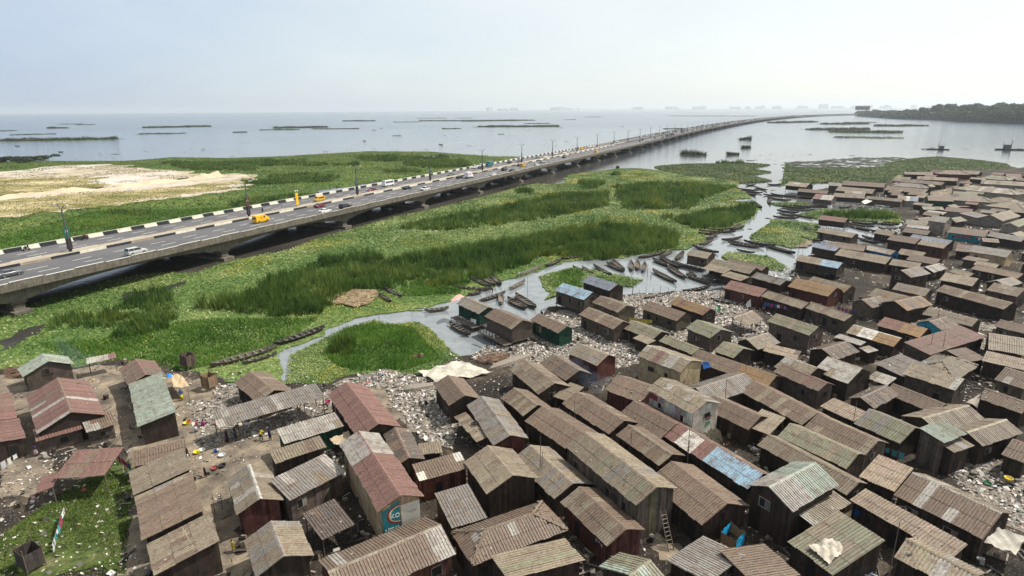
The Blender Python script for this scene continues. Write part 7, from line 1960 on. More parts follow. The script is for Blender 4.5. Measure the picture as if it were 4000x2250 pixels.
# blue cloth bathing screen on four poles
e = empty('bathing_screen', (SCREEN[0][0], SCREEN[0][1], GZ)); tag(e, 'bright blue and brown cloth screen on poles between dark shacks', 'screen')
o0 = Vector((SCREEN[0][0], SCREEN[0][1], GZ))
for k in range(4):
    a, b = Vector(SCREEN[k]) - o0, Vector(SCREEN[(k + 1) % 4]) - o0
    mb = MB(); mb.tube((a.x, a.y, 0), (a.x, a.y, 1.75), 0.04, 0.035, 5); mesh_obj('post', mb.mesh('screen_post', [M_POLE]), None, e)
    cs = [(a.x, a.y, 0.5), (b.x, b.y, 0.5), (b.x, b.y, 1.6), (a.x, a.y, 1.6)]
    mesh_obj('cloth_panel', drape(cs, n=6, sag=0, seed=k + 3, amp=0.05), None, e, None, (0.01, 0.30, 0.55) if k % 2 == 0 else (0.30, 0.19, 0.10))

# ladder against the tall tan-roofed house
b_, t_ = Vector(LADDER[0]), Vector(LADDER[1])
e = empty('ladder', b_); tag(e, 'rough wooden ladder leaning on the porch of the tall tan house', 'ladder')
d_ = t_ - b_; sd = Vector((-d_.y, d_.x, 0)).normalized() * 0.28
for sg in (-1, 1):
    mb = MB(); mb.tube(sd * sg, d_ * 1.06 + sd * sg, 0.05, 0.045, 5); mesh_obj('rail', mb.mesh('ladder_rail', [M_POLE]), None, e)
for k in range(9):
    c_ = d_ * (k + 0.7) / 9.3; mb = MB(); mb.tube(c_ - sd * 1.15, c_ + sd * 1.15, 0.035, 0.035, 5); mesh_obj('rung', mb.mesh('ladder_rung', [plain('worn_rung', (0.2, 0.16, 0.12), 0.8) if k == 0 else bpy.data.materials['worn_rung']]), None, e)
# jetty platforms by the creek houses
for hi_, lab in ((94, 'plank platform on stilts along the grey creek house'), (95, 'plank platform on stilts along the brown creek house')):
    r_ = HOUSES[hi_]
    e = empty('jetty', (r_[1], r_[2], GZ), R(r_[3])); tag(e, lab, 'jetty')
    L = r_[4]; y0 = r_[5] + 0.15
    n = int(L / 0.28)
    for k in range(n):
        mesh_obj('plank', PLANK, None, e, Matrix.Translation(((k + 0.5) * L / n, y0 - 0.9, 0.62)) @ Matrix.Diagonal((0.25, 1.7, 0.05, 1)), jit((0.13, 0.11, 0.09), 0.3, rgp))
    for k in range(5):
        mesh_obj('stilt', POSTM, None, e, Matrix.Translation((0.2 + (L - 0.4) * k / 4, y0 - 1.65, -1.0)) @ Matrix.Diagonal((0.07, 0.07, 2.6 if k % 2 else 1.6, 1)))
        mesh_obj('stilt', POSTM, None, e, Matrix.Translation((0.2 + (L - 0.4) * k / 4, y0 - 0.2, -1.0)) @ Matrix.Diagonal((0.07, 0.07, 1.6, 1)))

# latrine boxes on stilts
for (s_, x, y, z, col, lab) in ((1, *LATR[0], 0.6, (0.10, 0.07, 0.06), 'dark metal latrine box standing in the grass by creek canoe'), (1, *LATR[1], 0.3, (0.06, 0.05, 0.045), 'dark open-topped latrine box in the littered grass'), (1, *LATR[2], 0.5, (0.22, 0.15, 0.09), 'brown plank pen with red cloth at the grass edge')):
    e = empty('latrine_box', (x, y, 0.2), R(-30)); tag(e, lab, 'latrine')
    for sx in (-0.9, 0.9):
        for sy in (-0.7, 0.7): mesh_obj('post', POSTM, None, e, Matrix.Translation((sx, sy, -0.2)) @ Matrix.Diagonal((0.06, 0.06, 2.6 + z, 1)))
    for k in range(6):
        for sy in (-0.72, 0.72): mesh_obj('panel_board', PLANK, None, e, Matrix.Translation((-0.78 + k * 0.31, sy, z + 1.0)) @ Matrix.Diagonal((0.30, 0.03, 1.7 + rgp.uniform(-.1, .1), 1)), jit(col, 0.3, rgp))
    for k in range(4):
        for sx in (-0.92, 0.92): mesh_obj('panel_board', PLANK, None, e, Matrix.Translation((sx, -0.52 + k * 0.34, z + 1.0)) @ Matrix.Diagonal((0.03, 0.33, 1.7 + rgp.uniform(-.1, .1), 1)), jit(col, 0.3, rgp))

# bamboo poles and planks lying on the tan and brown roof at the grass edge
Mh, r_ = house_matrix(14)
sl = math.hypot(r_[6], r_[8])
def on_roof(hi_, u, v, lift=0.09):
    Mh, r_ = house_matrix(hi_)
    return Mh @ Vector((u * r_[4], v * r_[6], r_[7] - GZ + r_[8] * v + lift))
for k, (u0, v0, u1, v1) in enumerate(((0.05, 0.55, 0.9, 0.62), (0.0, 0.85, 0.95, 0.75), (0.45, 0.78, 0.98, 0.70), (0.1, 0.82, 0.7, 0.86))):
    a, b = on_roof(14, u0, v0), on_roof(14, u1, v1)
    mb = MB(); mb.tube((0, 0, 0), b - a, 0.045, 0.035, 6)
    o = mesh_obj('bamboo_pole', mb.mesh('bamboo', [plain('dry_bamboo', (0.40, 0.31, 0.18), 0.7)]), None, None, Matrix.Translation(a))
    tag(o, 'long pale bamboo pole lying across the tan roof beside grass', 'pole', 'bamboo poles on the tan roof')

# ------------------------------------------------------------------ scattered vegetation and litter (uncountable: stuff)
def in_poly(px_, py_, poly):
    poly = np.array(poly); n = len(poly)
    ins = np.zeros(len(px_), bool)
    j = n - 1
    for i in range(n):
        xi, yi = poly[i]; xj, yj = poly[j]
        c = ((yi > py_) != (yj > py_)) & (px_ < (xj - xi) * (py_ - yi) / (yj - yi + 1e-9) + xi)
        ins ^= c; j = i
    return ins
def area(poly):
    p_ = np.array(poly); x, y = p_[:, 0], p_[:, 1]
    return abs(np.dot(x, np.roll(y, -1)) - np.dot(y, np.roll(x, -1))) / 2
def sample(poly, n, excl=()):
    p_ = np.array(poly); lo_, hi_ = p_.min(0), p_.max(0)
    A = area(poly); box = np.prod(hi_ - lo_)
    m = int(n * box / A * 1.05) + 10
    x = RNG.uniform(lo_[0], hi_[0], m); y = RNG.uniform(lo_[1], hi_[1], m)
    k = in_poly(x, y, poly)
    for ex in excl: k &= ~in_poly(x, y, ex)
    return x[k], y[k]
def vnoise(x, y, s, seed=0):
    """cheap smooth value noise"""
    rg = np.random.default_rng(seed); T = rg.uniform(0, 1, (64, 64))
    fx, fy = x / s, y / s
    ix, iy = np.floor(fx).astype(int), np.floor(fy).astype(int)
    tx, ty = fx - ix, fy - iy; tx = tx * tx * (3 - 2 * tx); ty = ty * ty * (3 - 2 * ty)
    g_ = lambda a, b: T[a % 64, b % 64]
    return (g_(ix, iy) * (1 - tx) + g_(ix + 1, iy) * tx) * (1 - ty) + (g_(ix, iy + 1) * (1 - tx) + g_(ix + 1, iy + 1) * tx) * ty

def blades(x, y, z0, h, w, lean, cols):
    """one upright triangle per point, leaning"""
    n = len(x)
    a = RNG.uniform(0, 2 * np.pi, n); b = RNG.uniform(0, 2 * np.pi, n)
    dx, dy = np.cos(a) * w / 2, np.sin(a) * w / 2
    v = np.empty((n, 3, 3), np.float32)
    v[:, 0] = np.stack([x - dx, y - dy, np.full(n, z0)], 1)
    v[:, 1] = np.stack([x + dx, y + dy, np.full(n, z0)], 1)
    v[:, 2] = np.stack([x + np.cos(b) * lean * h, y + np.sin(b) * lean * h, z0 + h], 1)
    return v.reshape(-1, 3), np.repeat(cols, 3, 0)
def leaves(x, y, z, r, tilt, cols):
    """one tilted four-cornered leaf per point (two triangles)"""
    n = len(x)
    a = RNG.uniform(0, 2 * np.pi, n); tz = RNG.uniform(-tilt, tilt, n); tz2 = RNG.uniform(-tilt, tilt, n)
    u = np.stack([np.cos(a), np.sin(a), tz], 1) * r[:, None]; v = np.stack([-np.sin(a), np.cos(a), tz2], 1) * r[:, None] * 0.8
    c = np.stack([x, y, z], 1)
    q = np.stack([c - u, c - v, c + u, c + v], 1)
    tri = np.arange(n * 4).reshape(n, 4)
    t_ = np.concatenate([tri[:, [0, 1, 2]], tri[:, [0, 2, 3]]])
    return q.reshape(-1, 3), t_, np.repeat(cols, 4, 0)
def pal(n, stops, f):
    """colours from a palette by f in 0..1"""
    stops = np.array(stops); k = f * (len(stops) - 1); i = np.clip(np.floor(k).astype(int), 0, len(stops) - 2); t_ = (k - i)[:, None]
    return stops[i] * (1 - t_) + stops[i + 1] * t_

EXCL = [p_ for p_ in CHANNELS]
REEDP = [r_[0] for r_ in REEDS]
LANDP = POLYS['land']
# floating leaf rosettes (water hyacinth) over every mat
HYA = [(0.024, 0.065, 0.012), (0.065, 0.13, 0.024), (0.14, 0.205, 0.055), (0.26, 0.30, 0.115), (0.40, 0.41, 0.19)]
V, T_, C_ = [], [], []
off = 0
def put_leaves(poly, dens, r0, excl=(), tone=0.0, z=0.30, palette=None):
    global off
    n = int(area(poly) * dens)
    n = min(n, 150000)
    x, y = sample(poly, n, excl)
    d = np.hypot(x, y)
    f = np.clip(0.5 * vnoise(x, y, 9, 1) + 0.25 * vnoise(x, y, 2.2, 2) + RNG.uniform(-0.22, 0.42, len(x)) + tone, 0, 1)
    cols = pal(len(x), palette or HYA, f)
    yel = vnoise(x, y, 14, 7) > 0.72
    cols[yel] *= np.array([1.25, 1.02, 0.7])
    r = (r0 * RNG.uniform(0.6, 1.3, len(x)) * np.clip(d / 120, 0.8, 2.2))
    v, t_, c = leaves(x, y, z + RNG.uniform(-0.06, 0.16, len(x)), r, 0.75, cols)
    V.append(v); T_.append(t_ + off); C_.append(c); off += len(v)
put_leaves(POLYS['mat'], 11, 0.17, EXCL + [LANDP], 0.02)
put_leaves(POLYS['mat_isle'], 26, 0.15, [GRASS[1], LANDP], 0.0)
for k in ('mat_far', 'mat_right'): put_leaves(POLYS[k], 3.2, 0.24, [LANDP], -0.05, 0.30, [(0.025, 0.05, 0.012), (0.055, 0.09, 0.022), (0.09, 0.125, 0.04), (0.15, 0.17, 0.07)])
for k in ('mat_moor', 'mat_inner', 'mat_cove', 'mat_reed', 'mat_spit'): put_leaves(POLYS[k], 14, 0.17, [LANDP], 0.0)
put_leaves(POLYS['shore'], 2.6, 0.17, [POLYS['sand']], 0.0, 0.30, [(0.028, 0.055, 0.012), (0.06, 0.10, 0.018), (0.10, 0.14, 0.03), (0.17, 0.18, 0.06)])
me = np_mesh('water_plants', np.concatenate(V), np.concatenate(T_), M_LEAF); vcol(me, np.concatenate(C_))
tag(mesh_obj('water_plants', me), 'low floating water plants covering the shallows in green mats', 'water plants', kind='stuff')

# short bright grass
V, C_ = [], []
GRS = [(0.024, 0.066, 0.008), (0.058, 0.135, 0.014), (0.10, 0.20, 0.024), (0.16, 0.25, 0.045)]
for gi, (poly, dens, hh) in enumerate(zip(GRASS, (26, 34, 60, 6, 26, 26, 26), (0.45, 0.5, 0.22, 0.5, 0.5, 0.5, 0.5))):
    n = min(int(area(poly) * dens), 120000)
    x, y = sample(poly, n)
    f = np.clip(0.55 * vnoise(x, y, 5, 3) + 0.3 * vnoise(x, y, 1.3, 4) + RNG.uniform(-0.2, 0.4, len(x)), 0, 1)
    cols = pal(len(x), GRS, f)
    if gi == 2:
        k = vnoise(x, y, 3.5, 9) > 0.22
        x, y, cols = x[k], y[k], cols[k] * np.array([1.0, 0.78, 1.1])
    h = hh * RNG.uniform(0.5, 1.4, len(x)) * (0.6 + 0.8 * vnoise(x, y, 2.5, 5))
    z0 = 0.38 if gi == 2 else 0.22
    v, c = blades(x, y, z0, h, 0.10 * np.clip(np.hypot(x, y) / 80, 0.7, 2.5) + RNG.uniform(0, 0.05, len(x)), 0.55, cols)
    V.append(v); C_.append(c)
v = np.concatenate(V); me = np_mesh('short_grass', v, np.arange(len(v)).reshape(-1, 3), M_LEAF); vcol(me, np.concatenate(C_))
tag(mesh_obj('short_grass', me), 'short bright green grass growing over the floating mat and yards', 'grass', kind='stuff')

# tall reeds
V, C_ = [], []
REED = [(0.018, 0.046, 0.008), (0.042, 0.090, 0.013), (0.078, 0.138, 0.022), (0.13, 0.185, 0.036), (0.20, 0.225, 0.055)]
for ri, (poly, hh) in enumerate(REEDS):
    A = area(poly); cx, cy = np.mean([p_[0] for p_ in poly]), np.mean([p_[1] for p_ in poly])
    d = math.hypot(cx, cy)
    dens = min(26, 26 * (110 / max(d, 110)) ** 1.6)
    nc = max(6, int(A * (0.62 if d < 200 else 0.62 * (200 / d) ** 1.2)))
    cx_, cy_ = sample(poly, nc)
    ch = (0.42 + 0.75 * vnoise(cx_, cy_, 6.5, 30)) * RNG.uniform(0.55, 1.25, len(cx_))
    keep = vnoise(cx_, cy_, 5, 20 + ri) + 0.4 * RNG.uniform(0, 1, len(cx_)) > 0.34
    cx_, cy_, ch = cx_[keep], cy_[keep], ch[keep]
    per = int(min(44, max(10, dens / (0.62) )))
    per = min(per, max(6, 150000 // max(len(cx_), 1)))
    cr = RNG.uniform(0.55, 1.25, len(cx_)) * (1 if d < 200 else (d / 200) ** 0.6)
    ct = 0.5 * vnoise(cx_, cy_, 9, 32) + RNG.uniform(-0.12, 0.35, len(cx_))
    x0_, y0_, ch, cr, ct = (np.repeat(q_, per) for q_ in (cx_, cy_, ch, cr, ct))
    ra = RNG.uniform(0, 2 * np.pi, len(x0_)); rr_ = np.sqrt(RNG.uniform(0, 1, len(x0_)))
    x, y = x0_ + np.cos(ra) * rr_ * cr, y0_ + np.sin(ra) * rr_ * cr
    h = hh * 1.25 * ch * (1.1 - 0.55 * rr_ ** 2) * RNG.uniform(0.7, 1.15, len(x))
    f = np.clip(ct + RNG.uniform(-0.16, 0.30, len(x)), 0, 1)
    cols = pal(len(x), REED, f)
    dry = vnoise(x, y, 7, 34) + RNG.uniform(-0.15, 0.15, len(x)) > 0.84
    cols[dry] = cols[dry] * np.array([1.9, 1.35, 1.0])
    w = 0.09 * np.clip(d / 75, 1, 6) * RNG.uniform(0.7, 1.3, len(x))
    v, c = blades(x, y, 0.2, h, w * 1.25, 0.38, cols)
    V.append(v); C_.append(c)
v = np.concatenate(V); me = np_mesh('tall_reeds', v, np.arange(len(v)).reshape(-1, 3), M_LEAF); vcol(me, np.concatenate(C_))
tag(mesh_obj('tall_reeds', me), 'tall dark green reeds standing in thick beds on the mats', 'reeds', kind='stuff')

# flattened dry reeds
dry = [tuple(p_) for p_ in DRYREED]
x, y = sample(dry, 2600)
v, t_, c = leaves(x, y, np.full(len(x), 0.42) + RNG.uniform(0, 0.15, len(x)), RNG.uniform(0.15, 0.5, len(x)), 0.3, pal(len(x), [(0.25, 0.18, 0.10), (0.42, 0.33, 0.20)], RNG.uniform(0, 1, len(x))))
me = np_mesh('dry_reeds', v, t_, M_LEAF); vcol(me, c)
tag(mesh_obj('dry_reeds', me), 'patch of flattened straw coloured reeds beside the green reed bed', 'dry reeds', kind='stuff')

# litter
LP = np.array([(0.45, 0.43, 0.39), (0.34, 0.31, 0.27), (0.52, 0.51, 0.49), (0.20, 0.17, 0.14), (0.10, 0.085, 0.07), (0.045, 0.04, 0.036), (0.30, 0.25, 0.19), (0.45, 0.42, 0.36), (0.03, 0.09, 0.28), (0.35, 0.06, 0.05), (0.45, 0.36, 0.06), (0.05, 0.18, 0.13), (0.50, 0.30, 0.30)])
LW = np.array([0.16, 0.16, 0.08, 0.14, 0.14, 0.10, 0.14, 0.09, 0.008, 0.005, 0.006, 0.004, 0.010]); LW = LW / LW.sum()
V, T_, C_ = [], [], []; off = 0
def put_litter(poly, dens, r0=0.16, z=0.36, excl=(), thin=0.0):
    global off
    n = min(int(area(poly) * dens), 90000)
    x, y = sample(poly, n, excl)
    if thin:
        k = 0.7 * vnoise(x, y, 5, 50) + 0.3 * vnoise(x, y, 1.2, 51) > thin; x, y = x[k], y[k]
    cols = LP[RNG.choice(len(LP), len(x), p=LW)] * RNG.uniform(0.7, 1.2, (len(x), 1))
    r = r0 * RNG.gamma(2.2, 0.42, len(x)) + 0.03
    v, t_, c = leaves(x, y, z + RNG.uniform(0, 0.10, len(x)), r, 0.7, cols)
    V.append(v); T_.append(t_ + off); C_.append(c); off += len(v)
for poly, dens in LITTER: put_litter(poly, dens, 0.13, 0.40)
near_land = [(-75, 30), (75, 30), (110, 90), (120, 150), (60, 125), (10, 110), (-5, 96), (-25, 84), (-75, 90)]
put_litter(near_land, 1.8, 0.09, 0.36, [GRASS[2]], 0.52)
put_litter([(60, 120), (130, 110), (270, 330), (150, 270), (95, 170)], 0.5, 0.16, 0.38, [POLYS['mat_reed']], 0.45)
# scraps lying on roofs
for (org, u, v_, spec), in zip(ROOF_TOPS):
    dirty = 'dt' in spec or 'dk' in spec
    A = u.length * v_.length
    dist_ = org.length
    if dist_ > 140: continue
    n = int(A * (3.0 if dirty else (0.9 if RNG.random() < 0.22 else 0.12)))
    if n == 0: continue
    a_, b_ = RNG.uniform(0.03, 0.97, n), RNG.uniform(0.05, 0.97, n)
    P_ = np.array(org)[None] + np.outer(a_, np.array(u)) + np.outer(b_, np.array(v_)) + np.array([0, 0, 0.10])
    cols = LP[RNG.choice(8, n)] * RNG.uniform(0.5, 1.0, (n, 1))
    v, t_, c = leaves(P_[:, 0], P_[:, 1], P_[:, 2], RNG.gamma(2, 0.04, n) + 0.025, 0.35, cols * 0.75)
    V.append(v); T_.append(t_ + off); C_.append(c); off += len(v)
me = np_mesh('litter', np.concatenate(V), np.concatenate(T_), M_LITTER); vcol(me, np.concatenate(C_))
tag(mesh_obj('litter', me), 'scattered pale rubbish and scraps over the ground and roofs', 'litter', kind='stuff')
# broken boards, drums and oddments in the alleys
FP = []
for r_ in HOUSES:
    a_ = R(r_[3]); FP.append((r_[1], r_[2], math.cos(a_), math.sin(a_), r_[4], r_[5], r_[6]))
x = RNG.uniform(-70, 110, 16000); y = RNG.uniform(36, 125, 16000)
k = in_poly(x, y, LANDP)
for yy_ in YARDS: k &= ~(in_poly(x, y, yy_) & (RNG.uniform(0, 1, len(x)) < 0.8))
x, y = x[k], y[k]
near_h = np.zeros(len(x), bool)
for (hx, hy, c_, s_, L_, lo_, hi_) in FP:
    u_ = (x - hx) * c_ + (y - hy) * s_; w_ = -(x - hx) * s_ + (y - hy) * c_
    ins = (u_ > 0.2) & (u_ < L_ - 0.2) & (w_ > lo_ + 0.3) & (w_ < hi_ - 0.3)
    near_h |= (u_ > -2.2) & (u_ < L_ + 2.2) & (w_ > lo_ - 2.0) & (w_ < hi_ + 2.0)
    near_h &= ~ins
x, y = x[near_h], y[near_h]
kk = vnoise(x, y, 4, 91) > 0.42; x, y = x[kk], y[kk]
mb = MB(); cc = []
CP = [(0.05, 0.04, 0.032), (0.10, 0.085, 0.07), (0.16, 0.13, 0.10), (0.03, 0.03, 0.032), (0.22, 0.19, 0.15), (0.30, 0.28, 0.25), (0.03, 0.07, 0.16), (0.16, 0.04, 0.03)]
rgq = random.Random(9)
for px_, py_ in zip(x[:3600], y[:3600]):
    if rgq.random() < 0.55: sz = (rgq.uniform(0.7, 2.2), rgq.uniform(0.08, 0.22), 0.05)
    else: sz = (rgq.uniform(0.15, 0.6), rgq.uniform(0.15, 0.5), rgq.uniform(0.12, 0.6))
    mb.box((px_, py_, 0.34 + sz[2] / 2 + rgq.uniform(0, 0.12)), sz, 0, 0, Matrix.Rotation(rgq.uniform(0, 3.1), 3, 'Z') @ Matrix.Rotation(rgq.uniform(-0.15, 0.15), 3, 'Y'))
    c_ = CP[rgq.choices(range(8), (6, 6, 5, 4, 3, 2, 0.3, 0.3))[0]]
    cc += [c_] * 8
me = mb.mesh('alley_clutter', [M_LITTER]); vcol(me, np.array(cc))
tag(mesh_obj('alley_clutter', me), 'broken boards and oddments lying in the alleys between shacks', 'clutter', kind='stuff')
# heap of firewood sticks
V, C_ = [], []
for poly in WOODPILES:
    x, y = sample(poly, 500)
    a = RNG.normal(0.35, 0.35, len(x)); l = RNG.uniform(0.4, 0.9, len(x)); z = 0.4 + RNG.uniform(0, 0.45, len(x))
    q = np.stack([np.stack([x - np.cos(a) * l, y - np.sin(a) * l, z], 1), np.stack([x + np.cos(a) * l, y + np.sin(a) * l, z + RNG.uniform(-.15, .15, len(x))], 1), np.stack([x + np.cos(a) * l, y + np.sin(a) * l + 0.09, z + 0.06], 1)], 1)
    V.append(q.reshape(-1, 3)); C_.append(np.repeat(pal(len(x), [(0.08, 0.045, 0.03), (0.26, 0.16, 0.10)], RNG.uniform(0, 1, len(x))), 3, 0))
v = np.concatenate(V); me = np_mesh('firewood', v, np.arange(len(v)).reshape(-1, 3), M_LITTER); vcol(me, np.concatenate(C_))
tag(mesh_obj('firewood', me), 'heaps of brown firewood sticks on the littered ground', 'firewood', kind='stuff')
# scrub on the sand and clumps along the berm
V, C_ = [], []
x, y = sample(POLYS['sand'], 26000)
k = vnoise(x, y, 16, 60) + 0.4 * vnoise(x, y, 4, 61) + 0.25 * (in_poly(x, y, POLYS['drysand']) | in_poly(x, y, POLYS['drysand2'])) > 0.80
x, y = x[k], y[k]
v, c = blades(x, y, 0.4, RNG.uniform(0.15, 0.5, len(x)), RNG.uniform(0.2, 0.6, len(x)), 0.6, pal(len(x), [(0.07, 0.075, 0.02), (0.20, 0.17, 0.07)], RNG.uniform(0, 1, len(x))))
V.append(v); C_.append(c)
bx = np.array(BERM)
for i in range(len(bx) - 2):
    n = 700; t0 = RNG.uniform(0, 1, n); p_ = bx[i][None] * (1 - t0[:, None]) + bx[i + 1][None] * t0[:, None]; p_ += RNG.normal(0, 0.9, (n, 2)) + np.array([-1.5, 5.5])
    v, c = blades(p_[:, 0], p_[:, 1], 0.4, RNG.uniform(0.5, 1.3, n), RNG.uniform(0.2, 0.4, n), 0.5, pal(n, [(0.03, 0.05, 0.015), (0.09, 0.11, 0.035)], RNG.uniform(0, 1, n)))
    V.append(v); C_.append(c)
v = np.concatenate(V); me = np_mesh('dry_scrub', v, np.arange(len(v)).reshape(-1, 3), M_LEAF); vcol(me, np.concatenate(C_))
tag(mesh_obj('dry_scrub', me), 'sparse olive scrub on the pale sand flat', 'scrub', kind='stuff')

# ------------------------------------------------------------------ far things
# brush islets in the lagoon
for i, (x1, y1, x2, y2, dep, bush) in enumerate(ISLETS):
    L = math.hypot(x2 - x1, y2 - y1); a = math.atan2(y2 - y1, x2 - x1); cx, cy = (x1 + x2) / 2, (y1 + y2) / 2
    dep = min(max(dep * 0.75, 4), L * 0.5, 60)
    e = empty('brush_islet', (cx, cy, 0), a)
    d_ = math.hypot(cx, cy)
    tag(e, '%s, %s islet of brush floating %s' % ('long' if L > 150 else 'small' if L < 40 else 'medium', 'bushy' if bush else 'low', 'far out on the lagoon' if d_ > 700 else 'near the bridge side shallows'), 'islet', 'brush islets of the lagoon')
    n = 26; pts = []
    rg = random.Random(i)
    for k in range(n):
        t_ = 2 * math.pi * k / n
        rr = 1 + rg.uniform(-0.12, 0.12)
        pts.append((L / 2 * math.copysign(abs(math.cos(t_)) ** 0.7, math.cos(t_)) * rr, dep / 2 * math.copysign(abs(math.sin(t_)) ** 0.7, math.sin(t_)) * rr))
    me = me_from('islet_base', [(x, y, 0.25) for x, y in pts] + [(x * 1.01, y * 1.02, -0.1) for x, y in pts], [tuple(range(n))] + [(k, n + k, n + (k + 1) % n, (k + 1) % n) for k in range(n)])
    mesh_obj('base', me, M_MATG, e)
    m = int(min(2600, max(250, L * (14 if bush else 6))))
    x = RNG.uniform(-L / 2, L / 2, m) * 0.97; y = RNG.uniform(-1, 1, m) * dep / 2 * np.sqrt(np.clip(1 - (x / (L / 2)) ** 4, 0, 1))
    hh = (4.0 if bush else 1.9) * (0.4 + vnoise(x + i * 50, y, 12, 70))
    w = RNG.uniform(0.4, 1.0, m) * max(1, d_ / 700)
    v, c = blades(x, y, 0.15, hh * RNG.uniform(0.5, 1.2, m), w, 0.4, pal(m, [(0.025, 0.028, 0.016), (0.05, 0.06, 0.025), (0.085, 0.075, 0.045)], RNG.uniform(0, 1, m)))
    me = np_mesh('brush', v, np.arange(len(v)).reshape(-1, 3), M_LEAF); vcol(me, c)
    b_ = mesh_obj('brush', me, None, e); b_['kind'] = 'stuff'
    if bush and d_ < 2500:
        for k in range(min(24, int(L / 9))):
            mesh_obj('stake', POSTM, None, e, Matrix.Translation((L * (k / max(1, min(24, int(L / 9))) - 0.5), dep * 0.45, 0)) @ Matrix.Diagonal((0.18, 0.18, 2.5 + rg.uniform(0, 2), 1)))
igrp = {}
for o_ in [o_ for o_ in bpy.data.objects if o_.name.startswith('brush_islet')]: igrp.setdefault(o_['label'], []).append(o_)
for lab_, os_ in igrp.items():
    os_.sort(key=lambda o_: math.hypot(o_.location.x - 1700, o_.location.y - 3010))
    if len(os_) > 1:
        for q, o_ in enumerate(os_): o_['label'] = lab_ + ', %snearest the red hoarding' % ('' if q == 0 else ORD[q] + ' ')
# drifting plant scraps on the water
n = 2600
x = RNG.uniform(-420, 900, n); y = 200 + 1300 * RNG.uniform(0, 1, n) ** 1.4
k = vnoise(x, y, 120, 80) > 0.45; x, y = x[k], y[k]
fx, fy = sample(FRAG, 420); x, y = np.concatenate([x, fx]), np.concatenate([y, fy])
for kp in ('mat', 'mat_far', 'mat_right', 'shore', 'land'): 
    kk = ~in_poly(x, y, POLYS[kp]); x, y = x[kk], y[kk]
r = RNG.gamma(1.4, 0.75, len(x)) * np.where(in_poly(x, y, FRAG), 1.7, 1.0) + 0.3
v, t_, c = leaves(x, y, np.full(len(x), 0.10), r, 0.03, pal(len(x), [(0.02, 0.022, 0.015), (0.06, 0.07, 0.03)], RNG.uniform(0, 1, len(x))))
me = np_mesh('drifting_plants', v, t_, M_LEAF); vcol(me, c)
tag(mesh_obj('drifting_plants', me), 'small dark drifting plant scraps across the open water', 'drift', kind='stuff')

# wooded shore: hill ground, then single trees
def crown_mesh(seed, nblob=9, per=110):
    rg = np.random.default_rng(seed)
    V, C_, T_ = [], [], []; off = 0
    for b in range(nblob):
        c0 = np.array([rg.normal(0, 0.30), rg.normal(0, 0.30), 0.62 + rg.uniform(-0.16, 0.22)]); rad = rg.uniform(0.16, 0.30)
        d = rg.normal(size=(per, 3)); d /= np.linalg.norm(d, axis=1)[:, None]; d[:, 2] = np.abs(d[:, 2]) * 0.9 - 0.15
        p_ = c0 + d * rad * rg.uniform(0.75, 1.1, (per, 1))
        s_ = rg.uniform(0.03, 0.075, per)
        u = rg.normal(size=(per, 3)); u /= np.linalg.norm(u, axis=1)[:, None]; w = np.cross(u, d); w /= np.linalg.norm(w, axis=1)[:, None] + 1e-6
        q = np.stack([p_ - u * s_[:, None], p_ - w * s_[:, None], p_ + u * s_[:, None], p_ + w * s_[:, None]], 1).reshape(-1, 3)
        ti = np.arange(per * 4).reshape(per, 4) + off
        V.append(q); T_.append(np.concatenate([ti[:, [0, 1, 2]], ti[:, [0, 2, 3]]])); off += len(q)
        C_.append(np.repeat(pal(per, [(0.018, 0.035, 0.012), (0.035, 0.06, 0.02), (0.06, 0.08, 0.03)], rg.uniform(0, 1, per)), 4, 0))
    me = np_mesh('crown', np.concatenate(V), np.concatenate(T_), M_LEAF); vcol(me, np.concatenate(C_))
    return me
CROWNS = [crown_mesh(s_) for s_ in range(6)]
mbx = MB(); mbx.tube((0, 0, 0), (0, 0, 0.45), 0.03, 0.018, 7); mbx.tube((0, 0, 0.4), (0.14, 0.05, 0.62), 0.016, 0.008, 5); mbx.tube((0, 0, 0.38), (-0.12, 0.08, 0.6), 0.016, 0.008, 5); mbx.tube((0, 0, 0.42), (0.02, -0.14, 0.62), 0.015, 0.008, 5)
TRUNK = mbx.mesh('trunk', [M_POLE])
TL = [Vector(p_) for p_ in TREELINE]
inland = [p_ + Vector((0.62, 0.78)) * 420 for p_ in TL]
hv, hf = [], []
m = len(TL)
for k, (f, z) in enumerate(((0, 0.1), (0.04, 6), (0.12, 16), (0.35, 24), (1.0, 26))):
    for i in range(m):
        p_ = TL[i].lerp(inland[i], f)
        hv.append((p_.x, p_.y, z * (0.25 + 0.75 * i / (m - 1)) if k else 0.1))
for k in range(4):
    for i in range(m - 1):
        hf.append((k * m + i, k * m + i + 1, (k + 1) * m + i + 1, (k + 1) * m + i))
tag(mesh_obj('wooded_hill', me_from('wooded_hill', hv, hf, True), M_MATG), kind='structure')
rgt = random.Random(77)
NT = 0
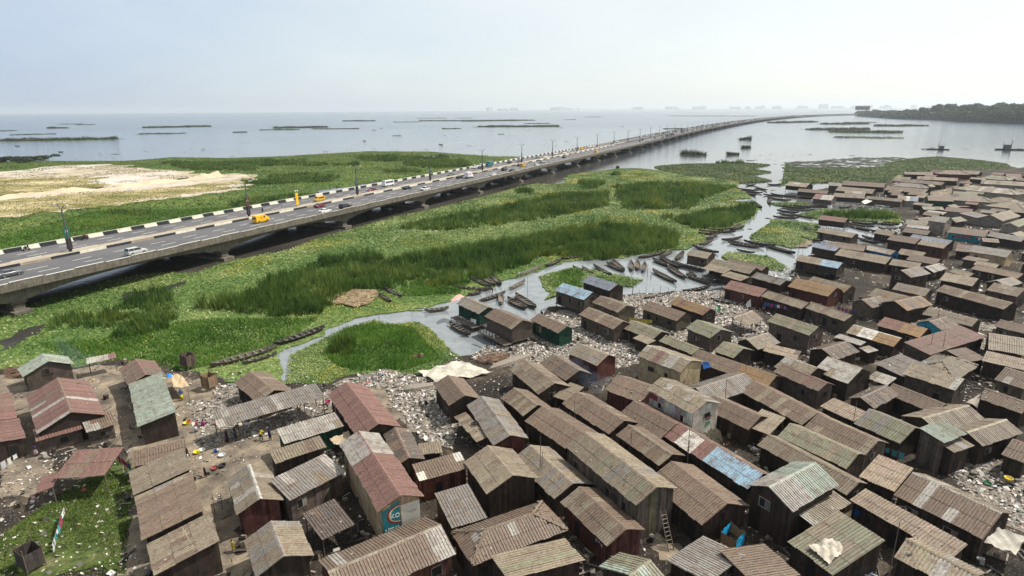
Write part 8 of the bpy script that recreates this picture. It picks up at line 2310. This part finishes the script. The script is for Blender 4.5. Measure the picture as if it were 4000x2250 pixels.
for i in range(m - 1):
    segn = max(4, int((TL[i + 1] - TL[i]).length / 24))
    for row, (f, cnt) in enumerate(((0.02, segn), (0.09, segn * 0.7), (0.2, segn * 0.6))):
        for k in range(int(cnt)):
            t_ = (k + rgt.random()) / cnt
            p_ = TL[i].lerp(TL[i + 1], t_); q_ = inland[i].lerp(inland[i + 1], t_)
            w_ = p_.lerp(q_, f + rgt.uniform(-0.01, 0.02))
            g_ = (i + t_) / (m - 1); zz_ = (0.25 + 0.75 * g_) * (3 if row == 0 else 12 if row == 1 else 20)
            h = rgt.uniform(20, 30) * (0.5 + 0.6 * g_) * (1.35 if rgt.random() < 0.08 else 1)
            e = empty('broadleaf_tree', (w_.x, w_.y, zz_ - 0.6), rgt.uniform(0, 6))
            tag(e, 'dark broadleaf tree on the wooded shore beyond the lagoon', 'tree', 'trees of the far wooded shore')
            s_ = Matrix.Diagonal((h * rgt.uniform(1.2, 1.7), h * rgt.uniform(1.2, 1.7), h, 1))
            mesh_obj('crown', rgt.choice(CROWNS), None, e, s_); mesh_obj('trunk', TRUNK, None, e, s_)
            NT += 1
# undergrowth along the wooded shore
V, C_ = [], []
for i in range(m - 1):
    n = 9000
    t0 = RNG.uniform(0, 1, n)[:, None]; g0 = RNG.uniform(0, 0.25, n)[:, None] ** 1.3
    A_, B_, I_, J_ = (np.array(q_) for q_ in (TL[i], TL[i + 1], inland[i], inland[i + 1]))
    p_ = (A_ * (1 - t0) + B_ * t0) * (1 - g0) + (I_ * (1 - t0) + J_ * t0) * g0
    gg = (i + t0[:, 0]) / (m - 1); zb_ = (0.25 + 0.75 * gg) * np.interp(g0[:, 0], [0, 0.04, 0.12, 0.35], [0, 5, 15, 23])
    v, c = blades(p_[:, 0], p_[:, 1], 0, RNG.uniform(3, 9, n), RNG.uniform(3, 6, n), 0.5, pal(n, [(0.018, 0.035, 0.012), (0.05, 0.07, 0.025)], RNG.uniform(0, 1, n)))
    v[:, 2] += np.repeat(zb_, 3); V.append(v); C_.append(c)
v = np.concatenate(V); me = np_mesh('undergrowth', v, np.arange(len(v)).reshape(-1, 3), M_LEAF); vcol(me, np.concatenate(C_))
tag(mesh_obj('undergrowth', me), 'dense dark undergrowth on the far wooded shore', 'undergrowth', kind='stuff')
# the tallest trees stand out above the wood
for (fx_, fh) in ((0.50, 36), (0.535, 40), (0.60, 44), (0.66, 38), (0.70, 43), (0.76, 40), (0.80, 38), (0.86, 43), (0.90, 40), (0.95, 46), (0.99, 42), (0.44, 30), (0.38, 26)):
    i_ = min(int(fx_ * (m - 1)), m - 2); t_ = fx_ * (m - 1) - i_
    w_ = TL[i_].lerp(TL[i_ + 1], t_).lerp(inland[i_].lerp(inland[i_ + 1], t_), 0.07 + 0.05 * rgt.random())
    e = empty('broadleaf_tree', (w_.x, w_.y, 5), rgt.uniform(0, 6)); tag(e, 'tall spreading tree rising above the far wooded shore', 'tree', 'tall trees of the far wooded shore')
    s_ = Matrix.Diagonal((fh * 1.25, fh * 1.25, fh, 1)); mesh_obj('crown', rgt.choice(CROWNS), None, e, s_); mesh_obj('trunk', TRUNK, None, e, s_)
# bushes on the left spit
for k in range(26):
    x, y = SPIT[0] + rgt.uniform(-75, 8), SPIT[1] + rgt.uniform(-8, 22)
    h = rgt.uniform(5.5, 9.0)
    e = empty('shore_bush', (x, y, 0.0), rgt.uniform(0, 6)); tag(e, 'dark bush on the sandy spit beside the lagoon', 'bush', 'bushes on the sandy spit')
    s_ = Matrix.Diagonal((h * 1.5, h * 1.5, h, 1))
    mesh_obj('crown', rgt.choice(CROWNS), None, e, Matrix.Translation((0, 0, -0.40 * h)) @ s_); mesh_obj('trunk', TRUNK, None, e, Matrix.Diagonal((h * 1.5, h * 1.5, h * 0.5, 1)))

# hoarding beside the far end of the bridge
x, y, a = bp(s_of(1750, 3180)[0], -30)
e = empty('hoarding', (1700, 3010, 0), R(-30)); tag(e, 'large dark red hoarding on tall legs beside the far bridge', 'hoarding')
mb = MB(); mb.box((0, 0, 36), (62, 1.5, 18)); mesh_obj('panel', mb.mesh('hoarding_panel', [M_COL]), None, e, None, (0.12, 0.05, 0.06))
for sx in (-20, 20):
    mb = MB(); mb.tube((sx, 0.9, -1), (sx, 0.9, 29), 1.1, 1.0, 8); mesh_obj('leg', mb.mesh('hoarding_leg', [M_LAMPPOST]), None, e)
# work boats
def dredger(x, y, a, sc, label):
    e = empty('work_boat', (x, y, 0), a); e.scale = (sc, sc, sc); tag(e, label, 'boat')
    mb = MB(); mb.add([(-9, -2.4, 0.9), (9, -2.4, 0.9), (10, 0, 1.1), (9, 2.4, 0.9), (-9, 2.4, 0.9), (-8.5, -2.1, -0.3), (8.3, -2.1, -0.3), (9, 0, -0.3), (8.3, 2.1, -0.3), (-8.5, 2.1, -0.3)], [(0, 1, 2, 3, 4), (9, 8, 7, 6, 5), (0, 5, 6, 1), (1, 6, 7, 2), (2, 7, 8, 3), (3, 8, 9, 4), (4, 9, 5, 0)]); mesh_obj('hull', mb.mesh('work_hull', [M_COL]), None, e, None, (0.03, 0.035, 0.04))
    mb = MB(); mb.box((3, 0, 2.3), (4, 3, 2.6)); mesh_obj('cabin', mb.mesh('work_cabin', [M_COL]), None, e, None, (0.10, 0.10, 0.11))
    mb = MB(); mb.box((3, 0, 3.8), (4.6, 3.5, 0.2)); mesh_obj('cabin_roof', mb.mesh('work_roof', [M_COL]), None, e, None, (0.2, 0.2, 0.2))
    mb = MB(); mb.tube((0.5, 0, 0.9), (0.5, 0, 7.5), 0.28, 0.2, 6); mb.tube((5.2, 0, 3.5), (5.2, 0, 5.5), 0.15, 0.12, 5); mesh_obj('mast', mb.mesh('work_mast', [M_POLE]), None, e)
    mb = MB(); mb.tube((-3, 0, 1), (-13, 0, 0.3), 0.35, 0.3, 6); mesh_obj('suction_pipe', mb.mesh('work_pipe', [M_POLE]), None, e)
dredger(*DREDGE[0], R(-35), 1.0, 'dark work boat with a tall mast out on the water')
dredger(*DREDGE[1], R(150), 1.3, 'larger dark barge with a tall spar at the lagoon edge')
# hazy skyline across the lagoon
rgs = random.Random(5)
MS = plain('distant_concrete', (0.30, 0.30, 0.30), 0.9)
for k in range(64):
    f = rgs.random()
    ang_ = -2 + 46 * f
    dd = rgs.uniform(20500, 22000)
    x, y = math.sin(R(ang_)) * dd, math.cos(R(ang_)) * dd
    h = rgs.choice([26, 30, 34, 38, 44, 50]) * rgs.uniform(1.7, 2.4) + (25 if k % 13 == 0 else 0); w = rgs.uniform(90, 330); h = min(h, 138)
    e = empty('tower_block', (x, y, 0), rgs.uniform(0, 3)); tag(e, 'pale block of the city skyline across the hazy lagoon', 'building', 'city skyline across the lagoon')
    mb = MB(); mb.box((0, 0, h / 2), (w, w * 0.5, h)); mesh_obj('wall', mb.mesh('block_wall', [MS]), None, e)
    mb = MB(); mb.box((w * 0.1, 0, h + 3), (w * 0.3, w * 0.25, 6)); mesh_obj('roof_house', mb.mesh('block_roof', [MS]), None, e)
sh = me_from('far_shore', [(-900, 22500, 0), (16800, 15800, 0), (17000, 16200, 16), (-900, 22900, 16), (17400, 17000, 16), (-900, 24000, 16)], [(0, 1, 2, 3), (3, 2, 4, 5)])
tag(mesh_obj('far_shore', sh, M_MATG), kind='structure')

# ------------------------------------------------------------------ smoke and haze
HZ = bpy.data.materials.new('haze_air'); HZ.use_nodes = True; t = HZ.node_tree
for n_ in list(t.nodes):
    if n_.type == 'BSDF_PRINCIPLED': t.nodes.remove(n_)
pv = t.nodes.new('ShaderNodeVolumePrincipled')
pv.inputs['Color'].default_value = (0.86, 0.94, 1.0, 1)
pv.inputs['Density'].default_value = HAZE_DENSITY
pv.inputs['Anisotropy'].default_value = 0.3
t.links.new(pv.outputs[0], t.nodes['Material Output'].inputs['Volume'])
mb = MB(); mb.box((0, WR / 2 - 150, 74), (2 * WR + 200, WR + 700, 152))
hz = mesh_obj('haze', mb.mesh('haze', [HZ])); tag(hz, kind='stuff')

# drifting cooking smoke
SMK = bpy.data.materials.new('cooking_smoke'); SMK.use_nodes = True; t = SMK.node_tree
for n_ in list(t.nodes):
    if n_.type == 'BSDF_PRINCIPLED': t.nodes.remove(n_)
pv = t.nodes.new('ShaderNodeVolumePrincipled'); pv.inputs['Color'].default_value = (0.55, 0.72, 1.0, 1); pv.inputs['Density'].default_value = 0.035; pv.inputs['Anisotropy'].default_value = 0.2
t.links.new(pv.outputs[0], t.nodes['Material Output'].inputs['Volume'])
def puff(name, blobs, lab):
    bm = bmesh.new()
    for (x, y, z, rx, ry, rz_) in blobs:
        bmesh.ops.create_icosphere(bm, subdivisions=3, radius=1, matrix=Matrix.Translation((x, y, z)) @ Matrix.Diagonal((rx, ry, rz_, 1)))
    me = bpy.data.meshes.new(name); bm.to_mesh(me); bm.free(); me.materials.append(SMK)
    tag(mesh_obj(name, me), lab, 'smoke', kind='stuff')
for k, (x, y) in enumerate(SMOKE):
    puff('smoke', [(x + dx * (1 if k else 1), y + dy, z, r_, r_ * 0.8, r_ * 0.75) for dx, dy, z, r_ in ((0, 0, 1.8, 1.5), (-1.2, 0.5, 2.6, 1.7), (1.3, 0.2, 2.2, 1.4), (-2.4, 0.9, 3.6, 1.5), (-3.2, 1.2, 4.8, 1.2))], 'thin blue cooking smoke drifting between the shacks')
